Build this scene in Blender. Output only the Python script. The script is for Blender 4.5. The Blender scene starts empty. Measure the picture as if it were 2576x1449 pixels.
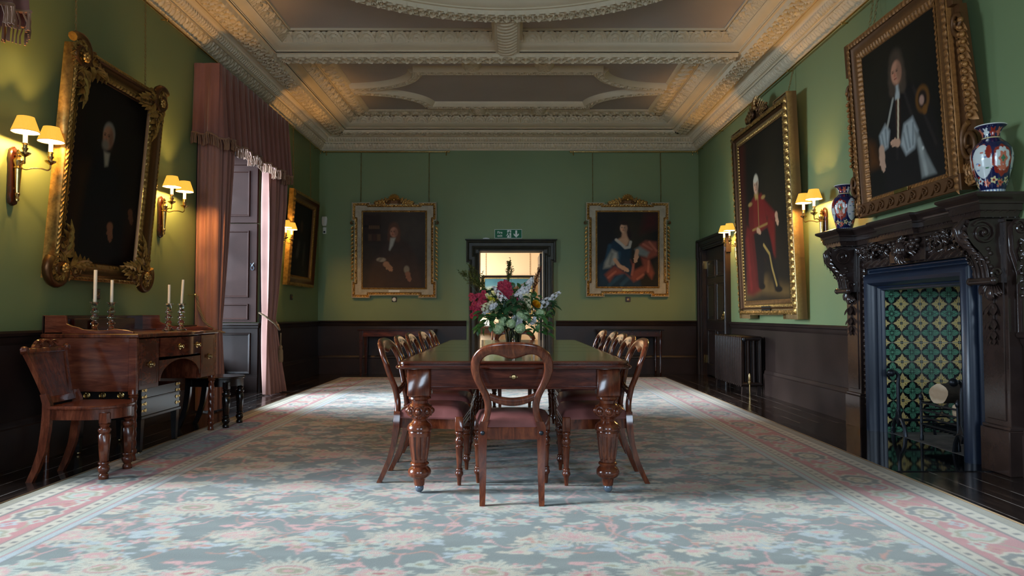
import bpy, math, random
import numpy as np
from mathutils import Vector, Matrix
PI = math.pi
SC = bpy.context.scene
COL = SC.collection
rnd = random.Random(7)
XL, XR, YB, YF, ZW = -3.53, 3.42, 12.42, -1.62, 4.08

# ------------------------------------------------------------------ helpers
def lin(c):
    c = c / 255.0
    return c / 12.92 if c <= 0.04045 else ((c + 0.055) / 1.055) ** 2.4
def rgb(r, g, b):
    return (lin(r), lin(g), lin(b), 1.0)

class MB:
    """collects geometry for ONE mesh object"""
    def __init__(s):
        s.v = []; s.f = []; s.c = None
    def add(s, vs, fs):
        b = len(s.v)
        s.v.extend([tuple(p) for p in vs])
        s.f.extend([tuple(i + b for i in f) for f in fs])
        return s
    def grid(s, A, closed_u=False, closed_v=False, flip=False):
        """A: array (nu, nv, 3)"""
        A = np.asarray(A, float); nu, nv = A.shape[:2]
        b = len(s.v)
        s.v.extend(map(tuple, A.reshape(-1, 3)))
        U = nu if closed_u else nu - 1
        V = nv if closed_v else nv - 1
        for i in range(U):
            i2 = (i + 1) % nu
            for j in range(V):
                j2 = (j + 1) % nv
                q = (b + i * nv + j, b + i2 * nv + j, b + i2 * nv + j2, b + i * nv + j2)
                s.f.append(q[::-1] if flip else q)
        return s
    def box(s, x0, x1, y0, y1, z0, z1, c=0.0):
        c = min(c, (x1 - x0) * .45, (y1 - y0) * .45, (z1 - z0) * .45)
        if c <= 0:
            vs = [(x, y, z) for x in (x0, x1) for y in (y0, y1) for z in (z0, z1)]
            return s.add(vs, [(0, 1, 3, 2), (4, 6, 7, 5), (0, 4, 5, 1), (2, 3, 7, 6), (0, 2, 6, 4), (1, 5, 7, 3)])
        X = (x0, x1); Y = (y0, y1); Z = (z0, z1); vs = []; idx = {}
        for i in (0, 1):
            for j in (0, 1):
                for k in (0, 1):
                    sx = c if i == 0 else -c; sy = c if j == 0 else -c; sz = c if k == 0 else -c
                    for a, p in enumerate([(X[i], Y[j] + sy, Z[k] + sz), (X[i] + sx, Y[j], Z[k] + sz), (X[i] + sx, Y[j] + sy, Z[k])]):
                        idx[i, j, k, a] = len(vs); vs.append(p)
        I = idx; fs = []
        for e in (0, 1):
            q = [I[e, 0, 0, 0], I[e, 1, 0, 0], I[e, 1, 1, 0], I[e, 0, 1, 0]]; fs.append(q if e else q[::-1])
            q = [I[0, e, 0, 1], I[0, e, 1, 1], I[1, e, 1, 1], I[1, e, 0, 1]]; fs.append(q if e else q[::-1])
            q = [I[0, 0, e, 2], I[1, 0, e, 2], I[1, 1, e, 2], I[0, 1, e, 2]]; fs.append(q if e else q[::-1])
        for a in (0, 1):
            for b in (0, 1):
                fs.append([I[0, a, b, 1], I[1, a, b, 1], I[1, a, b, 2], I[0, a, b, 2]])
                fs.append([I[a, 0, b, 0], I[a, 1, b, 0], I[a, 1, b, 2], I[a, 0, b, 2]])
                fs.append([I[a, b, 0, 0], I[a, b, 1, 0], I[a, b, 1, 1], I[a, b, 0, 1]])
        for i in (0, 1):
            for j in (0, 1):
                for k in (0, 1):
                    fs.append([I[i, j, k, 0], I[i, j, k, 1], I[i, j, k, 2]])
        return s.add(vs, fs)
    def lathe(s, prof, seg=24, at=(0, 0, 0), mod=None, cap=True, ang0=0.0):
        """prof: [(r, z)] revolved round z; mod(theta, z) multiplies r"""
        n = len(prof); th = np.arange(seg) * 2 * PI / seg + ang0
        A = np.zeros((n, seg, 3))
        for i, (r, z) in enumerate(prof):
            m = np.array([mod(t, z) for t in th]) if mod else 1.0
            A[i, :, 0] = at[0] + r * m * np.cos(th)
            A[i, :, 1] = at[1] + r * m * np.sin(th)
            A[i, :, 2] = at[2] + z
        b = len(s.v)
        s.grid(A, closed_v=True, flip=True)
        if cap:
            if prof[0][0] > 1e-5: s.f.append(tuple(b + j for j in range(seg - 1, -1, -1)))
            if prof[-1][0] > 1e-5: s.f.append(tuple(b + (n - 1) * seg + j for j in range(seg)))
        return s
    def tube(s, pts, rad, seg=8, cap=True, closed=False, flat=1.0):
        P = [Vector(p) for p in pts]; n = len(P)
        if not hasattr(rad, '__len__'): rad = [rad] * n
        T = []
        for i in range(n):
            a = P[i - 1] if (i > 0 or closed) else P[i]
            b = P[(i + 1) % n] if (i < n - 1 or closed) else P[i]
            t = (b - a)
            T.append(t.normalized() if t.length > 1e-9 else Vector((0, 0, 1)))
        up = Vector((0, 0, 1)) if abs(T[0].z) < .9 else Vector((0, 1, 0))
        N = (up - T[0] * up.dot(T[0])).normalized()
        A = np.zeros((n, seg, 3))
        for i in range(n):
            N = (N - T[i] * N.dot(T[i]))
            N = N.normalized() if N.length > 1e-6 else T[i].orthogonal().normalized()
            B = T[i].cross(N)
            for j in range(seg):
                a = 2 * PI * j / seg
                q = P[i] + (N * math.cos(a) + B * math.sin(a) * flat) * rad[i]
                A[i, j] = q
        b = len(s.v)
        s.grid(A, closed_u=closed, closed_v=True)
        if cap and not closed:
            s.f.append(tuple(b + j for j in range(seg - 1, -1, -1)))
            s.f.append(tuple(b + (n - 1) * seg + j for j in range(seg)))
        return s
    def prism(s, poly, fn, t0, t1, c=0.0):
        """poly: [(a,b)]; fn(a,b,t)->xyz; extruded from t0 to t1"""
        n = len(poly)
        if c > 0:
            ins = poly_inset(poly, c)
            layers = [(ins, t0), (poly, t0 + c), (poly, t1 - c), (ins, t1)]
        else:
            layers = [(poly, t0), (poly, t1)]
        b = len(s.v)
        for pl, t in layers:
            s.v.extend([tuple(fn(p[0], p[1], t)) for p in pl])
        L = len(layers)
        for k in range(L - 1):
            for i in range(n):
                j = (i + 1) % n
                s.f.append((b + k * n + i, b + k * n + j, b + (k + 1) * n + j, b + (k + 1) * n + i))
        s.f.append(tuple(b + i for i in range(n - 1, -1, -1)))
        s.f.append(tuple(b + (L - 1) * n + i for i in range(n)))
        return s
    def blob(s, c, r, seg=8, ring=6, rot=None):
        if not hasattr(r, '__len__'): r = (r, r, r)
        A = np.zeros((ring + 1, seg, 3))
        for i in range(ring + 1):
            p = PI * i / ring
            for j in range(seg):
                t = 2 * PI * j / seg
                q = Vector((r[0] * math.sin(p) * math.cos(t), r[1] * math.sin(p) * math.sin(t), r[2] * math.cos(p)))
                if rot is not None: q = rot @ q
                A[i, j] = (q.x + c[0], q.y + c[1], q.z + c[2])
        return s.grid(A, closed_v=True)
    def leaf(s, base, d, nrm, L, W, curl=.25, n=5, fold=.2):
        d = Vector(d).normalized(); nrm = Vector(nrm); nrm = (nrm - d * nrm.dot(d))
        nrm = nrm.normalized() if nrm.length > 1e-6 else d.orthogonal().normalized()
        sd = d.cross(nrm); A = np.zeros((n + 1, 3, 3)); base = Vector(base)
        for i in range(n + 1):
            t = i / n; w = W * .5 * math.sin(PI * min(1, (t * .93 + .05))) ** .8
            c = base + d * (L * t) - nrm * (curl * L * t * t)
            A[i, 0] = c - sd * w + nrm * (fold * w); A[i, 1] = c; A[i, 2] = c + sd * w + nrm * (fold * w)
        return s.grid(A)
    def xf(s, M):
        s.v = [tuple(M @ Vector(p)) for p in s.v]; return s
    def build(s, name, mat, parent=None, smooth=True, ang=38, col=None):
        me = bpy.data.meshes.new(name)
        me.from_pydata(s.v, [], s.f)
        me.materials.append(mat)
        if smooth:
            me.polygons.foreach_set('use_smooth', [True] * len(me.polygons))
            me.set_sharp_from_angle(angle=math.radians(ang))
        if col is not None:
            a = me.color_attributes.new('Col', 'FLOAT_COLOR', 'POINT')
            a.data.foreach_set('color', np.asarray(col, np.float32).ravel())
        me.update()
        o = bpy.data.objects.new(name, me); COL.objects.link(o)
        if parent is not None: o.parent = parent
        return o

def np_mesh(name, A, mat, parent=None, col=None, smooth=True, flip=False):
    """big regular grid straight from numpy: A (nu, nv, 3), col (nu, nv, 3|4)"""
    nu, nv = A.shape[:2]
    me = bpy.data.meshes.new(name)
    me.vertices.add(nu * nv); me.vertices.foreach_set('co', A.astype(np.float32).ravel())
    i, j = np.meshgrid(np.arange(nu - 1), np.arange(nv - 1), indexing='ij')
    q = np.stack([i * nv + j, (i + 1) * nv + j, (i + 1) * nv + j + 1, i * nv + j + 1], -1).reshape(-1, 4)
    if flip: q = q[:, ::-1]
    nf = len(q)
    me.loops.add(nf * 4); me.loops.foreach_set('vertex_index', q.astype(np.int32).ravel())
    me.polygons.add(nf); me.polygons.foreach_set('loop_start', (np.arange(nf) * 4).astype(np.int32))
    me.polygons.foreach_set('use_smooth', np.full(nf, smooth))
    me.materials.append(mat)
    if col is not None:
        c = np.ones((nu * nv, 4), np.float32); c[:, :3] = col.reshape(-1, col.shape[-1])[:, :3]
        a = me.color_attributes.new('Col', 'FLOAT_COLOR', 'POINT'); a.data.foreach_set('color', c.ravel())
    me.update(calc_edges=True); me.validate()
    o = bpy.data.objects.new(name, me); COL.objects.link(o)
    if parent is not None: o.parent = parent
    return o

def poly_inset(poly, a):
    """mitred inset of a closed polygon given counter-clockwise"""
    n = len(poly); out = []
    for i in range(n):
        p0 = Vector(poly[i - 1]); p1 = Vector(poly[i]); p2 = Vector(poly[(i + 1) % n])
        d1 = (p1 - p0).normalized(); d2 = (p2 - p1).normalized()
        n1 = Vector((-d1.y, d1.x)); n2 = Vector((-d2.y, d2.x))
        k = 1 + n1.dot(n2)
        m = (n1 + n2) / max(k, .25)
        out.append((p1.x + m.x * a, p1.y + m.y * a))
    return out
def rect(x0, x1, y0, y1):
    return [(x0, y0), (x1, y0), (x1, y1), (x0, y1)]

def moulding(mb, poly, prof, fn, closed_prof=False):
    """plain profile [(inset, height)] swept round a closed polygon; fn(x,y,h)->xyz"""
    loops = [poly_inset(poly, a) for a, h in prof]; n = len(poly); b = len(mb.v)
    for lp, (a, h) in zip(loops, prof):
        mb.v.extend([tuple(fn(x, y, h)) for x, y in lp])
    for k in range(len(prof) - 1):
        for i in range(n):
            j = (i + 1) % n
            mb.f.append((b + k * n + i, b + k * n + j, b + (k + 1) * n + j, b + (k + 1) * n + i))
    return mb

def band(mb, poly, p0, p1, pat, hgt, step, fn, nt=8, sides=None, back=0.0):
    """relief band round a closed polygon between profile points p0, p1 (inset, height).
    pat(u, v): relief 0..1; u metres from the middle of the side, v 0..1 across"""
    (a0, h0), (a1, h1) = p0, p1
    P0 = poly_inset(poly, a0); P1 = poly_inset(poly, a1); n = len(poly)
    # normal of the band in the (inset, height) plane, pointing to +height side / inwards
    da, dh = a1 - a0, h1 - h0; L = math.hypot(da, dh); na, nh = -dh / L, da / L
    if nh < 0 or (abs(nh) < 1e-9 and na < 0): na, nh = -na, -nh
    for i in range(n):
        if sides is not None and i not in sides: continue
        j = (i + 1) % n
        A0 = np.array(P0[i]); B0 = np.array(P0[j]); A1 = np.array(P1[i]); B1 = np.array(P1[j])
        Ls = np.linalg.norm(B0 - A0); ns = max(2, int(Ls / step) + 1)
        d = (B0 - A0) / Ls; nrm = np.array([-d[1], d[0]])
        S = np.linspace(0, 1, ns)[:, None]; T = np.linspace(0, 1, nt)[None, :]
        A = A0[None, None] * (1 - T[..., None]) + A1[None, None] * T[..., None]
        B = B0[None, None] * (1 - T[..., None]) + B1[None, None] * T[..., None]
        Q = A * (1 - S[..., None]) + B * S[..., None]
        u = (Q @ d) - ((A0 + B0) / 2) @ d
        v = np.broadcast_to(T, u.shape)
        r = pat(u, v) * hgt - back
        Q = Q + nrm * (na * r)[..., None]
        Hh = h0 + (h1 - h0) * v + nh * r
        mb.grid(fn_arr(fn, Q[..., 0], Q[..., 1], Hh))
    return mb
def fn_arr(fn, x, y, h):
    X, Y, Z = fn(x, y, h)
    return np.stack([X + 0 * x, Y + 0 * x, Z + 0 * x], -1)

# ---- relief patterns
def pat_guilloche(p):
    def f(u, v):
        ph = 2 * PI * u / p
        r1 = 1 - np.abs(v - .5 - .34 * np.sin(ph)) / .17
        r2 = 1 - np.abs(v - .5 + .34 * np.sin(ph)) / .17
        w = ((u / (p / 2)) % 1.0) - .5
        ros = 1 - np.sqrt((w * p / 2 / (p * .13)) ** 2 + ((v - .5) / .2) ** 2)
        e = np.clip(1 - np.abs(np.minimum(v, 1 - v) - .075) / .07, 0, 1); k0 = np.clip(np.minimum(v, 1 - v) / .03, 0, 1)
        return np.clip(np.maximum.reduce([r1, r2, ros * 1.1, e * .7]), 0, 1) ** .7 * k0
    return f
def pat_egg(p):
    def f(u, v):
        w = ((u / p) % 1.0) - .5
        egg = 1 - np.sqrt((w / .3) ** 2 + ((v - .48) / .42) ** 2)
        arch = 1 - np.abs(np.sqrt((w / .42) ** 2 + ((v - .5) / .62) ** 2) - 1) / .17
        dart = 1 - (np.abs(np.abs(w) - .5) / .07)
        return np.clip(np.maximum.reduce([np.sqrt(np.clip(egg, 0, 1)), arch * .8, dart * .7]), 0, 1)
    return f
def pat_lotus(p):
    def f(u, v):
        w = np.abs((((u / p) % 1.0) - .5)) * 2
        rr = np.sqrt(w ** 2 + ((v - .15) * 1.0) ** 2)
        a = .5 + .5 * np.cos(rr * 17)
        tip = np.clip(1 - np.abs(w - 1) / .12, 0, 1)
        return np.clip(a * (.35 + .65 * v) * (1 - .35 * w) + tip * .6, 0, 1)
    return f
def pat_rope(p, k=1.0):
    def f(u, v):
        ph = 2 * PI * (u / p + k * (v - .5))
        return (.5 + .5 * np.sin(ph)) ** .8 * np.sin(PI * np.clip(v, .03, .97)) ** .5
    return f
def pat_flower(p):
    def f(u, v):
        w = ((u / p) % 1.0) - .5
        th = np.arctan2(v - .5, w * 1.3); r = np.sqrt((w * 1.3) ** 2 + (v - .5) ** 2)
        fl = (1 - r / (.34 * (1 + .25 * np.cos(5 * th))))
        vine = 1 - np.abs(v - .5 - .3 * np.sin(2 * PI * u / p)) / .12
        return np.clip(np.maximum(fl, vine * .8), 0, 1) ** .6
    return f
def pat_bead(p):
    def f(u, v):
        w = ((u / p) % 1.0) - .5
        return np.sqrt(np.clip(1 - (w / .42) ** 2 - ((v - .5) / .5) ** 2, 0, 1))
    return f
def pat_dentil(p):
    def f(u, v):
        w = ((u / p) % 1.0)
        return np.clip(np.minimum(w, 1 - w) * 12 - 2.0, 0, 1) * np.clip(np.minimum(v, 1 - v) * 8, 0, 1)
    return f
def pat_acanthus(p):
    def f(u, v):
        k = (u / p) % 2.0; w = np.abs((k % 1.0) - .5) * 2
        rib = .5 + .5 * np.cos((w * 2.2 + v * .8) * 2 * PI)
        env = np.clip(1 - (w * .95) ** 2, 0, 1)
        return np.clip(env * (.55 + .45 * rib) * (.5 + .5 * np.sin(PI * v)), 0, 1)
    return f

# ---- objects, parts, labels
def tag(o, label=None, cat=None, group=None, kind=None):
    if label: o['label'] = label
    if cat: o['category'] = cat
    if group: o['group'] = group
    if kind: o['kind'] = kind
    return o
def thing(name, label, cat, loc=(0, 0, 0), rot=(0, 0, 0), group=None):
    o = bpy.data.objects.new(name, None); COL.objects.link(o)
    o.empty_display_size = .1
    o.location = loc; o.rotation_euler = rot
    return tag(o, label, cat, group)
def kids(o):
    return [c for c in bpy.data.objects if c.parent == o]
def dup(o, loc, rotz=None, label=None, group=None, scale=None):
    def rec(src, par):
        c = src.copy(); COL.objects.link(c)
        if par is not None: c.parent = par
        for k in [x for x in list(COL.objects) if x.parent == src]: rec(k, c)
        return c
    r = rec(o, None); r.location = loc
    if rotz is not None: r.rotation_euler = (r.rotation_euler[0], 0, rotz)
    if label: r['label'] = label
    if group: r['group'] = group
    if scale: r.scale = (scale,) * 3
    return r
def struct(name, mb, m, parent=None, smooth=True, ang=38):
    o = mb.build(name, m, parent, smooth, ang)
    if parent is None: o['kind'] = 'structure'
    return o

# ------------------------------------------------------------------ materials
class NT:
    def __init__(s, name):
        s.m = bpy.data.materials.new(name); s.m.use_nodes = True
        s.t = s.m.node_tree; s.t.nodes.clear()
        s.out = s.n('ShaderNodeOutputMaterial')
    def n(s, typ, **kw):
        nd = s.t.nodes.new(typ)
        for k, v in kw.items():
            if k.startswith('i_'):
                key = k[2:]; key = int(key) if key.isdigit() else key.replace('_', ' ')
                sock = nd.inputs[key]
                if hasattr(v, 'is_linked') or isinstance(v, bpy.types.NodeSocket): s.t.links.new(v, sock)
                else: sock.default_value = v
            else: setattr(nd, k, v)
        return nd
    def l(s, a, b): s.t.links.new(a, b)
    def ramp(s, fac, stops):
        r = s.n('ShaderNodeValToRGB'); e = r.color_ramp.elements
        while len(e) < len(stops): e.new(.5)
        for k, (p, c) in enumerate(stops): e[k].position = p; e[k].color = c
        s.l(fac, r.inputs[0]); return r.outputs[0]
    def noise(s, vec, scale, detail=3, rough=.5):
        nd = s.n('ShaderNodeTexNoise', i_Scale=scale, i_Detail=detail, i_Roughness=rough)
        if vec is not None: s.l(vec, nd.inputs['Vector'])
        return nd.outputs['Fac']
    def obj(s, scale=(1, 1, 1), rot=(0, 0, 0), geo=False):
        tc = s.n('ShaderNodeNewGeometry').outputs['Position'] if geo else s.n('ShaderNodeTexCoord').outputs['Object']
        mp = s.n('ShaderNodeMapping'); mp.inputs['Scale'].default_value = scale; mp.inputs['Rotation'].default_value = rot
        s.l(tc, mp.inputs[0]); return mp.outputs[0]
    def mix(s, f, a, b, mode='MIX'):
        m = s.n('ShaderNodeMix', data_type='RGBA', blend_type=mode)
        for sock, v in ((m.inputs[0], f), (m.inputs[6], a), (m.inputs[7], b)):
            if isinstance(v, bpy.types.NodeSocket): s.l(v, sock)
            else: sock.default_value = v
        return m.outputs[2]
    def bsdf(s, col, rough=.5, metal=0.0, bump=None, bstr=.2, bdist=.01, **kw):
        b = s.n('ShaderNodeBsdfPrincipled')
        for sock, v in ((b.inputs['Base Color'], col), (b.inputs['Roughness'], rough), (b.inputs['Metallic'], metal)):
            if isinstance(v, bpy.types.NodeSocket): s.l(v, sock)
            else: sock.default_value = v
        for k, v in kw.items(): b.inputs[k.replace('_', ' ')].default_value = v
        if bump is not None:
            bn = s.n('ShaderNodeBump', i_Strength=bstr, i_Distance=bdist); s.l(bump, bn.inputs['Height']); s.l(bn.outputs[0], b.inputs['Normal'])
        s.l(b.outputs[0], s.out.inputs[0]); s.b = b
        return s.m

def m_paint(name, c, rough=.55, var=.12, scale=2.0, bump=.05, geo=True, spec=.5):
    t = NT(name); v = t.obj(geo=geo)
    n = t.noise(v, scale, 4)
    d = tuple(x * (1 - var) for x in c[:3]) + (1,); e = tuple(min(1, x * (1 + var)) for x in c[:3]) + (1,)
    col = t.ramp(n, [(.3, d), (.7, e)])
    return t.bsdf(col, rough, bump=t.noise(v, 60, 3), bstr=bump, bdist=.004, Specular_IOR_Level=spec)
def m_wood(name, c1, c2, c3, rough=.25, scale=(1, 1, 1), coat=.5, var=1.0):
    t = NT(name); v = t.obj(scale=scale)
    dn = t.noise(v, 1.3, 3, .6)
    sep = t.n('ShaderNodeVectorMath', operation='MULTIPLY_ADD'); t.l(v, sep.inputs[0])
    sep.inputs[1].default_value = (1, 1, 1); cmb = t.n('ShaderNodeCombineXYZ'); t.l(dn, cmb.inputs[0]); t.l(dn, cmb.inputs[1]); t.l(cmb.outputs[0], sep.inputs[2])
    g = t.noise(sep.outputs[0], 9.0, 6, .65)
    col = t.ramp(g, [(.28, c1), (.5, c2), (.75, c3)])
    t.bsdf(col, rough, bump=t.noise(v, 40, 3), bstr=.03, bdist=.002)
    t.b.inputs['Coat Weight'].default_value = coat; t.b.inputs['Coat Roughness'].default_value = .12
    return t.m
def m_metal(name, c, rough=.3, var=.25, metal=1.0, scale=30):
    t = NT(name); v = t.obj()
    n = t.noise(v, scale, 3)
    d = tuple(x * (1 - var) for x in c[:3]) + (1,)
    return t.bsdf(t.ramp(n, [(.3, d), (.65, c)]), rough, metal, bump=n, bstr=.04, bdist=.003)
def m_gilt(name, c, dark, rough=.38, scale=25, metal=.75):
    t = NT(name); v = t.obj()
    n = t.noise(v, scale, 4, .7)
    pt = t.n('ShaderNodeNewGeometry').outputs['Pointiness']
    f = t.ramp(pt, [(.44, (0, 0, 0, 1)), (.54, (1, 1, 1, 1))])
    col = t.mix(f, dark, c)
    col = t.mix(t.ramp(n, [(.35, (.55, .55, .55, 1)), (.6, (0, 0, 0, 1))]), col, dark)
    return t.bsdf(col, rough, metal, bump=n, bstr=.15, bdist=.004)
def m_attr(name, rough=.6, coat=0.0, bump=None, spec=.5, sheen=0.0):
    t = NT(name)
    a = t.n('ShaderNodeAttribute', attribute_name='Col')
    v = t.obj()
    n = t.noise(v, bump or 40, 3)
    col = t.mix(t.ramp(n, [(.3, (.25, .25, .25, 1)), (.7, (0, 0, 0, 1))]), a.outputs['Color'], (0, 0, 0, 1)) if bump else a.outputs['Color']
    t.bsdf(col, rough, bump=n if bump else None, bstr=.3, bdist=.004, Specular_IOR_Level=spec)
    t.b.inputs['Coat Weight'].default_value = coat; t.b.inputs['Coat Roughness'].default_value = .15
    t.b.inputs['Sheen Weight'].default_value = sheen
    return t.m
def m_fabric(name, c, rough=.75, sheen=.4, scale=400, var=.15):
    t = NT(name); v = t.obj(geo=True)
    n = t.noise(v, 3, 4); w = t.noise(v, scale, 2)
    d = tuple(x * (1 - var) for x in c[:3]) + (1,)
    t.bsdf(t.ramp(n, [(.3, d), (.7, c)]), rough, bump=w, bstr=.15, bdist=.002)
    t.b.inputs['Sheen Weight'].default_value = sheen; t.b.inputs['Sheen Roughness'].default_value = .4
    return t.m
def m_glass(name, col=(1, 1, 1, 1), rough=.0, ior=1.45):
    t = NT(name); v = t.obj()
    c = t.mix(t.noise(v, 3, 1), col, tuple(x * .97 for x in col[:3]) + (1,))
    t.bsdf(c, rough, Transmission_Weight=1.0, IOR=ior); return t.m
def m_emit(name, c, s, c2=None):
    t = NT(name); v = t.obj()
    col = t.mix(t.noise(v, 60, 2), c, c2 or c)
    b = t.n('ShaderNodeBsdfPrincipled'); t.l(col, b.inputs['Base Color']); b.inputs['Roughness'].default_value = .8
    t.l(col, b.inputs['Emission Color']); b.inputs['Emission Strength'].default_value = s
    t.l(b.outputs[0], t.out.inputs[0]); return t.m

M = {}
M['wall'] = m_paint('green wall paint', rgb(121, 139, 96), .55, .05, .9, .04)
M['ceil'] = m_paint('ceiling field paint', rgb(184, 170, 160), .7, .05, 1.5, .03)
M['plaster'] = m_paint('plaster moulding paint', rgb(224, 206, 174), .62, .05, 2.0, .03)
M['dado'] = m_paint('dark brown dado paint', rgb(44, 33, 30), .36, .25, 3.0, .06, spec=.3)
M['dadoR'] = M['dado']
M['shutter'] = m_paint('brown shutter paint', rgb(60, 34, 27), .55, .12, 4.0, .1, spec=.25)
M['arch'] = m_paint('dark architrave paint', rgb(50, 48, 38), .5, .3, 9.0, .1)
M['blue'] = m_paint('dark blue surround paint', rgb(27, 37, 55), .3, .12, 2.0, .03)
M['mantel'] = m_paint('carved dark oak gloss', rgb(54, 41, 37), .15, .25, 5.0, .1)
M['peach'] = m_paint('peach panelling paint', rgb(236, 205, 165), .5, .03, 1.0, .02)
M['white'] = m_paint('white plastic', rgb(222, 222, 214), .4, .03, 5, .02)
M['plasterwhite'] = m_paint('white plaster', rgb(215, 215, 218), .7, .05, 6, .05)
M['mahog'] = m_wood('red mahogany', rgb(56, 23, 13), rgb(98, 45, 25), rgb(140, 74, 42), .22, (3.2, 3.2, .7), .6)
M['mahogY'] = m_wood('mahogany tabletop', rgb(40, 14, 9), rgb(66, 25, 15), rgb(90, 38, 22), .1, (.8, 3.5, 3.5), .8)
M['mahogX'] = m_wood('mahogany crossgrain', rgb(48, 19, 13), rgb(84, 37, 24), rgb(124, 62, 42), .2, (.5, 3.2, 3.2), .6)
M['darkmahog'] = m_wood('dark mahogany', rgb(30, 12, 9), rgb(52, 22, 15), rgb(74, 34, 22), .25, (2.2, 2.2, 2.2), .5)
M['sidewood'] = m_wood('sideboard mahogany', rgb(58, 26, 16), rgb(98, 47, 29), rgb(140, 76, 50), .25, (2.6, 2.6, .6), .45)
M['sideend'] = m_wood('figured mahogany panel', rgb(74, 30, 18), rgb(110, 52, 32), rgb(148, 82, 54), .26, (.45, 2.5, 2.8), .4)
M['sidefront'] = m_wood('flame mahogany front', rgb(50, 22, 14), rgb(88, 40, 25), rgb(130, 70, 44), .18, (2.5, .9, 1.6), .5)
M['black'] = m_wood('ebonised wood', rgb(14, 11, 11), rgb(22, 17, 16), rgb(34, 26, 24), .2, (2, 2, 2), .5)
M['joint'] = m_paint('dark joint line', rgb(18, 9, 7), .7, .1, 9, .02, spec=.1)
M['leather'] = m_paint('rose leather', rgb(132, 80, 76), .28, .18, 9.0, .15, geo=False)
M['brass'] = m_metal('brass', (.72, .5, .2, 1), .22, .2)
M['brassold'] = m_metal('old brass', (.42, .29, .13, 1), .35, .3)
M['iron'] = m_metal('black iron', (.03, .035, .045, 1), .35, .3, .6)
M['castor'] = m_metal('castor ceramic', (.16, .2, .26, 1), .2, .2, .3)
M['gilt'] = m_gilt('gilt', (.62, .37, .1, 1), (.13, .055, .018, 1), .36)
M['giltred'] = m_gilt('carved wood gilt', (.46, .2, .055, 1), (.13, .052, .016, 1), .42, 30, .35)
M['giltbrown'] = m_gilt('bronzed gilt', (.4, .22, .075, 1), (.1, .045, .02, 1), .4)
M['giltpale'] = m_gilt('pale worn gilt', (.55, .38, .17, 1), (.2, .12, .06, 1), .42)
M['creamframe'] = m_paint('cream frame paint', rgb(172, 162, 138), .55, .15, 14, .1, geo=False)
M['canvas'] = m_attr('oil on canvas', .5, .0, None, .18)
M['tile'] = m_attr('glazed tile', .18, .3)
M['porcelain'] = m_attr('painted porcelain', .12, .6)
M['carpet'] = m_attr('woven carpet', .95, 0, 170, .1, .25)
M['curtain'] = m_fabric('dusky pink curtain', rgb(156, 108, 95))
M['pelmet'] = m_fabric('dusky pink pelmet', rgb(134, 86, 76))
M['fringe'] = m_fabric('fringe', rgb(150, 110, 84), .85, .2, 300, .35)
M['rope'] = m_fabric('rope', rgb(142, 116, 84), .85, .2, 300, .3)
M['candle'] = m_paint('candle wax', rgb(236, 228, 210), .45, .03, 9, .02, geo=False)
M['sleeve'] = m_emit('lit candle sleeve', (1, .78, .5, 1), .9)
M['bulb'] = m_emit('bulb', (1, .8, .45, 1), 25)
M['glass'] = m_glass('clear glass', (.97, .99, .98, 1))
M['crystal'] = m_glass('cut crystal', (.98, .98, .97, 1), 0, 1.52)
M['water'] = m_glass('vase water', (.88, .95, .88, 1), 0, 1.33)
# ------------------------------------------------------------------ room shell
t = NT('dark floorboards'); v = t.obj(geo=True)
sep = t.n('ShaderNodeSeparateXYZ'); t.l(v, sep.inputs[0])
mm = t.n('ShaderNodeMath', operation='MODULO'); mm.inputs[1].default_value = .19
ad = t.n('ShaderNodeMath', operation='ADD'); ad.inputs[1].default_value = 19.0; t.l(sep.outputs[0], ad.inputs[0]); t.l(ad.outputs[0], mm.inputs[0])
gap = t.n('ShaderNodeMath', operation='LESS_THAN'); gap.inputs[1].default_value = .009; t.l(mm.outputs[0], gap.inputs[0])
n1 = t.noise(t.obj(scale=(6, .6, 1), geo=True), 3, 5); n2 = t.noise(v, 1.2, 3)
col = t.ramp(n1, [(.3, rgb(22, 17, 15)), (.55, rgb(36, 28, 25)), (.75, rgb(62, 50, 44))])
dust = t.n('ShaderNodeMath', operation='MULTIPLY'); t.l(gap.outputs[0], dust.inputs[0]); t.l(t.ramp(t.noise(v, 4, 2), [(.38, (0, 0, 0, 1)), (.55, (1, 1, 1, 1))]), dust.inputs[1])
col = t.mix(dust.outputs[0], col, rgb(128, 120, 116))
rough = t.ramp(n2, [(.3, (.1, .1, .1, 1)), (.7, (.24, .24, .24, 1))])
t.bsdf(col, rough, bump=n1, bstr=.12, bdist=.004)
M['floor'] = t.m

W1 = (2.4, 4.35); W2 = (7.72, 9.55); WT = 3.32; TH = .78
mb = MB().box(XL - 1.2, XR + 1.2, YF - .8, YB + 5.5, -.2, 0)
struct('floor', mb, M['floor'])
mb = MB()
for y0, y1 in ((YF - .5, W1[0]), (W1[1], W2[0]), (W2[1], YB + .01)):
    mb.box(XL - TH, XL, y0, y1, 0, 4.75)
for a, b in (W1, W2):
    mb.box(XL - TH, XL, a, b, WT, 4.75)
    mb.box(XL - TH, XL - TH + .12, a, b, 0, .42)
struct('wall_left', mb, M['wall'], smooth=False)
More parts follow.
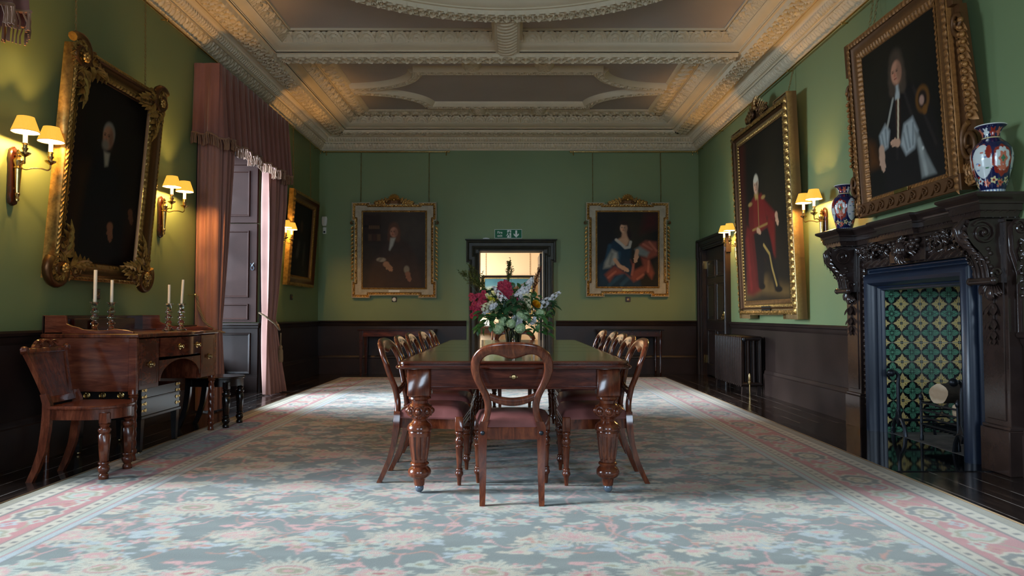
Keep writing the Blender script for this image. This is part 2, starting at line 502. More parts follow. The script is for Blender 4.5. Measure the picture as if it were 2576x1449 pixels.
# back wall with the doorway, right wall with door recess and fireplace recess
DX0, DX1, DZ = -.615, .585, 2.255
mb = MB()
mb.box(XL - TH, DX0, YB, YB + .45, 0, 4.75); mb.box(DX1, XR + .9, YB, YB + .45, 0, 4.75); mb.box(DX0, DX1, YB, YB + .45, DZ, 4.75)
struct('wall_back', mb, M['wall'], smooth=False)
FY0, FY1, FZ = 5.078, 6.262, 1.42
mb = MB()
mb.box(XR, XR + .9, YF - .5, FY0, 0, 4.75); mb.box(XR, XR + .9, FY1, 10.9, 0, 4.75); mb.box(XR, XR + .9, FY0, FY1, FZ, 4.75)
mb.box(XR + .78, XR + .9, FY0, FY1, 0, FZ)
mb.box(XR, XR + .9, 12.14, YB + .01, 0, 4.75); mb.box(XR, XR + .9, 10.9, 12.14, 2.27, 4.75); mb.box(XR + .12, XR + .9, 10.9, 12.14, 0, 2.27)
struct('wall_right', mb, M['wall'], smooth=False)
FW = ((-2.5, -1.0), (1.0, 2.5))
mb = MB()
xs = [XL - TH, -2.5, -1.0, 1.0, 2.5, XR + .9]
for a, b in ((0, 1), (2, 3), (4, 5)): mb.box(xs[a], xs[b], YF - .5, YF, 0, 4.75)
for a, b in FW: mb.box(a, b, YF - .5, YF, 0, .9); mb.box(a, b, YF - .5, YF, 3.2, 4.75)
struct('wall_front', mb, M['wall'], smooth=False)

# ---- ceiling
ZP = 4.50
cf = lambda x, y, h: (x, y, ZP - h)
mb = MB().box(XL - TH, XR + .9, YF - .5, YB + .45, ZP, ZP + .3)
ceil = struct('ceiling', mb, M['ceil'], smooth=False)
CX0 = (XL + XR) / 2
room = rect(XL, XR, YF, YB)
ST = .013
mb = MB()     # cornice
moulding(mb, room, [(0, .425), (.022, .425), (.03, .405)], cf)
band(mb, room, (.03, .405), (.125, .315), pat_egg(.105), .026, ST, cf, 9)
moulding(mb, room, [(.125, .315), (.14, .315), (.14, .295), (.15, .29)], cf)
band(mb, room, (.15, .29), (.215, .24), pat_dentil(.05), .022, .01, cf, 7)
moulding(mb, room, [(.215, .24), (.225, .225), (.25, .215), (.285, .21), (.285, .2), (.315, .2)], cf)
struct('trim_1', mb, M['plaster'], ang=50)
mb = MB()     # soffit with guilloche, all round, and the two cross beams
band(mb, room, (.315, .2), (.59, .2), pat_guilloche(.3), .055, .015, cf, 13)
moulding(mb, room, [(.59, .2), (.62, .2), (.62, .19)], cf)
PA0, PA1 = XL + .62, XR - .62
BEAMS = ((8.30, 8.60), (2.20, 2.50))
for y0, y1 in BEAMS:
    L = PA1 - PA0; ns = int(L / .014); u = np.linspace(-L / 2, L / 2, ns)[:, None]; vv = np.linspace(0, 1, 13)[None, :]
    r = pat_guilloche(.3)(u + 0 * vv, vv + 0 * u) * .055
    A = np.stack([u + CX0 + 0 * vv, y1 - (y1 - y0 - .05) * vv - .025 + 0 * u, ZP - .2 - r], -1); mb.grid(A)
    for ya, yb in ((y0, y0 + .025), (y1 - .025, y1)):
        mb.box(PA0, PA1, ya, yb, ZP - .205, ZP - .02)
struct('trim_2', mb, M['plaster'], ang=50)
mb = MB()     # coffer mouldings
def coffer(y0, y1, far):
    p = rect(PA0, PA1, y0, y1)
    moulding(mb, p, [(0, .2), (.0, .19), (.012, .185), (.012, .175), (.05, .165), (.085, .15), (.105, .125), (.115, .12), (.115, .11)], cf)
    band(mb, p, (.115, .11), (.235, .025), pat_lotus(.2), .032, .012, cf, 11)
    moulding(mb, p, [(.235, .025), (.245, .03), (.26, .025), (.26, .0)], cf)
    if far:
        band(mb, p, (.262, .02), (.46, .02), pat_flower(.17), .04, .014, cf, 10, sides=(0, 1, 2, 3))
        moulding(mb, p, [(.46, .02), (.465, .028), (.475, .028)], cf)
        band(mb, p, (.475, .028), (.53, .004), pat_bead(.035), .006, .009, cf, 5)
coffer(8.60, 11.80, True); coffer(2.50, 8.30, False); coffer(-1.0, 2.20, False)
struct('trim_3', mb, M['plaster'], ang=50)
# oval ring and its connectors
mb = MB(); OC = (CX0, 5.40); OA, OB = 2.36, 1.98
def oval(d, h, n=420, u0=0):
    th = np.linspace(0, 2 * PI, n); a, b = OA - d, OB - d
    return np.stack([OC[0] + a * np.cos(th), OC[1] + b * np.sin(th), ZP - h + 0 * th], -1)
prof = [(-.03, 0), (-.03, .05), (0, .06), (0, .2), (.03, .2)]
mb.grid(np.stack([oval(d, h, 160) for d, h in prof], 1))
nth, nt = 1000, 13
th = np.linspace(0, 2 * PI, nth); arc = np.concatenate([[0], np.cumsum(np.hypot(np.diff(OA * np.cos(th)), np.diff(OB * np.sin(th))))])
T = np.linspace(0, 1, nt); u, vv = np.meshgrid(arc, T, indexing='ij'); per = arc[-1] / round(arc[-1] / .24)
r = pat_guilloche(per)(u, vv) * .055; dd = .03 + .22 * vv
A = np.stack([OC[0] + (OA - dd) * np.cos(th)[:, None], OC[1] + (OB - dd) * np.sin(th)[:, None], ZP - .2 - r], -1); mb.grid(A)
prof = [(.25, .2), (.28, .2), (.28, .185), (.31, .18), (.36, .15), (.4, .1), (.43, .095), (.43, .08), (.5, .07), (.56, .03), (.6, .025), (.6, 0)]
mb.grid(np.stack([oval(d, h, 160) for d, h in prof], 1))
for x0, x1, y0, y1 in ((CX0 - .145, CX0 + .145, 7.33, 8.31), (CX0 - .145, CX0 + .145, 2.49, 3.46)):
    mb.box(x0, x0 + .03, y0, y1, ZP - .203, ZP); mb.box(x1 - .03, x1, y0, y1, ZP - .203, ZP)
    mb.box(x0 - .035, x1 + .035, y0, y1, ZP - .1, ZP)
    ns = 80; u = np.linspace(y0, y1, ns)[:, None]; vv = np.linspace(0, 1, 12)[None, :]
    rr = pat_rope(.085, .9)(u + 0 * vv, vv + 0 * u) * .05
    mb.grid(np.stack([x0 + .03 + (x1 - x0 - .06) * vv + 0 * u, u + 0 * vv, ZP - .198 - rr], -1), flip=True)
struct('trim_4', mb, M['plaster'], ang=50)
# strapwork ribs on the far coffer
mb = MB()
def rib(path, w=.12, hh=.07, pat=pat_flower(.13), step=.016):
    P = [np.array(path[0], float)]
    for q in path[1:]:
        q = np.array(q, float); L = np.linalg.norm(q - P[-1]); k = max(1, int(L / step)); a = P[-1]
        for i in range(1, k + 1): P.append(a + (q - a) * i / k)
    P = np.array(P); d = np.gradient(P, axis=0); d /= np.linalg.norm(d, axis=1)[:, None]; n = np.stack([-d[:, 1], d[:, 0]], -1)
    s = np.concatenate([[0], np.cumsum(np.linalg.norm(np.diff(P, axis=0), axis=1))])
    offs = [(-w / 2 - .055, 0), (-w / 2 - .05, .02), (-w / 2 - .02, hh * .75), (-w / 2, hh)] + [(-w / 2 + w * k / 8, None) for k in range(1, 8)] + [(w / 2, hh), (w / 2 + .02, hh * .75), (w / 2 + .05, .02), (w / 2 + .055, 0)]
    rows = []
    for o, h in offs:
        if h is None:
            r = pat(s, np.full_like(s, (o + w / 2) / w)); h = hh - .014 + r * .032
        rows.append(np.stack([P[:, 0] + n[:, 0] * o, P[:, 1] + n[:, 1] * o, ZP - h + 0 * s], -1))
    k = len(mb.v); m = len(offs); mb.grid(np.stack(rows, 1)); n_ = len(P); mb.f.append(tuple(k + j for j in range(m))); mb.f.append(tuple(k + (n_ - 1) * m + j for j in range(m - 1, -1, -1)))
RX, RY0, RY1, RM = 1.29, 9.40, 10.98, 2.36
def arc_pts(sx, sy):
    cx, cy = CX0 + sx * RM, (RY0 if sy < 0 else RY1)
    out = []
    for k in range(0, 19):
        a = PI / 2 * k / 18
        out.append((cx - sx * (RM - RX) * math.cos(a), cy - sy * (.70) * math.sin(a)))
    return out
for y in (RY0, RY1): rib([(CX0 - RX - .03, y), (CX0 + RX + .03, y)])
for sx in (-1, 1):
    for sy in (-1, 1): rib(arc_pts(sx, sy))
for x in (-.5, .5):
    rib([(CX0 + x, 9.04), (CX0 + x, RY0 - .05)], .16, .065, pat_rope(.06)); rib([(CX0 + x, RY1 + .05), (CX0 + x, 11.36)], .16, .065, pat_rope(.06))
struct('trim_5', mb, M['plaster'], ang=50)

# ---- wainscot, dado rails, skirtings
def dado_run(name, segs, axis, wall, sgn):
    """segs along the wall; axis 'x' or 'y'; sgn = direction into the room"""
    mb = MB()
    prof = [(0, .96), (.05, .96), (.062, .945), (.055, .925), (.035, .915), (.03, .89), (.018, .87), (.012, .86), (.012, .33), (.02, .325), (.03, .3), (.03, .285), (.042, .275), (.042, 0), (0, 0)]
    for a, b in segs:
        r = []
        for q in (a, b):
            r.append([((q, wall + sgn * d, z) if axis == 'x' else (wall + sgn * d, q, z)) for d, z in prof])
        mb.grid(np.array(r), flip=(axis == 'x') == (sgn > 0))
        n = len(prof); k = len(mb.v)
        mb.f.append(tuple(range(k - 2 * n, k - n))); mb.f.append(tuple(range(k - 1, k - n - 1, -1)))
        L = b - a; m = max(1, round(L / 1.5))
    return struct(name, mb, M['dado'], ang=25)
dado_run('baseboard_left', [(YF, W1[0]), (W1[1], W2[0] - .1), (W2[1] + .1, YB)], 'y', XL, 1)
dado_run('baseboard_right', [(YF, 4.56), (6.8, 10.62), (12.38, YB)], 'y', XR, -1)
dado_run('baseboard_back', [(XL, -.83), (.80, XR)], 'x', YB, -1)
dado_run('baseboard_front', [(XL, XR)], 'x', YF, 1)

# ---- doorway to the next room (back wall)
mb = MB()
def arch_prof(w):   # eared architrave cross-section (inset from outside, projection)
    return [(0, 0), (0, .075), (.02, .085), (.035, .075), (.05, .05), (.1, .045), (.115, .06), (.13, .05), (.14, .032), (w - .03, .03), (w - .015, .045), (w, .035), (w, 0)]
EAR = .05; ox0, ox1, oz = -.83, .80, 2.42
outer = [(ox0 + EAR, 0), (ox0 + EAR, 2.02), (ox0, 2.02), (ox0, oz), (ox1, oz), (ox1, 2.02), (ox1 - EAR, 2.02), (ox1 - EAR, 0)]
def open_mould(mb, path, prof, fn):
    """profile swept along an open mitred polyline, offset to the right-hand side"""
    n = len(path); rows = []
    for a, h in prof:
        row = []
        for i in range(n):
            p1 = Vector(path[i])
            if i == 0: d1 = d2 = (Vector(path[1]) - p1).normalized()
            elif i == n - 1: d1 = d2 = (p1 - Vector(path[i - 1])).normalized()
            else: d1 = (p1 - Vector(path[i - 1])).normalized(); d2 = (Vector(path[i + 1]) - p1).normalized()
            n1 = Vector((d1.y, -d1.x)); n2 = Vector((d2.y, -d2.x)); k = max(1 + n1.dot(n2), .25); m = (n1 + n2) / k
            row.append(fn(p1.x + m.x * a, p1.y + m.y * a, h))
        rows.append(row)
    mb.grid(np.array(rows))
fb = lambda x, z, h: (x, YB - h, z)
open_mould(mb, outer, arch_prof(.17), fb)
mb.box(DX0 - .01, DX0 + .02, YB, YB + .45, 0, DZ); mb.box(DX1 - .02, DX1 + .01, YB, YB + .45, 0, DZ); mb.box(DX0, DX1, YB, YB + .45, DZ - .02, DZ + .01)
mb.box(ox0 - .02, ox1 + .02, YB - .1, YB, oz, oz + .02, .005)
mb.box(ox0 + .06, DX0 + .005, YB - .03, YB, 0, 2.4); mb.box(DX1 - .005, ox1 - .06, YB - .03, YB, 0, 2.4); mb.box(ox0 + .06, ox1 - .06, YB - .03, YB, DZ - .005, 2.4)
d1 = struct('door_1', mb, M['arch'], ang=25)
mb = MB().box(.525, .57, YB + .45, YB + 1.45, .01, 2.23, .004); mb.build('door_leaf', M['dado'], d1)
# ---- side door in the right wall
mb = MB(); fr = lambda y, z, h: (XR - h, y, z)
outer = [(10.66, 0), (10.66, 2.05), (10.62, 2.05), (10.62, 2.41), (12.37, 2.41), (12.37, 2.05), (12.33, 2.05), (12.33, 0)]
open_mould(mb, [(y, z) for y, z in outer], arch_prof(.2), fr)
d2 = struct('door_2', mb, M['dado'], ang=25)
def panel_door(mb, u0, u1, z0, z1, panels, fn, thick=.05):
    """flat leaf with raised and fielded panels; fn(u,z,h)"""
    mb.prism(rect(u0, u1, z0, z1), fn, -thick, 0)
    for a, b, c, d in panels:
        p = rect(a, b, c, d)
        moulding(mb, p, [(-.012, 0), (-.006, .012), (.008, .012), (.02, .001), (.03, .001), (.06, .014), (.065, .014)], fn)
        q = poly_inset(p, .065); k = len(mb.v); mb.v.extend([fn(x, y, .014) for x, y in q]); mb.f.append((k, k + 1, k + 2, k + 3))
mb = MB(); fl = lambda y, z, h: (XR + .03 - h, y, z)
L0, L1_ = 10.92, 12.12
cols = ((L0 + .12, L0 + .54), (L0 + .66, L1_ - .12))
rows = ((2.0, 1.72), (1.6, .98), (.8, .2))
panel_door(mb, L0, L1_, .02, 2.25, [(a, b, z1, z0) for a, b in cols for z0, z1 in rows], fl, .05)
leaf = mb.build('door_leaf', M['dado'], d2, ang=25)
mb = MB().box(XR - .02, XR + .12, 12.115, 12.16, 0, 2.27).box(XR - .02, XR + .12, 10.86, 10.925, 0, 2.27).box(XR - .02, XR + .12, 10.9, 12.14, 2.245, 2.29); mb.build('door_lining', M['dado'], d2)
for z in (.22, 1.88):
    h = MB(); h.box(XR - .012, XR + .03, 12.11, 12.15, z, z + .14, .003); h.tube([(XR - .012, 12.13, z - .01), (XR - .012, 12.13, z + .15)], .012, 8)
    h.build('hinge', M['brass'], d2)
h = MB(); h.box(XR - .01, XR + .03, 10.97, 11.03, 1.0, 1.12, .004); h.tube([(XR - .03, 11.0 + .04 * math.sin(a), 1.02 + .04 * math.cos(a)) for a in np.linspace(0, 2 * PI, 13)[:-1]], .007, 6, closed=True); h.blob((XR - .025, 11.0, 1.07), .015)
h.build('drop_handle', M['brass'], d2)

# ---- window recess with folded shutters (left wall), and the plain windows out of view
def window(name, y0, y1, detail):
    mb = MB(); xo = XL - TH + .1
    mb.box(xo - .05, xo + .05, y0, y0 + .07, .42, WT); mb.box(xo - .05, xo + .05, y1 - .07, y1, .42, WT)
    mb.box(xo - .05, xo + .05, y0, y1, WT - .07, WT); mb.box(xo - .05, xo + .07, y0, y1, .40, .48)
    mb.box(xo - .03, xo + .03, y0, y1, 2.05, 2.11)
    for k in (1, 2): y = y0 + (y1 - y0) * k / 3; mb.box(xo - .015, xo + .015, y - .014, y + .014, .45, WT)
    for z in (.9, 1.5, 2.5, 2.9): mb.box(xo - .015, xo + .015, y0, y1, z - .014, z + .014)
    w = struct(name, mb, M['white'], smooth=False)
    # panelled linings of the recess: soffit, both reveals, apron
    g = MB()
    for yy, s in ((y0, 1), (y1, -1)):
        fn = lambda u, z, h, yy=yy, s=s: (u, yy + s * (.02 + h), z)
        g.prism(rect(XL - TH + .12, XL - .005, 0, .93), fn, -.02, .03)
        P = rect(XL - .56, XL - .12, .27, .80)
        moulding(g, P if s > 0 else P, [(-.02, .03), (-.012, .05), (.012, .042), (.02, .02)], fn)
        g.prism(rect(XL - TH + .12, XL + .0, .0, .2), fn, .03, .045); g.prism(rect(XL - TH + .12, XL + .0, .2, .225), fn, .03, .038)
        g.prism(rect(XL - TH + .12, XL + .03, .92, .955), fn, -.02, .085, .008); g.prism(rect(XL - TH + .12, XL + .015, .885, .92), fn, -.02, .055, .006)
    g.box(XL - TH + .12, XL, y0, y1, WT - .03, WT - .001); g.box(XL - TH + .12, XL - TH + .17, y0, y1, 0, .42)
    g.build('recess_panelling', M['dado'], w, ang=25)
    for yy, s in ((y0, 1), (y1, -1)):
        fn = lambda u, z, h, yy=yy, s=s: (u, yy + s * (.045 + h), z)
        sh = MB()
        X0, X1 = XL - .70, XL - .02
        for z0, z1, pans in ((.965, 2.34, ((.99 + .0, 1.2), (1.30, 2.22))), (2.35, 3.16, ((2.43, 3.06),))):
            sh.prism(rect(X0, X1, z0, z1), fn, -.02, .03, .004)
            for a, b in pans:
                P = rect(X0 + .1, X1 - .13, a + .03, b)
                moulding(sh, P, [(-.022, .03), (-.018, .046), (-.006, .046), (.006, .026), (.012, .024)], fn)
        sh.box(X0, X1, min(yy, yy + s * .07), max(yy, yy + s * .07), 3.165, WT - .03, .004)
        so = sh.build('shutter', M['shutter'], w, ang=25)
        if detail and s < 0:
            k = MB(); cx, cz = X1 - .055, 1.74
            k.tube([fn(cx + .02 * math.sin(a), cz + .03 * math.cos(a) - .02, .045) for a in np.linspace(.6, 2 * PI - .6, 12)], .005, 6); k.tube([fn(cx - .012, cz + .005, .045), fn(cx + .02, cz + .05, .05)], .005, 6); k.tube([fn(cx + .012, cz + .005, .045), fn(cx - .025, cz + .045, .05)], .005, 6); k.blob(fn(cx, cz + .01, .04), .012)
            k.build('shutter_catch', M['castor'], so)
    ar = MB(); fa = lambda y, z, h: (XL + h, y, z)
    open_mould(ar, [(y0 - .14, 0), (y0 - .14, WT + .12), (y1 + .14, WT + .12), (y1 + .14, 0)], [(0, 0), (0, .04), (.02, .045), (.09, .03), (.13, .035), (.14, .03), (.15, 0)], fa)
    ar.build('window_frame', M['dado'], w, ang=25)
    gl = MB(); gl.box(xo - .003, xo + .003, y0 + .02, y1 - .02, .45, WT - .03)
    gl.build('pane', M['pane'], w, smooth=False)
    return w
t = NT('window glass'); vv = t.obj(); b1 = t.n('ShaderNodeBsdfTransparent'); b2 = t.n('ShaderNodeBsdfGlossy', i_Roughness=.02); mx = t.n('ShaderNodeMixShader'); mx.inputs[0].default_value = .06
t.l(t.ramp(t.noise(vv, 2, 1), [(.3, (.93, .95, .94, 1)), (.7, (.96, .97, .97, 1))]), b1.inputs[0]); t.l(b1.outputs[0], mx.inputs[1]); t.l(b2.outputs[0], mx.inputs[2]); t.l(mx.outputs[0], t.out.inputs[0]); M['pane'] = t.m
window('window_1', W2[0], W2[1], True)
window('window_2', W1[0], W1[1], False)
for k, (a, b) in enumerate(FW):
    mb = MB()
    mb.box(a, a + .07, YF - .3, YF - .2, .9, 3.2); mb.box(b - .07, b, YF - .3, YF - .2, .9, 3.2); mb.box(a, b, YF - .3, YF - .2, .9, .97); mb.box(a, b, YF - .3, YF - .2, 3.13, 3.2); mb.box(a, b, YF - .27, YF - .23, 2.02, 2.08)
    for j in (1, 2): x = a + (b - a) * j / 3; mb.box(x - .014, x + .014, YF - .265, YF - .235, .9, 3.2)
    struct('window_%d' % (k + 3), mb, M['white'], smooth=False)

# ---- the next room, seen through the doorway
mb = MB(); RB = YB + 4.6
mb.box(-2.6, 2.6, RB, RB + .1, 0, 3.2)
struct('wall_far', mb, M['peach'], smooth=False)
mb = MB().box(-2.6, -2.5, YB + .45, YB + 1.7, 0, 3.2).box(-2.6, -2.5, YB + 3.5, RB, 0, 3.2).box(-2.6, -2.5, YB + 1.7, YB + 3.5, 0, .8).box(-2.6, -2.5, YB + 1.7, YB + 3.5, 2.7, 3.2); struct('wall_far_left', mb, M['peach'], smooth=False)  # unseen opening added so the next-room area lamp can shine in
mb = MB().box(2.5, 2.6, YB + .45, RB, 0, 3.2); struct('wall_far_right', mb, M['peach'], smooth=False)
mb = MB().box(-2.6, 2.6, YB + .45, RB, 3.2, 3.3); struct('ceiling_far', mb, M['plaster'], smooth=False)
mb = MB()
mb.box(-2.5, 2.5, RB - .03, RB, .86, .93, .01); mb.box(-2.5, 2.5, RB - .02, RB, 0, .2, .006)
for x in (-1.75, -.62, .62, 1.75): moulding(mb, rect(x - .5, x + .5, .3, .78), [(-.02, 0), (-.015, .012), (.0, .012), (.01, 0)], lambda a, z, h: (a, RB - .002 - h, z))
struct('trim_6', mb, M['peach'], ang=25)
# ------------------------------------------------------------------ dining table
ZF = .014     # top of the carpet pile
def S(lst): return [(r, z) for z, r in lst]
table = thing('dining_table', 'long polished mahogany extending table with a vase of flowers in its middle', 'table', (.01, 0, ZF))
TY0, TY1, TW = 4.0, 7.40, .705
def rrect(x0, x1, y0, y1, r, n=5):
    out = []
    for cx, cy, a0 in ((x1 - r, y0 + r, -PI / 2), (x1 - r, y1 - r, 0), (x0 + r, y1 - r, PI / 2), (x0 + r, y0 + r, PI)):
        for k in range(n + 1):
            a = a0 + PI / 2 * k / n; out.append((cx + r * math.cos(a), cy + r * math.sin(a)))
    return out
mb = MB(); P = rrect(-TW, TW, TY0, TY1, .09)
fT = lambda x, y, h: (x, y, h)
prof = [(.06, .742), (.012, .742), (.004, .746), (0, .754), (.004, .761), (.02, .764), (.022, .768), (.016, .774), (.018, .782), (.03, .788), (.05, .789)]
moulding(mb, P, prof, fT)
for a, h in ((prof[-1]), (prof[0])):
    q = poly_inset(P, a); k = len(mb.v); mb.v.extend([fT(x, y, h) for x, y in q]); f = tuple(range(k, k + len(q))); mb.f.append(f if h > .76 else f[::-1])
mb.build('tabletop', M['mahogY'], table, ang=30)
mb = MB()
for y in (5.1, 5.65, 6.2): mb.box(-TW + .055, TW - .055, y - .002, y + .002, .7887, .7892)
mb.build('leaf_joint', M['joint'], table, smooth=False)
for nm, x0, x1, y0, y1 in (('end_apron', -.54, .54, TY0 + .10, TY0 + .13), ('end_apron', -.54, .54, TY1 - .13, TY1 - .10), ('side_apron', -.625, -.595, TY0 + .2, TY1 - .2), ('side_apron', .595, .625, TY0 + .2, TY1 - .2)):
    mb = MB().box(x0, x1, y0, y1, .622, .742, .003)
    if nm == 'end_apron': mb.box(x0, x1, y0 - .008, y1 + .008, .618, .632, .004)
    o = mb.build(nm, M['mahogX'] if nm == 'end_apron' else M['mahog'], table)
    if nm == 'end_apron' and y0 < 5:
        k = MB(); k.lathe([(.001, -.004), (.017, -.004), (.017, .002), (.014, .006), (.012, .01), (.001, .012)], 16); k.xf(Matrix.Translation((.0, y0 - .002, .69)) @ Matrix.Rotation(PI / 2, 4, 'X'))
        k.box(-.024, .024, y0 - .003, y0 - .001, .687, .693); k.build('winding_hole_plate', M['brassold'], o)
legp = [(.0, .0)]
TL = S([(.575, .052), (.572, .064), (.560, .068), (.552, .062), (.548, .050), (.532, .048), (.526, .056), (.515, .066), (.498, .072), (.478, .074), (.46, .068), (.448, .056), (.44, .046), (.428, .043), (.420, .050), (.412, .062), (.400, .072), (.388, .077), (.378, .078), (.370, .075), (.366, .066), (.358, .069), (.352, .068)])[::-1]
TL2 = S([(.352, .066), (.30, .062), (.24, .055), (.19, .047), (.183, .046)])[::-1]
TL3 = S([(.183, .044), (.178, .054), (.170, .057), (.162, .050), (.155, .048), (.148, .056), (.138, .065), (.124, .070), (.108, .068), (.094, .058), (.086, .042), (.080, .038), (.060, .034), (.042, .030), (.038, .02)])[::-1]
def table_leg(x, y):
    mb = MB()
    mb.box(x - .068, x + .068, y - .068, y + .068, .575, .742, .008)
    mb.lathe(TL, 32, (x, y, 0))
    for k in range(8):
        a = 2 * PI * k / 8; c = (x + .07 * math.cos(a), y + .07 * math.sin(a), .487)
        mb.blob(c, .02, 10, 6)
        R = Matrix.Rotation(a, 3, 'Z') @ Matrix.Rotation(PI / 2, 3, 'Y')
        ring = [Vector(c) + R @ Vector((.027 * math.cos(b), .027 * math.sin(b), -.002)) for b in np.linspace(0, 2 * PI, 15)[:-1]]
        mb.tube(ring, .006, 6, closed=True)
    def flute(t, z):
        k = math.cos(10 * t)
        return 1 - .13 * max(0, (k - .25) / .75) ** .5 if .20 < z < .335 and k > .25 else 1.0
    prof = [(np.interp(z, [p[1] for p in TL2], [p[0] for p in TL2]), z) for z in (.183, .19, .199, .201, .22, .25, .28, .31, .334, .336, .345, .352)]
    mb.lathe(prof, 80, (x, y, 0), flute, cap=False)
    mb.lathe(TL3, 32, (x, y, 0))
    o = mb.build('leg', M['mahog'], table, ang=50)
    c = MB(); c.lathe([(.016, .03), (.016, .05), (.03, .05)], 12, (x, y, 0), cap=False)
    c.tube([(x - .012, y, .03), (x + .012, y, .03)], .027, 16); c.blob((x, y - .004, .0282), (.027, .027, .0275), 14, 10)
    c.build('castor', M['castor'], o)
for x in (-.565, .565):
    for y in (TY0 + .135, TY1 - .135): table_leg(x, y)
mb = MB().box(-.6, .6, 5.55, 5.62, .66, .742).box(-.05, .05, TY0 + .13, TY1 - .13, .68, .742)
mb.build('slide_bearers', M['darkmahog'], table)

# ------------------------------------------------------------------ balloon-back dining chairs (local: front = +y, origin under the back)
BK = [(0, .115), (.1, .066), (.2, .03), (.32, .006), (.42, 0), (.5, .004), (.6, .022), (.75, .062), (.92, .125)]
def backy(z): return -float(np.interp(z, [p[0] for p in BK], [p[1] for p in BK]))
OUT = [(.42, .194), (.45, .178), (.492, .161), (.537, .155), (.594, .168), (.639, .193), (.696, .222), (.752, .238), (.809, .232), (.848, .212), (.88, .175), (.900, .125), (.9085, .06), (.9105, 0)]
INN = [(.42, .142), (.45, .131), (.492, .122), (.537, .114), (.594, .122), (.639, .146), (.696, .172), (.752, .186), (.80, .178), (.832, .148), (.842, .108), (.833, .07), (.818, .032), (.812, 0)]
def smooth_pairs(A, n=44):
    t = np.linspace(0, 1, len(A)); tt = np.linspace(0, 1, n); a = np.array(A)
    return np.stack([np.interp(tt, t, a[:, 0]), np.interp(tt, t, a[:, 1])], -1)
def make_chair(label, group):
    r = thing('balloon_back_chair', label, 'chair', group=group)
    o_ = smooth_pairs(OUT); i_ = smooth_pairs(INN)
    for k in range(3):
        for q in (o_, i_): q[1:-1] = (q[:-2] + q[1:-1] * 2 + q[2:]) / 4
    full_o = [(w, z) for z, w in o_] + [(-w, z) for z, w in o_[-2::-1]]
    full_i = [(w, z) for z, w in i_] + [(-w, z) for z, w in i_[-2::-1]]
    rows = []
    for (wo, zo), (wi, zi) in zip(full_o, full_i):
        ring = []
        for f, d in ((.0, 0), (.04, .010), (.18, .0165), (.5, .019), (.82, .0165), (.96, .010), (1, 0), (.96, -.010), (.82, -.0165), (.5, -.018), (.18, -.0165), (.04, -.010)):
            w = wo + (wi - wo) * f; z = zo + (zi - zo) * f
            cur = .018 * (1 - (w / .24) ** 2) if z > .6 else 0
            ring.append((w, backy(z) - cur * min(1, (z - .6) / .2 if z > .6 else 0) + d, z))
        rows.append(ring)
    mb = MB(); mb.grid(np.array(rows), closed_v=True)
    k = len(mb.v); mb.f.append(tuple(range(12))); mb.f.append(tuple(range(k - 12, k)))
    rows = []     # lower cross rail, dipping in the middle
    for t in np.linspace(-1, 1, 21):
        w = .128 * t; zc = .563 + .03 * t * t; h = .021 + .004 * (1 - t * t); ring = []
        for a in np.linspace(0, 2 * PI, 11)[:-1]:
            ring.append((w, backy(zc) + .012 * math.cos(a) - .01 * (1 - t * t), zc + h * math.sin(a)))
        rows.append(ring)
    mb.grid(np.array(rows), closed_v=True)
    mb.build('back_frame', M['mahog'], r, ang=60)
    for s in (-1, 1):     # rear legs sweep backwards
        rows = []
        for z, wo, wi in ((0, .180, .150), (.06, .182, .148), (.15, .185, .146), (.25, .19, .146), (.34, .194, .144), (.42, .194, .142), (.45, .18, .135)):
            y = backy(z); d = .016 if z < .3 else .02
            rows.append([(s * wo, y - d, z), (s * wi, y - d, z), (s * wi, y + d, z), (s * wo, y + d, z)])
        mb = MB(); mb.grid(np.array(rows), closed_v=True, flip=s < 0); n = len(mb.v); mb.f.append((0, 1, 2, 3)); mb.f.append((n - 4, n - 3, n - 2, n - 1))
        o = mb.build('rear_leg', M['mahog'], r)
        b = MB().blob((s * .168, backy(.385) - .022, .385), (.013, .007, .013), 10, 6); b.build('bolt_cover', M['iron'], o)
    FYc, FW_ = .40, .215
    for s in (-1, 1):     # turned front legs
        mb = MB(); x = s * FW_; mb.box(x - .025, x + .025, FYc - .025, FYc + .025, .335, .425, .004)
        mb.lathe(S([(.335, .02), (.33, .026), (.318, .027), (.308, .02), (.296, .019), (.288, .026), (.276, .029), (.262, .027), (.252, .021), (.246, .020), (.238, .027), (.228, .025), (.222, .022), (.16, .019), (.115, .016), (.107, .0155), (.103, .021), (.094, .022), (.088, .020), (.08, .025), (.068, .026), (.056, .018), (.05, .0155), (.0, .011)])[::-1], 16, (x, FYc, 0))
        mb.build('front_leg', M['mahog'], r, ang=50)
    mb = MB()
    mb.box(-.16, .16, -.012, .018, .345, .415, .004); mb.box(-.19, .19, FYc - .02, FYc + .018, .345, .418, .004)
    mb.box(-.192, .192, FYc + .016, FYc + .024, .36, .375, .003); mb.box(-.192, .192, FYc + .016, FYc + .024, .388, .4, .003)
    for s in (-1, 1):
        mb.prism([(s * .165, 0), (s * .215, FYc), (s * .19, FYc), (s * .14, 0)][::s], lambda a, b, t: (a, b, t), .345, .416)
    mb.build('seat_rail', M['mahog'], r)
    # drop-in cushion
    n = 17; A = np.zeros((n, n, 3))
    for i, u in enumerate(np.linspace(-1, 1, n)):
        for j, v in enumerate(np.linspace(-1, 1, n)):
            uu = math.copysign(abs(u) ** .75, u); vv = math.copysign(abs(v) ** .75, v)
            yy = .213 + .212 * vv; w = np.interp(yy, [0, .45], [.182, .24]); e = (1 - abs(u) ** 6) * (1 - abs(v) ** 6)
            A[i, j] = (uu * w, yy, .418 + .052 * e ** .35 + .018 * (1 - u * u) * (1 - v * v))
    mb = MB(); mb.grid(A)
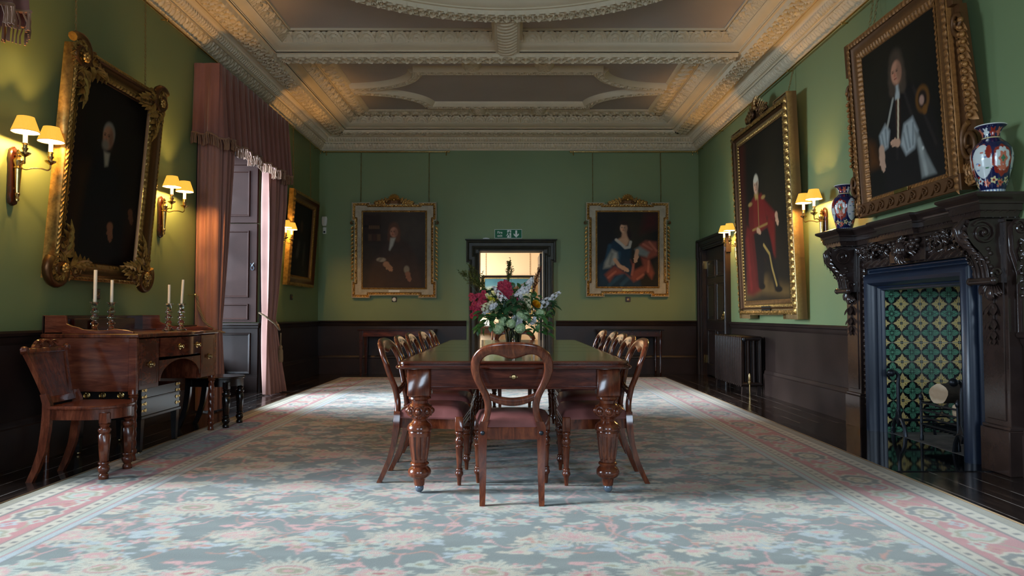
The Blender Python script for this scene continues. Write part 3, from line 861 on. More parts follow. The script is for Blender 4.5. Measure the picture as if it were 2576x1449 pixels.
    rim = [A[i, 0] for i in range(n)] + [A[n - 1, j] for j in range(1, n)] + [A[i, n - 1] for i in range(n - 2, -1, -1)] + [A[0, j] for j in range(n - 2, 0, -1)]
    low = [(p[0] * .985, p[1], .408) for p in rim]; k = len(mb.v); m = len(rim)
    mb.v.extend([tuple(p) for p in rim]); mb.v.extend(low)
    for i in range(m): j = (i + 1) % m; mb.f.append((k + i, k + m + i, k + m + j, k + j))
    mb.build('cushion', M['leather'], r, ang=70)
    return r
chair = make_chair('balloon-back mahogany chair at the near end of the table, seen from behind', 'balloon-back chairs round the dining table')
chair.location = (.0, 3.96, ZF)
ordn = ('nearest', 'second from the near end', 'middle', 'fourth from the near end', 'farthest')
for k in range(5):
    y = 4.53 + .60 * k
    ll = 'balloon-back chair on the window side of the table, %s of five' % ordn[k]
    dup(chair, (-(.72, .725, .735, .71, .695)[k], y, ZF), -PI / 2 + .02 * (k - 2) * (-1) ** k, ll)
    ll = 'balloon-back chair on the fireplace side of the table, %s of five' % ordn[k]
    dup(chair, ((.735, .765, .80, .82, .80)[k], y - .02, ZF), PI / 2 + .015 * (-1) ** k, ll)
dup(chair, (.03, 7.56, ZF), PI, 'balloon-back chair at the far end of the table, behind the vase')

# ------------------------------------------------------------------ hall chairs (local: front = +y)
def make_hall_chair(label, mat, group, carve=True):
    r = thing('hall_chair', label, 'chair', group=group)
    mb = MB(); P = []
    for k in range(25):
        a = PI * k / 24; P.append((.2 * math.cos(a) * (1 - .0 * math.sin(a)), .22 + .24 * math.sin(a) ** .75))
    P += [(-.185, .02), (.185, .02)]
    mb.prism(P, lambda a, b, t: (a, b, t), .462, .485, .006)
    mb.build('seat', mat, r)
    mb = MB(); mb.prism(poly_inset(P, .018), lambda a, b, t: (a, b, t), .395, .462); mb.build('seat_rail', mat, r)
    for s in (-1, 1):
        rows = []
        for z, y, w in ((0, -.085, .02), (.08, -.05, .022), (.2, -.012, .024), (.33, .006, .026), (.43, .012, .026), (.5, .012, .026), (.56, -.01, .02)):
            x = s * .165
            rows.append([(x - .017, y - w, z), (x + .017, y - w, z), (x + .017, y + w, z), (x - .017, y + w, z)])
        mb = MB(); mb.grid(np.array(rows), closed_v=True); n = len(mb.v); mb.f.append((3, 2, 1, 0)); mb.f.append((n - 4, n - 3, n - 2, n - 1))
        mb.build('rear_leg', mat, r)
        mb = MB(); x = s * .15; y = .365
        mb.box(x - .027, x + .027, y - .027, y + .027, .37, .44, .004)
        mb.lathe(S([(.37, .024), (.362, .034), (.352, .027), (.345, .024), (.338, .036), (.325, .039), (.312, .034), (.305, .028)])[::-1], 16, (x, y, 0))
        mb.lathe(S([(.305, .030), (.295, .037), (.2, .031), (.125, .026), (.122, .024)])[::-1], 8, (x, y, 0), ang0=PI / 8)
        mb.lathe(S([(.122, .033), (.115, .035), (.108, .028), (.1, .027), (.092, .034), (.075, .036), (.058, .03), (.048, .022), (.042, .026), (.03, .031), (.012, .029), (.0, .02)])[::-1], 16, (x, y, 0))
        mb.build('front_leg', mat, r, ang=42)
    # raked panel back
    fn = lambda a, b, t: (a, -.01 - (b - .5) * .30 + t, b)
    mb = MB(); mb.prism([(-.125, .50), (.125, .50), (.19, .83), (-.19, .83)], fn, -.012, .008)
    mb.build('back_panel', mat, r)
    mb = MB()
    for s in (-1, 1):
        rows = []
        for z, w in ((.5, .135), (.56, .128), (.65, .148), (.75, .175), (.84, .205)):
            rows.append([fn(s * (w - .012), z, -.02), fn(s * (w + .014), z, -.02), fn(s * (w + .014), z, .016), fn(s * (w - .012), z, .016)])
        g = np.array(rows); mb.grid(g, closed_v=True, flip=s < 0)
    mb.prism([(-.14, .495), (.14, .495), (.135, .54), (-.135, .54)], fn, -.016, .018, .004)
    mb.build('back_frame', mat, r, ang=45)
    mb = MB(); mb.prism([(-.205, .825), (.205, .825), (.215, .86), (-.215, .86)], fn, -.018, .02, .005)
    top = []
    for k in range(21):
        x = .125 - .25 * k / 20; top.append((x, .86 + .055 * math.cos(x / .125 * PI / 2) ** .8))
    mb.prism([(-.125, .858), (.125, .858)] + top[1:-1], fn, -.014, .016, .003)
    for s in (-1, 1):
        mb.tube([fn(s * (.09 - .05 * (k / 14)) + s * .035 * (1 - k / 16) * math.cos(k * .6), .885 + .022 * (1 - k / 16) * math.sin(k * .6), .02) for k in range(15)], [.008 * (1 - k / 22) for k in range(15)], 6)
        mb.tube([fn(s * .2, .83, -.02), fn(s * .222, .848, 0), fn(s * .222, .85, .03)], [.016, .02, .017], 8)
        mb.lathe([(.001, -.012), (.018, -.008), (.02, .004), (.012, .012), (.001, .014)], 12, fn(s * .222, .86, .01))
    mb.tube([fn(.05 * math.cos(a), .868 + .038 * math.sin(a), .02) for a in np.linspace(0, PI, 14)], .006, 6)
    mb.build('crest_rail', mat, r, ang=45)
    return r
hc = make_hall_chair('brown mahogany hall chair with carved panel back, near the end of the sideboard', M['sidewood'], 'hall chairs against the wainscot')
hc.location = (-3.02, 4.60, 0); hc.rotation_euler = (0, 0, -PI / 2 + .05)
hc2 = make_hall_chair('near-black hall chair at the far end of the sideboard, below the window shutter', M['black'], 'hall chairs against the wainscot')
hc2.location = (-3.05, 6.62, 0); hc2.rotation_euler = (0, 0, -PI / 2 - .03)

# ------------------------------------------------------------------ sideboard (built in world orientation, origin at its near front foot)
sb = thing('sideboard', 'bow-fronted mahogany sideboard with raised back, carrying four candlesticks', 'sideboard', (-2.74, 5.0, 0))
# local: x to the room (0 = front corner), y along the wall 0..1.34
SL = 1.34
def front(y): return .0 + .07 * math.sin(PI * min(1, max(0, (y - .32) / (SL - .64)))) if .32 < y < SL - .32 else 0.0
mb = MB(); P = [(-.7, -.01)] + [(.015 + front(y), y) for y in np.linspace(-.015, SL + .015, 41)] + [(-.7, SL + .01)]
mb.prism(P, lambda a, b, t: (a, b, t), .905, .935, .006); mb.build('top', M['sidewood'], sb)
for y0, y1, nm in ((.0, .025, 'end_panel'), (SL - .025, SL, 'end_panel')):
    mb = MB().box(-.62, -.06, y0, y1, .515, .905).box(-.69, -.62, y0 - .004, y1 + .004, .515, .905, .004).box(-.06, .0, y0 - .005, y1 + .005, .49, .905, .004)
    mb.build(nm, M['sideend'], sb)
mb = MB().box(-.68, -.66, .02, SL - .02, .52, .905).box(-.66, -.03, .30, .325, .52, .905).box(-.66, -.03, SL - .325, SL - .30, .52, .905).box(-.66, -.03, .02, .31, .515, .535).box(-.66, -.03, SL - .31, SL - .02, .515, .535)
mb.box(-.66, .0, .32, SL - .32, .72, .735); mb.build('carcass', M['sidewood'], sb)
for y0, y1 in ((.03, .315), (SL - .315, SL - .03)):
    mb = MB(); fn = lambda a, z, t: (t, a, z)
    mb.prism(rect(y0 + .004, y1 - .004, .52, .895), fn, -.03, .002, .003)
    moulding(mb, rect(y0 + .03, y1 - .03, .55, .865), [(0, .002), (.001, .0035), (.005, .0035), (.006, .002)], fn)
    o = mb.build('cupboard_door', M['sidefront'], sb)
    k = MB(); yc = (y0 + y1) / 2 + .01; k.lathe([(.026, 0), (.027, .004), (.02, .007), (.014, .007), (.011, .016), (.017, .024), (.015, .032), (.001, .035)], 18); k.xf(Matrix.Translation((.002, yc, .70)) @ Matrix.Rotation(PI / 2, 4, 'Y')); k.build('knob', M['brassold'], o)
mb = MB(); P = [(-.04, .33)] + [(front(y) + .004, y) for y in np.linspace(.33, SL - .33, 25)] + [(-.04, SL - .33)]
mb.prism(P, lambda a, b, t: (a, b, t), .745, .895, .003); dr = mb.build('bow_drawer', M['sidefront'], sb)
for y in (.52, SL - .52):
    k = MB(); k.lathe([(.026, 0), (.027, .004), (.02, .007), (.014, .007), (.011, .016), (.017, .024), (.015, .032), (.001, .035)], 18); k.xf(Matrix.Translation((front(y) + .004, y, .82)) @ Matrix.Rotation(PI / 2, 4, 'Y')); k.build('knob', M['brass'], dr)
mb = MB(); P = [(.32, .735)] + [(y, .735) for y in np.linspace(.33, SL - .33, 3)] + [(SL - .32, .735), (SL - .32, .56)]
ar = [(SL / 2 + .30 * math.cos(a) * 1.1, .56 + .15 * math.sin(a)) for a in np.linspace(0, PI, 21)]
mb.prism((P + ar + [(.32, .56)])[::-1], lambda a, z, t: (t, a, z), -.02, 0); mb.build('arched_apron', M['sidefront'], sb)
# back gallery with shaped ends
mb = MB().box(-.70, -.675, 0, SL, .935, 1.07, .004).box(-.675, -.55, .0, SL, .935, .945)
mb.box(-.675, -.62, .25, SL - .25, .935, 1.045, .004).box(-.60, -.595, .45, SL - .45, .96, 1.03); mb.build('back_gallery', M['darkmahog'], sb)
for y0 in (.0, SL - .022):
    P = [(-.69, .935), (-.03, .935), (-.03, .95), (-.08, .962), (-.16, .972), (-.22, .962), (-.30, .958), (-.40, .968), (-.44, .985), (-.48, .992), (-.52, 1.01), (-.53, 1.07), (-.69, 1.07)]
    mb = MB(); mb.prism(P, lambda a, z, t: (a, t, z), y0, y0 + .022, .003); mb.build('gallery_end', M['sideend'], sb)
def spiral(t, z): return 1 + .09 * math.sin(3 * t + z * 95)
for x, y in ((-.03, .02), (-.03, SL - .02), (-.66, .03), (-.66, SL - .03)):
    mb = MB()
    if x > -.1:
        mb.lathe([(.022, 0), (.028, .02), (.024, .04), (.02, .055), (.03, .07), (.031, .09), (.024, .1)], 16, (x, y, 0))
        mb.lathe([(.025, z) for z in np.arange(.10, .47, .006)], 24, (x, y, 0), spiral, cap=False)
        mb.lathe([(.026, .465), (.034, .475), (.028, .482), (.034, .49), (.03, .5), (.03, .53)], 16, (x, y, 0))
    else: mb.lathe([(.016, 0), (.03, .52)], 10, (x, y, 0))
    mb.build('leg', M['sidewood'], sb, ang=50)
# cellaret chest on legs standing below the sideboard
cl = thing('cellaret', 'small dark chest on legs with gilt strap hinges, standing under the sideboard', 'chest', (-2.84, 5.26, 0))
mb = MB().box(-.52, 0, 0, .6, .29, .508, .004).box(-.53, .008, -.008, .608, .42, .43, .003); mb.build('body', M['black'], cl)
mb = MB().box(-.53, .01, -.01, .61, .27, .295, .004); mb.build('base_moulding', M['black'], cl)
for x in (-.49, -.025):
    for y in (.025, .575):
        l = MB(); rows = [[(x - w, y - w, z), (x + w, y - w, z), (x + w, y + w, z), (x - w, y + w, z)] for z, w in ((.02, .016), (.28, .025))]
        l.grid(np.array(rows), closed_v=True); o = l.build('leg', M['black'], cl); q = MB(); q.blob((x, y, .014), (.014, .014, .014)); q.build('castor', M['brassold'], o)
for y in (.0, .6):
    for z in (.335, .385, .44, .49):
        k = MB(); s = 1 if y < .1 else -1
        k.prism([(y, z - .008), (y + s * .05, z - .008), (y + s * .06, z - .016), (y + s * .075, z), (y + s * .06, z + .016), (y + s * .05, z + .008), (y, z + .008)][::s], lambda a, b, t: (t, a, b), 0, .004)
        k.blob((.005, y + s * .03, z), .006, 6, 4); k.build('gilt_hinge', M['brass'], cl)
for x in (-.3, -.16, -.42):
    k2 = MB(); k2.tube([(x + .018 * math.cos(a), -.010, .455 + .02 * math.sin(a)) for a in np.linspace(0, 2 * PI, 15)[:-1]], .004, 6, closed=True); k2.blob((x, -.008, .475), .008, 8, 6); k2.blob((x, -.002, .46), (.028, .004, .028), 14, 6)
    k2.build('ring_pull', M['brass'], cl)

# ------------------------------------------------------------------ glass candlesticks and candles on the sideboard
CP = [(.048, 0), (.05, .006), (.04, .012), (.022, .03), (.017, .052), (.026, .066), (.029, .074), (.016, .088), (.014, .094), (.03, .11), (.031, .118), (.016, .134), (.015, .142), (.028, .156), (.029, .164), (.017, .176), (.015, .186), (.02, .195), (.021, .215), (.018, .222), (.036, .232), (.037, .236), (.014, .238), (.013, .205)]
cs0 = None
for k, (px, py, ch, lab, lab2) in enumerate(((-3.165, 5.18, .27, 'crystal candlestick under the tallest candle, nearest the wide gallery end', 'tall thick white candle, the tallest, at the near end of the sideboard'),
      (-3.12, 5.32, .20, 'crystal candlestick second from the near end of the sideboard', 'white candle second from the near end of the sideboard'),
      (-2.98, 5.93, .19, 'crystal candlestick holding the shorter candle at the far end of the sideboard', 'short white candle of the pair near the pink curtain'),
      (-2.93, 6.05, .24, 'crystal candlestick nearest the pink curtain, under a leaning candle', 'slightly leaning ivory candle nearest the pink curtain'))):
    if cs0 is None:
        mb = MB(); mb.lathe(CP, 12); cs0 = mb.build('candlestick', M['crystal'], None, ang=20); tag(cs0, lab, 'candlestick', 'crystal candlesticks on the sideboard'); cs0.location = (px, py, .936)
    else: dup(cs0, (px, py, .936), 0, lab)
    c = thing('candle', lab2, 'candle', (px, py, .936 + .205), (0, .05 if k == 3 else 0, 0), 'candles in the crystal candlesticks')
    r = .0125 if k == 0 else .011
    mb = MB(); mb.lathe([(r, .002), (r, ch), (r * .85, ch + .004), (r * .3, ch + .002)], 16); mb.build('wax', M['candle'], c)
    mb = MB(); mb.tube([(0, 0, ch), (.001, 0, ch + .008), (.005, 0, ch + .014)], .0013, 5); mb.build('wick', M['iron'], c)

# ------------------------------------------------------------------ console tables against the back wall
def console(x0, x1, label, turned):
    r = thing('console_table', label, 'table', ((x0 + x1) / 2, YB - .08, 0)); w = (x1 - x0) / 2
    mb = MB(); mb.prism(rect(-w, w, -.5, 0), lambda a, b, t: (a, b, t), .79, .815, .006); mb.build('top', M['black'] if turned else M['darkmahog'], r)
    mb = MB().box(-w + .05, w - .05, -.46, -.44, .69, .79).box(-w + .05, -w + .07, -.46, -.02, .69, .79).box(w - .07, w - .05, -.46, -.02, .69, .79); mb.build('frieze', M['mahogX'] if not turned else M['darkmahog'], r)
    for x in (-w + .06, w - .06):
        for y in (-.45, -.04):
            l = MB()
            if turned: l.lathe([(.01, 0), (.014, .05), (.02, .06), (.014, .075), (.022, .5), (.026, .62), (.018, .66), (.026, .68), (.026, .79)], 12, (x, y, 0))
            else: l.grid(np.array([[(x - q, y - q, z), (x + q, y - q, z), (x + q, y + q, z), (x - q, y + q, z)] for z, q in ((0, .016), (.66, .03), (.79, .03))]), closed_v=True)
            l.build('leg', M['darkmahog'], r)
console(-2.68, -1.35, 'plain dark console table against the back wall below the cream-framed gentleman', False)
console(1.5, 2.64, 'dark console table with thin turned legs below the portrait of a lady', True)
# ------------------------------------------------------------------ painted canvases
class Paint:
    def __init__(s, w, h, res, bg):
        s.w, s.h = w, h; s.nx = int(w / res); s.ny = int(h / res)
        s.U, s.V = np.meshgrid(np.linspace(0, 1, s.nx), np.linspace(0, 1, s.ny), indexing='ij')
        s.X = s.U * w; s.Y = s.V * h
        s.C = np.zeros((s.nx, s.ny, 3)) + np.array(rgb(*bg)[:3])
        s.rng = np.random.RandomState(5)
    def _put(s, m, c, a=1.0):
        m = np.clip(m, 0, 1)[..., None] * a; s.C = s.C * (1 - m) + np.array(rgb(*c)[:3]) * m; return s
    def ell(s, u, v, ru, rv, c, soft=.35, rot=0, a=1.0):
        dx = (s.U - u) * s.w; dy = (s.V - v) * s.h; cr, sr = math.cos(rot), math.sin(rot)
        x = dx * cr + dy * sr; y = -dx * sr + dy * cr
        d = np.sqrt((x / (ru * s.w)) ** 2 + (y / (rv * s.h)) ** 2)
        return s._put((1 - d) / max(soft, 1e-3) + .5, c, a)
    def poly(s, pts, c, soft=.015, a=1.0):
        P = np.array(pts, float) * np.array([s.w, s.h]); n = len(P)
        ins = np.zeros(s.X.shape, bool); D = np.full(s.X.shape, 9.0)
        for i in range(n):
            x0, y0 = P[i]; x1, y1 = P[(i + 1) % n]
            if y0 != y1:
                cond = ((y0 > s.Y) != (y1 > s.Y)) & (s.X < (x1 - x0) * (s.Y - y0) / (y1 - y0) + x0); ins ^= cond
            L = (x1 - x0) ** 2 + (y1 - y0) ** 2 + 1e-9; t = np.clip(((s.X - x0) * (x1 - x0) + (s.Y - y0) * (y1 - y0)) / L, 0, 1)
            D = np.minimum(D, np.hypot(s.X - x0 - t * (x1 - x0), s.Y - y0 - t * (y1 - y0)))
        D = np.where(ins, D, -D); return s._put(D / (soft * s.h) * .5 + .5, c, a)
    def stroke(s, pts, r, c, soft=.5, a=1.0):
        P = np.array(pts, float) * np.array([s.w, s.h]); D = np.full(s.X.shape, 9.0)
        for i in range(len(P) - 1):
            x0, y0 = P[i]; x1, y1 = P[i + 1]; L = (x1 - x0) ** 2 + (y1 - y0) ** 2 + 1e-9
            t = np.clip(((s.X - x0) * (x1 - x0) + (s.Y - y0) * (y1 - y0)) / L, 0, 1)
            D = np.minimum(D, np.hypot(s.X - x0 - t * (x1 - x0), s.Y - y0 - t * (y1 - y0)))
        return s._put((1 - D / (r * s.w)) / soft + .5, c, a)
    def hand(s, u, v, d, c, k=1.0):
        ru = .028 * k; ax, ay = math.cos(d), math.sin(d)
        s.ell(u, v, ru * 1.2, ru * 1.1 * s.w / s.h, c, .4)
        for j in range(4):
            o = (j - 1.5) * .013 * k; x0 = u - ay * o; y0 = v + ax * o * s.w / s.h
            L = (.075, .09, .085, .068)[j] * k
            s.stroke([(x0, y0), (x0 + ax * L * .6, y0 + ay * L * .6 * s.w / s.h), (x0 + ax * L - ay * .006, y0 + ay * L * s.w / s.h - .004)], .0075 * k, c, .6)
        s.stroke([(u, v), (u + ax * .04 * k + ay * .03 * k, v + (ay * .04 - ax * .03) * k * s.w / s.h)], .009 * k, c, .6); return s
    def face(s, u, v, ru, skin, hair=None, turn=.2, wig=False, shade=.62):
        rv = ru * 1.32 * s.w / s.h; dk = tuple(int(x * shade) for x in skin); h = s.h
        if hair and wig:
            for du, dv, k in ((0, .9, 1.25), (-.75, .3, .8), (.75, .3, .85), (-.95, -.5, .75), (.95, -.5, .8), (-.95, -1.3, .7), (.95, -1.3, .75)):
                s.ell(u + du * ru, v + dv * rv, ru * k, rv * k * .85, hair, .6)
        elif hair: s.ell(u + .1 * ru, v + .35 * rv, ru * 1.12, rv * 1.0, hair, .3)
        s.ell(u, v, ru, rv, skin, .3)
        s.ell(u + .55 * ru, v - .05 * rv, ru * .5, rv * .85, dk, .9, a=.7)
        ex = -turn * ru
        for sx in (-1, 1):
            s.ell(u + ex + sx * .38 * ru, v + .14 * rv, ru * .2, rv * .1, dk, .8, a=.8); s.ell(u + ex + sx * .38 * ru, v + .1 * rv, ru * .11, rv * .055, (24, 16, 12), .6)
            s.stroke([(u + ex + sx * .55 * ru, v + .25 * rv), (u + ex + sx * .2 * ru, v + .29 * rv)], ru * .05, dk, .8, .8)
        s.stroke([(u + ex + .06 * ru, v + .2 * rv), (u + ex - .06 * ru, v - .2 * rv)], ru * .08, dk, 1, .5)
        s.ell(u + ex - .02 * ru, v - .22 * rv, ru * .16, rv * .07, dk, .8, a=.8)
        s.stroke([(u + ex - .22 * ru, v - .48 * rv), (u + ex + .22 * ru, v - .48 * rv)], ru * .07, (int(skin[0] * .72), int(skin[1] * .45), int(skin[2] * .42)), .8)
        s.ell(u - .35 * ru, v - .15 * rv, ru * .25, rv * .18, (min(255, skin[0] + 8), int(skin[1] * .85), int(skin[2] * .8)), 1, a=.5)
        return s
    def mottle(s, k=.08, n=18):
        z = s.rng.rand(n, int(n * s.h / s.w) + 2); xi = s.U * (z.shape[0] - 1.001); yi = s.V * (z.shape[1] - 1.001)
        i = xi.astype(int); j = yi.astype(int); fx = xi - i; fy = yi - j
        q = z[i, j] * (1 - fx) * (1 - fy) + z[i + 1, j] * fx * (1 - fy) + z[i, j + 1] * (1 - fx) * fy + z[i + 1, j + 1] * fx * fy
        s.C *= (1 + k * (q - .5) * 2)[..., None]; return s
    def build(s, parent, x0, z0, y, flip=False):
        A = np.stack([x0 + s.X, 0 * s.X + y, z0 + s.Y], -1)
        return np_mesh('canvas', A, M['canvas'], parent, np.clip(s.C, 0, 1))

def old_gentleman(w, h):
    p = Paint(w, h, .008, (17, 12, 11)); p.poly([(0, 0), (.12, 0), (.1, 1), (0, 1)], (40, 20, 16), .1); p.ell(.45, .85, .5, .3, (22, 16, 12), 1)
    p.poly([(.08, .05), (.1, .52), (.25, .55), (.3, .05)], (48, 30, 16), .04); p.poly([(.7, .0), (.72, .3), (1, .34), (1, 0)], (34, 18, 12), .05)
    p.poly([(.15, 0), (.22, .42), (.34, .6), (.48, .63), (.62, .56), (.72, .4), (.82, .3), (.8, 0)], (13, 14, 19), .03)
    p.poly([(.42, .63), (.5, .63), (.49, .56), (.45, .55)], (150, 140, 120), .01); p.face(.46, .715, .072, (158, 112, 84), (128, 120, 108), .3)
    p.ell(.43, .67, .045, .03, (120, 108, 94), .8); 
    p.hand(.6, .22, -1.4, (128, 82, 58), 1.3); p.hand(.88, .33, -1.2, (96, 58, 40), 1.1); return p.mottle()
def wigged_gentleman(w, h):
    p = Paint(w, h, .009, (54, 44, 36)); p.ell(.75, .75, .3, .3, (68, 59, 50), 1)
    p.poly([(0, .6), (.28, .6), (.28, .97), (0, .97)], (44, 32, 25), .02); p.poly([(0, .8), (.28, .8), (.28, .83), (0, .83)], (28, 20, 16), .01)
    for k in range(6): p.poly([(.09 + .03 * k, .78), (.112 + .03 * k, .78), (.112 + .03 * k, .825), (.09 + .03 * k, .825)], (92, 68, 44), .006)
    for k, c in enumerate(((80, 56, 38), (70, 44, 32), (90, 64, 40))): p.poly([(.08 + .07 * k, .62), (.14 + .07 * k, .62), (.14 + .07 * k, .71), (.08 + .07 * k, .71)], c, .01)
    p.poly([(.08, 0), (.12, .3), (.28, .5), (.38, .64), (.55, .66), (.72, .6), (.86, .42), (.95, .0)], (66, 49, 39), .03)
    p.face(.495, .735, .062, (176, 124, 100), (92, 62, 44), .3, True); p.poly([(.44, .66), (.52, .66), (.48, .56), (.43, .49), (.415, .5)], (176, 170, 156), .012)
    p.ell(.29, .37, .075, .03, (150, 138, 120), .4); p.hand(.37, .31, -.8, (166, 122, 92), 1.5); p.ell(.7, .24, .045, .05, (140, 128, 108), .5); p.hand(.72, .18, -1.3, (140, 98, 76), 1.3)
    p.stroke([(.2, .3), (.35, .45), (.4, .6)], .02, (66, 52, 44), 1, .5); p.stroke([(.6, .1), (.66, .4), (.62, .55)], .02, (64, 50, 42), 1, .5); return p.mottle(.1)
def blue_lady(w, h):
    p = Paint(w, h, .009, (24, 20, 15)); p.ell(.62, .68, .25, .25, (46, 38, 22), 1); p.poly([(.72, .72), (.8, .98), (1, 1), (1, .8)], (66, 24, 18), .06)
    p.poly([(.02, 0), (.02, .28), (.14, .38), (.22, .58), (.3, .64), (.5, .62), (.56, .5), (.55, .3), (.7, .1), (.72, 0)], (24, 50, 66), .02)
    for q in (((.2, .55), (.14, .3)), ((.36, .45), (.33, .25)), ((.2, .02), (.4, .16)), ((.4, .02), (.52, .12))): p.stroke(q, .03, (42, 78, 96), 1, .7)
    p.ell(.44, .79, .08, .09, (38, 22, 16), .4); p.stroke([(.5, .8), (.53, .68), (.5, .62)], .035, (38, 22, 16), .8)
    p.poly([(.33, .63), (.42, .67), (.49, .67), (.53, .62), (.5, .56), (.46, .53), (.41, .57)], (202, 158, 124), .015); p.poly([(.41, .74), (.48, .74), (.5, .65), (.4, .65)], (196, 150, 118), .012)
    p.stroke([(.31, .63), (.4, .57), (.46, .52), (.53, .53), (.55, .6)], .022, (190, 184, 170), .7); p.face(.435, .785, .06, (212, 164, 130), None, .1); p.ell(.45, .855, .07, .03, (40, 24, 17), .5)
    p.poly([(.24, .5), (.33, .46), (.34, .38), (.22, .26), (.1, .24), (.12, .32)], (148, 148, 138), .02); p.stroke([(.24, .44), (.2, .3)], .02, (110, 112, 104), 1, .7); p.stroke([(.3, .44), (.27, .3)], .02, (172, 170, 158), 1, .7)
    p.poly([(.12, .16), (.2, .06), (.28, .15), (.46, .18), (.6, .06), (.75, .12), (.8, .2), (.9, .1), (.94, .18), (.86, .36), (.72, .4), (.76, .28), (.62, .22), (.55, .36), (.6, .24), (.55, .12), (.4, .22), (.28, .28)], (134, 68, 52), .02)
    p.poly([(.7, .56), (.8, .62), (.98, .6), (1, .42), (.84, .36), (.72, .44)], (140, 74, 56), .02)
    for q in (((.76, .57), (.9, .5)), ((.86, .6), (.98, .48)), ((.3, .2), (.18, .12)), ((.6, .3), (.57, .16)), ((.85, .34), (.84, .2)), ((.66, .1), (.76, .16))): p.stroke(q, .018, (182, 108, 84), 1, .7)
    p.stroke([(.29, .36), (.36, .28), (.42, .25)], .03, (204, 158, 124), .5); p.hand(.43, .25, -.5, (204, 158, 124), 1.1)
    p.poly([(.62, .5), (.7, .54), (.86, .46), (.82, .4), (.66, .43)], (124, 130, 124), .02); p.stroke([(.66, .48), (.64, .41)], .03, (204, 158, 124), .6); p.hand(.65, .40, -1.9, (204, 158, 124), 1.1); return p.mottle(.1)
def red_officer(w, h):
    p = Paint(w, h, .011, (26, 21, 15)); p.poly([(0, .45), (0, 1), (.14, 1), (.08, .45)], (70, 26, 18), .05); p.ell(.75, .6, .3, .35, (40, 32, 20), 1)
    p.poly([(0, 0), (1, 0), (1, .1), (.55, .16), (0, .12)], (104, 78, 42), .03); p.poly([(0, 0), (1, 0), (1, .03), (.4, .06), (0, .03)], (50, 38, 24), .02); p.poly([(.58, .12), (.62, .48), (1, .5), (1, .1)], (34, 27, 18), .05)
    p.poly([(.05, .06), (.06, .4), (.12, .48), (.3, .44), (.42, .2), (.4, .08), (.2, .05)], (104, 25, 23), .015); p.stroke([(.12, .4), (.16, .1)], .03, (138, 38, 34), 1, .6); p.stroke([(.25, .4), (.32, .12)], .03, (84, 14, 16), 1, .7)
    p.poly([(.5, .4), (.52, .26), (.74, .26), (.76, .46), (.64, .5)], (118, 30, 24), .02)
    p.poly([(.28, .42), (.6, .44), (.66, .36), (.78, .12), (.82, .08), (.7, .07), (.62, .2), (.5, .26), (.46, .1), (.34, .1), (.32, .25)], (20, 17, 17), .012)
    p.stroke([(.5, .34), (.62, .28), (.66, .2), (.74, .1)], .014, (168, 134, 70), .6); p.ell(.78, .075, .07, .016, (12, 10, 11), .4); p.ell(.42, .1, .07, .018, (12, 10, 11), .4)
    p.poly([(.24, .44), (.22, .6), (.34, .645), (.5, .64), (.56, .6), (.6, .44), (.42, .42)], (120, 33, 29), .012); p.poly([(.2, .6), (.3, .63), (.3, .46), (.22, .42), (.17, .5)], (102, 26, 24), .012)
    p.poly([(.52, .62), (.6, .58), (.78, .5), (.76, .46), (.58, .5)], (112, 30, 27), .012); p.stroke([(.42, .63), (.41, .45)], .008, (150, 112, 58), .8); p.ell(.23, .605, .05, .012, (156, 122, 68), .7); p.ell(.54, .615, .045, .011, (156, 122, 68), .7)
    p.stroke([(.26, .445), (.6, .455)], .010, (150, 112, 56), .8); p.poly([(.34, .655), (.43, .655), (.42, .62), (.36, .62)], (176, 140, 76), .01)
    p.face(.385, .70, .055, (206, 160, 128), (190, 176, 150), .1); p.ell(.385, .735, .05, .016, (196, 184, 160), .5); p.hand(.8, .485, -1.3, (196, 146, 112), .9); p.hand(.38, .435, -.3, (196, 146, 112), .8); return p.mottle(.1)
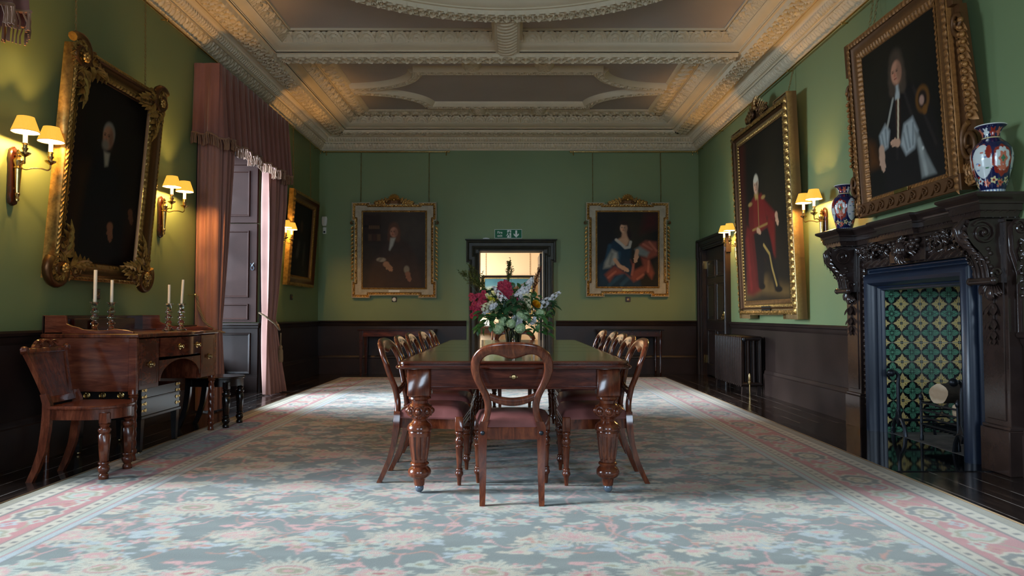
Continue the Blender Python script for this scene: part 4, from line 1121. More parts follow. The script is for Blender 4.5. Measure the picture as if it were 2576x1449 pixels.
def bishop(w, h):
    p = Paint(w, h, .008, (20, 18, 13)); p.ell(.3, .72, .4, .3, (33, 29, 20), 1); p.poly([(0, .2), (0, .4), (.1, .36), (.16, .2)], (84, 48, 18), .04)
    p.poly([(.2, 0), (.22, .3), (.3, .48), (.42, .66), (.6, .68), (.78, .6), (.92, .4), (1, .1), (1, 0)], (24, 20, 19), .02)
    for q in (((.56, .64), (.8, .1)), ((.7, .6), (.92, .2)), ((.46, .6), (.42, .2))): p.stroke(q, .015, (46, 38, 36), 1, .7)
    p.poly([(.46, .62), (.52, .62), (.47, .3), (.43, .3)], (80, 44, 26), .01); p.stroke([(.5, .64), (.47, .45), (.44, .28)], .011, (206, 190, 158), .5); p.stroke([(.42, .6), (.3, .42)], .014, (150, 146, 134), .6)
    p.poly([(.45, .675), (.53, .675), (.51, .58), (.45, .585)], (172, 176, 172), .008)
    p.face(.49, .755, .072, (196, 138, 108), (74, 60, 48), .25, True)
    p.poly([(.18, .4), (.28, .46), (.34, .4), (.3, .3), (.2, .28)], (156, 160, 158), .015); p.poly([(.48, .28), (.54, .4), (.66, .42), (.72, .32), (.66, .22), (.54, .2)], (160, 164, 162), .015)
    for q in (((.22, .4), (.24, .31)), ((.28, .42), (.28, .32)), ((.58, .38), (.6, .24)), ((.66, .38), (.64, .25)), ((.53, .34), (.56, .23))): p.stroke(q, .012, (112, 118, 118), 1, .8)
    p.poly([(.66, .36), (.72, .3), (.8, .16), (.9, .02), (.72, .02), (.7, .18)], (120, 122, 118), .012); p.stroke([(.72, .26), (.78, .04)], .02, (160, 162, 156), 1, .7); p.ell(.76, .2, .014, .012, (190, 190, 184), .5)
    p.stroke([(.2, .3), (.2, .24)], .04, (190, 150, 124), .5); p.hand(.2, .25, -1.5, (190, 150, 124), 1.3); p.hand(.44, .3, 2.9, (190, 146, 118), 1.1)
    p.ell(.8, .5, .085, .085, (104, 66, 24), .3); p.ell(.8, .5, .055, .058, (36, 24, 18), .4); p.ell(.79, .495, .03, .03, (166, 128, 110), .5); p.ell(.82, .43, .03, .03, (110, 70, 26), .5)
    return p.mottle(.1)
def dim_sitter(w, h):
    p = Paint(w, h, .014, (14, 13, 12)); p.ell(.5, .6, .3, .3, (28, 22, 16), 1); p.poly([(.2, 0), (.3, .5), (.5, .6), (.75, .5), (.85, 0)], (18, 18, 20), .05); p.ell(.48, .7, .07, .08, (70, 54, 40), .7)
    p.stroke([(.35, .3), (.4, .45)], .06, (60, 62, 60), 1, .8); p.stroke([(.66, .2), (.7, .45)], .05, (54, 52, 44), 1, .8); return p
def castle_view(w, h):
    p = Paint(w, h, .012, (78, 112, 120)); p.ell(.5, 1.0, .8, .2, (58, 98, 108), 1); p.ell(.8, .62, .3, .12, (190, 176, 140), 1); p.ell(.25, .66, .35, .1, (150, 160, 140), 1)
    p.poly([(0, .0), (0, .66), (.16, .74), (.3, .78), (.42, .66), (.55, .5), (.55, 0)], (104, 108, 74), .03); p.stroke([(0, .6), (.2, .68), (.4, .58)], .03, (150, 146, 104), 1, .6)
    for k in range(4): p.stroke([(0, .5 - .06 * k), (.25, .55 - .07 * k), (.5, .42 - .06 * k)], .012, (58, 66, 44), 1, .7)
    p.poly([(.36, 0), (.42, .5), (.56, .62), (.84, .64), (1, .5), (1, 0)], (44, 40, 32), .03)
    for x, z0, z1, q in ((.57, .55, .74, .03), (.62, .55, .84, .035), (.67, .55, .78, .03), (.72, .55, .82, .035), (.77, .55, .76, .03), (.82, .5, .86, .04)): p.poly([(x - q, z0), (x - q, z1), (x - q * .3, z1 - .03), (x + q * .2, z1 + .01), (x + q, z1), (x + q, z0)], (92, 66, 46), .008)
    p.poly([(0, 0), (1, 0), (1, .3), (.6, .25), (.3, .3), (0, .2)], (40, 42, 30), .08); return p.mottle(.12)

# ------------------------------------------------------------------ picture frames (local: x along the wall, z up, front = -y)
fF = lambda x, z, h: (x, -h, z)
def spiral_scroll(mb, c, R, turns, s, r0, n=26, y=-.05, a0=0.0, squash=1.0):
    P, Rr = [], []
    for k in range(n):
        t = k / (n - 1); a = a0 + s * turns * 2 * PI * t; rr = R * (1 - .86 * t)
        P.append((c[0] + rr * math.cos(a), y - .02 * t, c[1] + rr * math.sin(a) * squash)); Rr.append(r0 * (1 - .45 * t))
    mb.tube(P, Rr, 8)
def acanthus(mb, c, d, L, W, y=-.05, lobes=4):
    """a carved leaf: midrib with lobes"""
    dx, dz = math.cos(d), math.sin(d)
    for k in range(lobes):
        t = k / lobes; b = (c[0] + dx * L * t, y - .012, c[1] + dz * L * t)
        for s in (-1, 1):
            a = d + s * (.9 - .5 * t); mb.leaf(b, (math.cos(a), -.25, math.sin(a)), (0, -1, 0), W * (1 - .5 * t), W * .55 * (1 - .4 * t), .35, 4, .5)
    mb.leaf((c[0], y - .01, c[1]), (dx, -.1, dz), (0, -1, 0), L * 1.25, W * .5, .12, 6, .6)
def cartouche(mb, x, z, sx, sz, k=1.0, y=-.06):
    spiral_scroll(mb, (x + sx * .02 * k, z + sz * .02 * k), .115 * k, 1.35, sx * sz, .031 * k, y=y, a0=PI / 4 if sx > 0 else 3 * PI / 4)
    spiral_scroll(mb, (x - sx * .13 * k, z + sz * .01 * k), .06 * k, 1.1, -sx * sz, .02 * k, y=y, a0=PI / 2)
    spiral_scroll(mb, (x + sx * .01 * k, z - sz * .14 * k), .06 * k, 1.1, sx * sz, .02 * k, y=y, a0=0)
    for a in (0, .5, -.5, 1.0, -1.0): acanthus(mb, (x, z), math.atan2(sz, sx) + a * 1.3 + PI * (abs(a) > .9), .10 * k, .09 * k, y - .005, 3)
    acanthus(mb, (x - sx * .08 * k, z - sz * .02 * k), math.atan2(-.15 * sz, -sx), .2 * k, .11 * k, y, 4); acanthus(mb, (x - sx * .02 * k, z - sz * .08 * k), math.atan2(-sz, -.15 * sx), .2 * k, .11 * k, y, 4)
    for q in range(7):
        a = q * 2 * PI / 7; mb.blob((x + .022 * k * math.cos(a), y - .045, z + .022 * k * math.sin(a)), .013 * k, 6, 4)
    mb.blob((x, y - .05, z), .015 * k, 8, 5)
def crest(mb, w, h, y=-.04, z0=0.0, shell=True):
    """shell flanked by scrolls and leaves"""
    if shell:
        for k in range(9):
            a = PI * (k + .5) / 9; mb.leaf((0, y, z0 + h * .45), (math.cos(a), -.15, math.sin(a)), (0, -1, 0), h * .55, h * .2, .1, 4, .8)
        mb.blob((0, y - .015, z0 + h * .46), h * .12, 8, 6)
    for s in (-1, 1):
        spiral_scroll(mb, (s * w * .13, z0 + h * .28), h * .24, 1.4, -s, h * .075, y=y - .01, a0=PI / 2)
        spiral_scroll(mb, (s * w * .44, z0 + h * .16), h * .15, 1.3, s, h * .05, y=y, a0=PI / 2)
        mb.tube([(s * w * (.16 + .28 * t), y - .01, z0 + h * (.42 - .28 * t + .1 * math.sin(PI * t))) for t in np.linspace(0, 1, 9)], [h * .07 * (1 - .4 * t) for t in np.linspace(0, 1, 9)], 7)
        for t in (.1, .35, .6, .85): acanthus(mb, (s * w * (.12 + .3 * t), z0 + h * (.3 - .2 * t)), PI / 2 - s * (.5 + .6 * t), h * .4 * (1 - .35 * t), h * .22, y - .01, 3)
        acanthus(mb, (s * w * .2, z0 + h * .1), 0 if s > 0 else PI, w * .2, h * .2, y - .01, 4)
    mb.prism([(-w * .46, z0 - .01), (w * .46, z0 - .01), (w * .4, z0 + h * .2), (w * .2, z0 + h * .42), (0, z0 + h * .6), (-w * .2, z0 + h * .42), (-w * .4, z0 + h * .2)], lambda a, b, t: (a, t, b), y + .01, y + .03)
def chains(root, xs, z0, z1, y0, y1):
    for x in xs:
        mb = MB(); n = max(8, int((z1 - z0) / .03))
        for k in range(n):
            t = (k + .5) / n; z = z0 + (z1 - z0) * t; yy = y0 + (y1 - y0) * t; L = (z1 - z0) / n * .62
            q = [(x + (.0075 * math.cos(a) if k % 2 else 0), yy + (0 if k % 2 else .0075 * math.cos(a)), z + L * math.sin(a)) for a in np.linspace(0, 2 * PI, 9)[:-1]]
            mb.tube(q, .0026, 4, closed=True)
        mb.build('chain', M['brassold'], root)
def picture(label, cat_group, W, H, wall, pos, z0, tilt):
    rot = {'L': PI / 2, 'R': -PI / 2, 'B': 0}[wall]
    loc = {'L': (XL + .05, pos, z0), 'R': (XR - .05, pos, z0), 'B': (pos, YB - .05, z0)}[wall]
    return thing('framed_portrait' if cat_group else 'framed_landscape', label, 'painting', loc, (tilt, 0, rot), cat_group)
G_P = 'portraits on the green walls'
def plate(root, w, z, h, mat, y):
    mb = MB(); mb.box(-w / 2, w / 2, y - .004, y + .004, z, z + h, .003); mb.build('nameplate', mat, root)
def back(root, poly, mat, d=.03):
    mb = MB(); mb.prism(poly, lambda a, b, t: (a, t, b), -d, .012); return mb

# 1 swept gilt frame with corner cartouches, left wall
W, H = 1.31, 1.78
r = picture('portrait of a white-haired old man in black, in a swept gilt frame above the sideboard', G_P, W, H, 'L', 5.70, 1.35, .075)
O = rect(-W / 2, W / 2, 0, H); mb = MB()
moulding(mb, O, [(0, -.01), (0, .075), (.006, .08)], fF); band(mb, O, (.006, .08), (.032, .09), pat_rope(.04, 1.5), .012, .009, fF, 6)
moulding(mb, O, [(.032, .09), (.04, .08), (.055, .062), (.078, .048), (.104, .045), (.114, .05)], fF); band(mb, O, (.114, .05), (.142, .035), pat_acanthus(.05), .014, .009, fF, 7)
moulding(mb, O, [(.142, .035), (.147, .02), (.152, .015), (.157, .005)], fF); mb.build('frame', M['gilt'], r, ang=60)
for sx in (-1, 1):
    for sz in (-1, 1):
        mb = MB(); cartouche(mb, sx * (W / 2 - .085), H / 2 + sz * (H / 2 - .085), sx, sz, 1.15, -.07); mb.build('corner_ornament', M['gilt'], r, ang=60)
old_gentleman(W - .30, H - .30).build(r, -W / 2 + .15, .15, -.012); plate(r, .16, .105, .035, M['brassold'], -.05)
chains(r, (-.5, .5), H - .05, 2.72, .02, .04 + (2.72 - H) * .075)
# 2 dark portrait far left
W, H = 1.36, 1.48
r = picture('small dark portrait in a plain gilt frame near the far corner of the curtained wall', G_P, W, H, 'L', 11.05, 1.53, .06)
O = rect(-W / 2, W / 2, 0, H); mb = MB(); moulding(mb, O, [(0, -.01), (0, .06)], fF); band(mb, O, (0, .06), (.05, .08), pat_acanthus(.07), .014, .015, fF, 6)
moulding(mb, O, [(.05, .08), (.07, .06), (.1, .05), (.13, .05)], fF); band(mb, O, (.13, .05), (.16, .03), pat_rope(.04), .01, .012, fF, 5); moulding(mb, O, [(.16, .03), (.175, .005)], fF); mb.build('frame', M['gilt'], r, ang=60)
dim_sitter(W - .33, H - .33).build(r, -W / 2 + .165, .165, -.01); chains(r, (-.45, .45), H, 2.5, .02, .1)
# 3, 4 cream eared frames on the back wall
def eared(r, W, H, cw, ch, cz, paint, pm):
    e, dx, dz = .33, .04, .045
    O = [(-W / 2, 0), (-W / 2 + e, 0), (-W / 2 + e, dz), (W / 2 - e, dz), (W / 2 - e, 0), (W / 2, 0), (W / 2, e - .02), (W / 2 - dx, e - .02), (W / 2 - dx, H - e), (W / 2, H - e), (W / 2, H), (W / 2 - e, H), (W / 2 - e, H - dz * .6), (-W / 2 + e, H - dz * .6), (-W / 2 + e, H), (-W / 2, H), (-W / 2, H - e), (-W / 2 + dx, H - e), (-W / 2 + dx, e - .02), (-W / 2, e - .02)]
    mb = MB(); mb.prism(O, lambda a, b, t: (a, t, b), -.035, .03); moulding(mb, O, [(0, .035), (0, .055), (.010, .06), (.016, .055)], fF); mb.build('frame', M['creamframe'], r, ang=40)
    mb = MB(); band(mb, O, (.016, .055), (.058, .036), pat_egg(.05), .016, .009, fF, 7); mb.build('gilt_outer_band', M['gilt'], r, ang=60)
    I = rect(-cw / 2 - .034, cw / 2 + .034, cz - .034, cz + ch + .034)
    mb = MB(); moulding(mb, I, [(0, .035), (.004, .045)], fF); band(mb, I, (.004, .045), (.03, .05), pat_rope(.045, 1.2), .014, .008, fF, 6); moulding(mb, I, [(.03, .05), (.036, .02)], fF); mb.build('gilt_inner_band', M['gilt'], r, ang=60)
    paint(cw, ch).build(r, -cw / 2, cz, -.038)
    mb = MB(); crest(mb, .78, .21, -.05, H - .05); mb.build('crest_ornament', M['gilt'], r, ang=60)
    for s in (-1, 1):
        mb = MB(); x = s * (W / 2 - dx + .02); spiral_scroll(mb, (x + s * .025, H - e - .04), .03, 1.2, -s, .011, y=-.02, a0=PI / 2)
        for k in range(14): z = H - e - .1 - k * .07; mb.leaf((x, -.02, z), (s * .6, -.2, -1), (0, -1, 0), .075, .04, .3, 4, .4)
        for k in range(14): z = H - e - .12 - k * .07; mb.blob((x + s * .012, -.025, z), .012, 6, 4)
        mb.build('side_husks', M['gilt'], r, ang=60)
    plate(r, .2, .105, .04, pm, -.042); chains(r, (-.62, .62), H - .02, 4.03 - r.location.z, .03, .06)
    plate_ = None
r = picture('portrait of a long-wigged gentleman in brown, in a cream and gilt eared frame', G_P, 1.53, 1.73, 'B', -2.13, 1.37, .03)
eared(r, 1.53, 1.73, 1.12, 1.36, .19, wigged_gentleman, M['white'])
r = picture('portrait of a lady in blue with rose drapery, in a cream and gilt eared frame', G_P, 1.50, 1.71, 'B', 2.09, 1.39, .03)
eared(r, 1.50, 1.71, 1.09, 1.34, .19, blue_lady, M['brass'])
# 5 full-length portrait, right wall
W, H = 2.0, 2.66
r = picture('tall full-length portrait of a man in a red coat, in a gilt frame', G_P, W, H, 'R', 8.85, 1.02, .035)
e, dx = .42, .05
O = [(-W / 2, 0), (-W / 2 + e, 0), (-W / 2 + e, .05), (W / 2 - e, .05), (W / 2 - e, 0), (W / 2, 0), (W / 2, .16), (W / 2, H), (W / 2 - e, H), (W / 2 - e, H - .04), (-W / 2 + e, H - .04), (-W / 2 + e, H), (-W / 2, H), (-W / 2, .16)]
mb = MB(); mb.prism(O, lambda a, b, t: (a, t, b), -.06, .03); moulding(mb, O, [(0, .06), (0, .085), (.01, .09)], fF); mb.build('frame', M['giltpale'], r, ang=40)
I = rect(-W / 2 + .01, W / 2 - .01, .06, H - .05)
mb = MB(); band(mb, I, (0, .085), (.07, .10), pat_acanthus(.085), .028, .012, fF, 8, sides=(1, 3)); band(mb, I, (0, .085), (.05, .09), pat_egg(.05), .014, .012, fF, 6, sides=(0, 2)); mb.build('carved_edge', M['gilt'], r, ang=60)
mb = MB(); moulding(mb, I, [(.07, .095), (.09, .07), (.13, .062), (.17, .066), (.185, .07)], fF); mb.build('frieze', M['giltbrown'], r, ang=40)
C = rect(-.775, .775, .20, H - .22)
mb = MB(); band(mb, C, (-.045, .07), (0, .045), pat_bead(.045), .014, .008, fF, 6); moulding(mb, C, [(0, .045), (.006, .02)], fF); mb.build('beaded_slip', M['gilt'], r, ang=60)
mb = MB(); moulding(mb, C, [(-.07, .07), (-.045, .07)], fF); mb.build('inner_edge', M['giltpale'], r)
red_officer(1.55, H - .42).build(r, -.775, .20, -.033 - .03)
mb = MB(); crest(mb, .8, .3, -.07, H - .03); mb.build('crest_ornament', M['giltbrown'], r, ang=60); plate(r, .3, .10, .065, M['iron'], -.075); chains(r, (-.72, .72), H - .02, 3.05, .03, .14)
# 6 overmantel portrait
W, H = 1.47, 1.66
r = picture('portrait of a robed clergyman in a carved wooden frame hanging over the mantelpiece', G_P, W, H, 'R', 5.70, 1.99, .055)
mb = MB(); O = rect(-W / 2, W / 2, 0, H); mb.prism(O, lambda a, b, t: (a, t, b), -.05, .03); moulding(mb, rect(-W / 2, W / 2, .1, H), [(0, .05), (0, .08), (.01, .085)], fF)
T_ = rect(-W / 2, W / 2, -.04, H); moulding(mb, T_, [(.06, .08), (.075, .07), (.13, .062), (.145, .07)], fF)
mb.prism(rect(-W / 2 - .06, -W / 2 + .005, H - .3, H + .01), lambda a, b, t: (a, t, b), -.078, .0, .004); mb.prism(rect(W / 2 - .005, W / 2 + .06, H - .3, H + .01), lambda a, b, t: (a, t, b), -.078, .0, .004); mb.build('frame', M['giltred'], r, ang=40)
mb = MB(); band(mb, T_, (.01, .085), (.06, .085), pat_acanthus(.05), .016, .009, fF, 7, sides=(1, 2, 3)); band(mb, T_, (.145, .07), (.195, .05), pat_acanthus(.045), .016, .009, fF, 7); moulding(mb, T_, [(.195, .05), (.205, .02)], fF); mb.build('carved_bands', M['giltred'], r, ang=60)
mb = MB(); mb.prism(rect(-W / 2 - .01, W / 2 + .01, 0, .125), lambda a, b, t: (a, t, b), -.09, .0, .006); mb.build('bottom_rail', M['giltred'], r)
mb = MB()     # running scroll on the bottom rail
n = 9
for k in range(n):
    x = -W / 2 + .1 + (W - .2) * k / (n - 1); P = []
    P += [(x - .075 + .06 * t, -.095, .022 + .075 * t ** 1.5) for t in np.linspace(0, 1, 7)]
    P += [(x + (.044 - .035 * t) * math.cos(2.4 - 8 * t), -.095, .062 + (.04 - .03 * t) * math.sin(2.4 - 8 * t)) for t in np.linspace(0, 1, 20)]
    mb.tube(P, [.010] * 12 + [.008] * (len(P) - 12), 6)
mb.build('running_scroll', M['giltred'], r, ang=60)
bishop(1.06, 1.29).build(r, -.53, .165, -.053); plate(r, .2, .118, .034, M['brass'], -.096)
for s in (-1, 1):
    mb = MB()
    mb.prism([(s * W / 2, .02), (s * (W / 2 + .17), .02), (s * (W / 2 + .16), .2), (s * (W / 2 + .14), .5), (s * (W / 2 + .1), .9), (s * (W / 2 + .07), 1.36), (s * W / 2, 1.36)][::s], lambda a, b, t: (a, t, b), -.035, .02)
    spiral_scroll(mb, (s * (W / 2 + .085), .33), .1, 1.6, s, .022, y=-.045, a0=PI / 2, squash=1.5); spiral_scroll(mb, (s * (W / 2 + .06), 1.22), .07, 1.4, -s, .02, y=-.045, a0=-PI / 2, squash=1.3)
    for k in range(13): z = .52 + .055 * k; mb.leaf((s * (W / 2 + .10 - .05 * k / 13), -.035, z + .03), (s * .75, -.35, -.7), (0, -1, .3), .085, .07, .5, 5, .4); mb.leaf((s * (W / 2 + .09 - .05 * k / 13), -.035, z + .03), (-s * .5, -.3, -.8), (0, -1, .3), .07, .05, .5, 5, .4); mb.blob((s * (W / 2 + .12 - .05 * k / 13), -.06, z), .017, 6, 4)
    for k in range(9): acanthus(mb, (s * (W / 2 + .03 + .04 * (k % 3)), .04 + .04 * (k // 3)), PI / 2 + (k - 4) * .2, .07, .05, -.04, 2)
    for k in range(12): mb.blob((s * (W / 2 + .1 + .012 * math.sin(k * 1.7)), -.055, .62 + .055 * k), .016 + .006 * (k % 2), 6, 4)
    mb.build('side_bracket', M['giltred'], r, ang=60)
chains(r, (-.55, -.47), H, 2.08, .03, .12)
# 7 landscape in the next room
r = thing('framed_landscape', 'landscape with a ruined castle in a black frame, seen through the doorway', 'painting', (-.10, RB - .03, 1.02), (0, 0, 0), 'paintings beyond the doorway')
W, H = 1.32, 1.02
O = rect(-W / 2, W / 2, 0, H); mb = MB(); mb.prism(O, lambda a, b, t: (a, t, b), -.02, .0); moulding(mb, O, [(0, .02), (0, .05), (.015, .055), (.03, .045), (.055, .04), (.06, .03)], fF); mb.build('frame', M['black'], r)
mb = MB(); moulding(mb, poly_inset(O, .06), [(0, .022), (0, .032), (.02, .03), (.022, .022)], fF); mb.build('gilt_slip', M['gilt'], r)
castle_view(W - .16, H - .16).build(r, -W / 2 + .08, .08, -.024); chains(r, (-.55, .55), H, 2.1, .02, .02)

# ------------------------------------------------------------------ brass picture rods
def rod(label, a, b, axis, hooks, grp='brass picture rods below the cornice'):
    r = thing('picture_rod', label, 'picture rod', (0, 0, 0), group=grp); mb = MB(); mb.tube([a, b], .011, 10)
    mb.build('rod', M['brass'], r)
    A, B = Vector(a), Vector(b); d = (B - A).normalized(); inn = {'L': (-1, 0), 'R': (1, 0), 'B': (0, 1)}[axis]
    for p in (A, B):
        k = MB(); k.blob(p, .019, 10, 6); k.tube([p + d * (.0 if p == A else -.05) + (d * .05 if p == A else d * 0), p + (d * .05 if p == A else -d * .05) + Vector((0, 0, -.05))], .006, 6); k.blob(p + (d * .05 if p == A else -d * .05) + Vector((0, 0, -.055)), .012, 8, 6); k.build('finial', M['brass'], r)
    for t in hooks:
        p = A + (B - A) * t; k = MB(); k.tube([p, p + Vector((inn[0] * .06, inn[1] * .06, 0))], .008, 6); k.blob(p, .017, 8, 6); k.build('bracket', M['brass'], r)
zr = 4.04
rod('short brass picture rod over the portrait of the wigged gentleman', (XL + .09, YB - .06, zr), (-1.15, YB - .06, zr), 'B', (.02, .5, .98))
rod('short brass picture rod over the portrait of the lady in blue', (1.07, YB - .06, zr), (XR - .07, YB - .06, zr), 'B', (.02, .5, .98))
rod('long brass picture rod running under the cornice of the curtained wall', (XL + .06, 1.5, zr), (XL + .06, 12.3, zr), 'L', (.2, .4, .487, .6, .8, .98))
rod('long brass picture rod running under the cornice of the fireplace wall', (XR - .06, 3.2, zr), (XR - .06, 12.3, zr), 'R', (.05, .25, .4, .55, .7, .85, .98))

# ------------------------------------------------------------------ wall sconces (local front = -y)
t = NT('lamp shade'); v = t.obj(); g = t.n('ShaderNodeSeparateXYZ'); t.l(v, g.inputs[0])
mr = t.n('ShaderNodeMapRange'); t.l(g.outputs[2], mr.inputs[0]); mr.inputs[1].default_value = .49; mr.inputs[2].default_value = .6
col = t.mix(t.noise(t.obj(scale=(40, 40, 2)), 3, 2), (1, .41, .04, 1), (1, .48, .06, 1))
bs = t.n('ShaderNodeBsdfPrincipled', i_Roughness=.8); bs.inputs['Base Color'].default_value = (.3, .12, .02, 1); t.l(col, bs.inputs['Emission Color']); bs.inputs['Emission Strength'].default_value = .95
t.l(bs.outputs[0], t.out.inputs[0]); M['shade'] = t.m
M['shadein'] = m_emit('shade lining', (1, .82, .5, 1), 1.8)
LAMPS = []
def make_sconce(label):
    r = thing('wall_sconce', label, 'wall lamp', group='two-light brass wall sconces')
    mb = MB(); P = [(-.04, .04), (-.035, .015), (0, 0), (.035, .015), (.04, .04), (.038, .3), (.045, .33), (.038, .37), (.03, .4), (0, .42), (-.03, .4), (-.038, .37), (-.045, .33), (-.038, .3)]
    mb.prism(P, lambda a, b, t: (a, t, b), -.03, -.001, .006); mb.build('backplate', M['darkmahog'], r)
    mb = MB(); mb.lathe([(.004, .03), (.012, .035), (.014, .05), (.01, .06), (.016, .075), (.018, .085), (.014, .09), (.024, .26), (.03, .265), (.028, .275), (.022, .28), (.03, .3), (.034, .32), (.026, .335), (.016, .345), (.022, .355), (.012, .365), (.016, .38), (.006, .395), (.001, .4)], 14, (0, -.05, 0))
    mb.tube([(0, -.05, .3), (0, -.02, .3)], .012, 8); mb.tube([(0, -.05, .12), (0, -.02, .12)], .01, 8); mb.build('brass_stem', M['brass'], r)
    for s in (-1, 1):
        mb = MB(); Q = [(0, -.07, .27), (s * .03, -.085, .262), (s * .06, -.11, .28), (s * .09, -.15, .285), (s * .115, -.18, .272), (s * .13, -.19, .29), (s * .13, -.19, .325)]
        P = []
        for i in range(len(Q) - 1):
            for tt in (0, .33, .67): P.append(tuple(np.array(Q[i]) * (1 - tt) + np.array(Q[i + 1]) * tt))
        P.append(Q[-1]); P = [tuple((np.array(P[max(0, i - 1)]) + 2 * np.array(P[i]) + np.array(P[min(len(P) - 1, i + 1)])) / 4) for i in range(len(P))]
        mb.tube(P, .0055, 8)
        mb.lathe([(.006, .315), (.018, .325), (.034, .337), (.037, .345), (.03, .343), (.012, .346), (.014, .36), (.02, .372), (.021, .378), (.014, .378), (.014, .40), (.019, .405), (.019, .41)], 16, (s * .13, -.19, 0))
        arm = mb.build('arm', M['brass'], r)
        c = MB(); c.lathe([(.014, .40), (.014, .49), (.002, .495)], 12, (s * .13, -.19, 0)); c.build('candle_sleeve', M['sleeve'], arm)
        c = MB(); c.lathe([(.006, .52), (.011, .53), (.013, .545), (.007, .56), (.001, .57)], 10, (s * .13, -.19, 0)); c.build('bulb', M['bulb'], arm)
        c = MB(); c.lathe([(.084, .487), (.0845, .492), (.052, .588), (.0515, .592)], 28, (s * .13, -.19, 0), cap=False); c.build('lampshade', M['shade'], arm)
        c = MB(); c.lathe([(.0835, .488), (.0515, .588)], 28, (s * .13, -.19, 0), cap=False); c.build('shade_lining', M['shadein'], arm)
        c = MB(); c.tube([(s * .13 + .084 * math.cos(a), -.19 + .084 * math.sin(a), .488) for a in np.linspace(0, 2 * PI, 29)[:-1]], .0022, 5, closed=True); c.build('shade_trim', M['rope'], arm)
    return r
s0 = make_sconce('lit brass two-light sconce nearest the viewer, left of the old man in black')
SCN = [('L', 4.77, 1.84, None), ('L', 6.79, 1.84, 'lit brass two-light sconce between the old man in black and the pink curtain'), ('L', 10.17, 1.87, 'lit brass two-light sconce beyond the window curtain, by the small dark portrait'),
       ('R', 10.22, 1.83, 'lit brass two-light sconce between the side door and the red-coated man'), ('R', 7.39, 1.82, 'lit brass two-light sconce over the far end of the mantelpiece')]
for w, y, z, lab in SCN:
    loc = (XL + .001, y, z) if w == 'L' else (XR - .001, y, z); rz = PI / 2 if w == 'L' else -PI / 2
    if lab is None: s0.location = loc; s0.rotation_euler = (0, 0, rz)
    else: dup(s0, loc, rz, lab)
    for s in (-1, 1):
        x, yy = s * .13, -.19
        LAMPS.append((loc[0] - yy * (1 if w == 'L' else -1), loc[1] + x * (1 if w == 'L' else -1), z + .504))

# ------------------------------------------------------------------ pelmets, curtains
def curtain_sheet(path_fn, z0, z1, nz, nu):
    """path_fn(u, t)->(x,y) ; t 0 bottom .. 1 top"""
    A = np.zeros((nu, nz, 3))
    for j, t in enumerate(np.linspace(0, 1, nz)):
        for i, u in enumerate(np.linspace(0, 1, nu)):
            x, y = path_fn(u, t); A[i, j] = (x, y, z0 + (z1 - z0) * t)
    return A
def thick(mb, A, d=.006):
    mb.grid(A); B = A.copy(); gx = np.gradient(A, axis=0); n = np.stack([gx[..., 1], -gx[..., 0], 0 * gx[..., 0]], -1); L = np.linalg.norm(n, axis=-1, keepdims=True); B = A + n / np.maximum(L, 1e-6) * d
    mb.grid(B, flip=True)
    for E, F in ((A[0], B[0]), (A[-1], B[-1])): mb.grid(np.stack([E, F], 0))
    mb.grid(np.stack([A[:, 0], B[:, 0]], 1)); mb.grid(np.stack([A[:, -1], B[:, -1]], 1))
def pelmet(label, y0, y1):
    r = thing('pelmet', label, 'pelmet', (0, 0, 0), group='fringed pelmets over the windows')
    D = .29; xa = XL + .012; X1 = XL + D; tot = (D - .012) * 2 + (y1 - y0)
    def base(s):
        if s < D - .012: return (xa + s, y0), (0, -1)
        s2 = s - (D - .012)
        if s2 < y1 - y0: return (X1, y0 + s2), (1, 0)
        return (X1 - (s2 - (y1 - y0)), y1), (0, 1)
    def swag(s):  # lower hem rises and falls
        (x, y), n = base(s); return .02 * math.sin(s * 15.0) + .012 * math.sin(s * 31 + 1)
    nu = int(tot / .012); nz = 12; A = np.zeros((nu, nz, 3)); zt, zb = 3.86, 3.04
    for i in range(nu):
        s = tot * i / (nu - 1); (x, y), n = base(s); hem = zb + swag(s)
        for j in range(nz):
            t = j / (nz - 1); amp = (.004 + .034 * (1 - t) ** .8); w = math.sin(s * 2 * PI / .17 + .8 * math.sin(s * 5)) * amp + .3 * amp * math.sin(s * 2 * PI / .061)
            w += .03 * (1 - t)
            A[i, j] = (x + n[0] * w, y + n[1] * w, hem + (zt - hem) * t)
    mb = MB(); thick(mb, A, -.004); mb.build('valance', M['pelmet'], r, ang=70)
    mb = MB(); mb.box(XL + .002, X1 - .006, y0 + .012, y1 - .012, zt - .05, zt - .002); mb.build('pelmet_board', M['pelmet'], r)
    mb = MB()
    for i in range(0, nu - 1):
        pass
        p = A[i, 0]; q = A[min(nu - 1, i + 1), 0]; L = .105 + .01 * rnd.random(); c = (p + q) / 2
        (bx, by), n = base(tot * i / (nu - 1)); dx = rnd.uniform(-.006, .006)
        mb.tube([(p[0] + n[0] * .004, p[1] + n[1] * .004, p[2] + .012), (c[0] + n[0] * .01 + dx, c[1] + n[1] * .01 + dx, p[2] - L * .5), (c[0] + n[0] * .006 + dx, c[1] + n[1] * .006, p[2] - L)], [.0062, .0058, .0068], 4)
    mb.tube([tuple(A[i, 0] + np.array([base(tot * i / (nu - 1))[1][0] * .007, base(tot * i / (nu - 1))[1][1] * .007, .012])) for i in range(0, nu, 2)], .011, 6)
    mb.build('fringe', M['fringe'], r, ang=70)
    return r
pelmet('dusky pink fringed pelmet over the window by the far end of the sideboard', 7.46, 9.80)
pelmet('corner of a fringed pelmet at the upper edge of the view, over the nearer window', 2.1, 4.50)
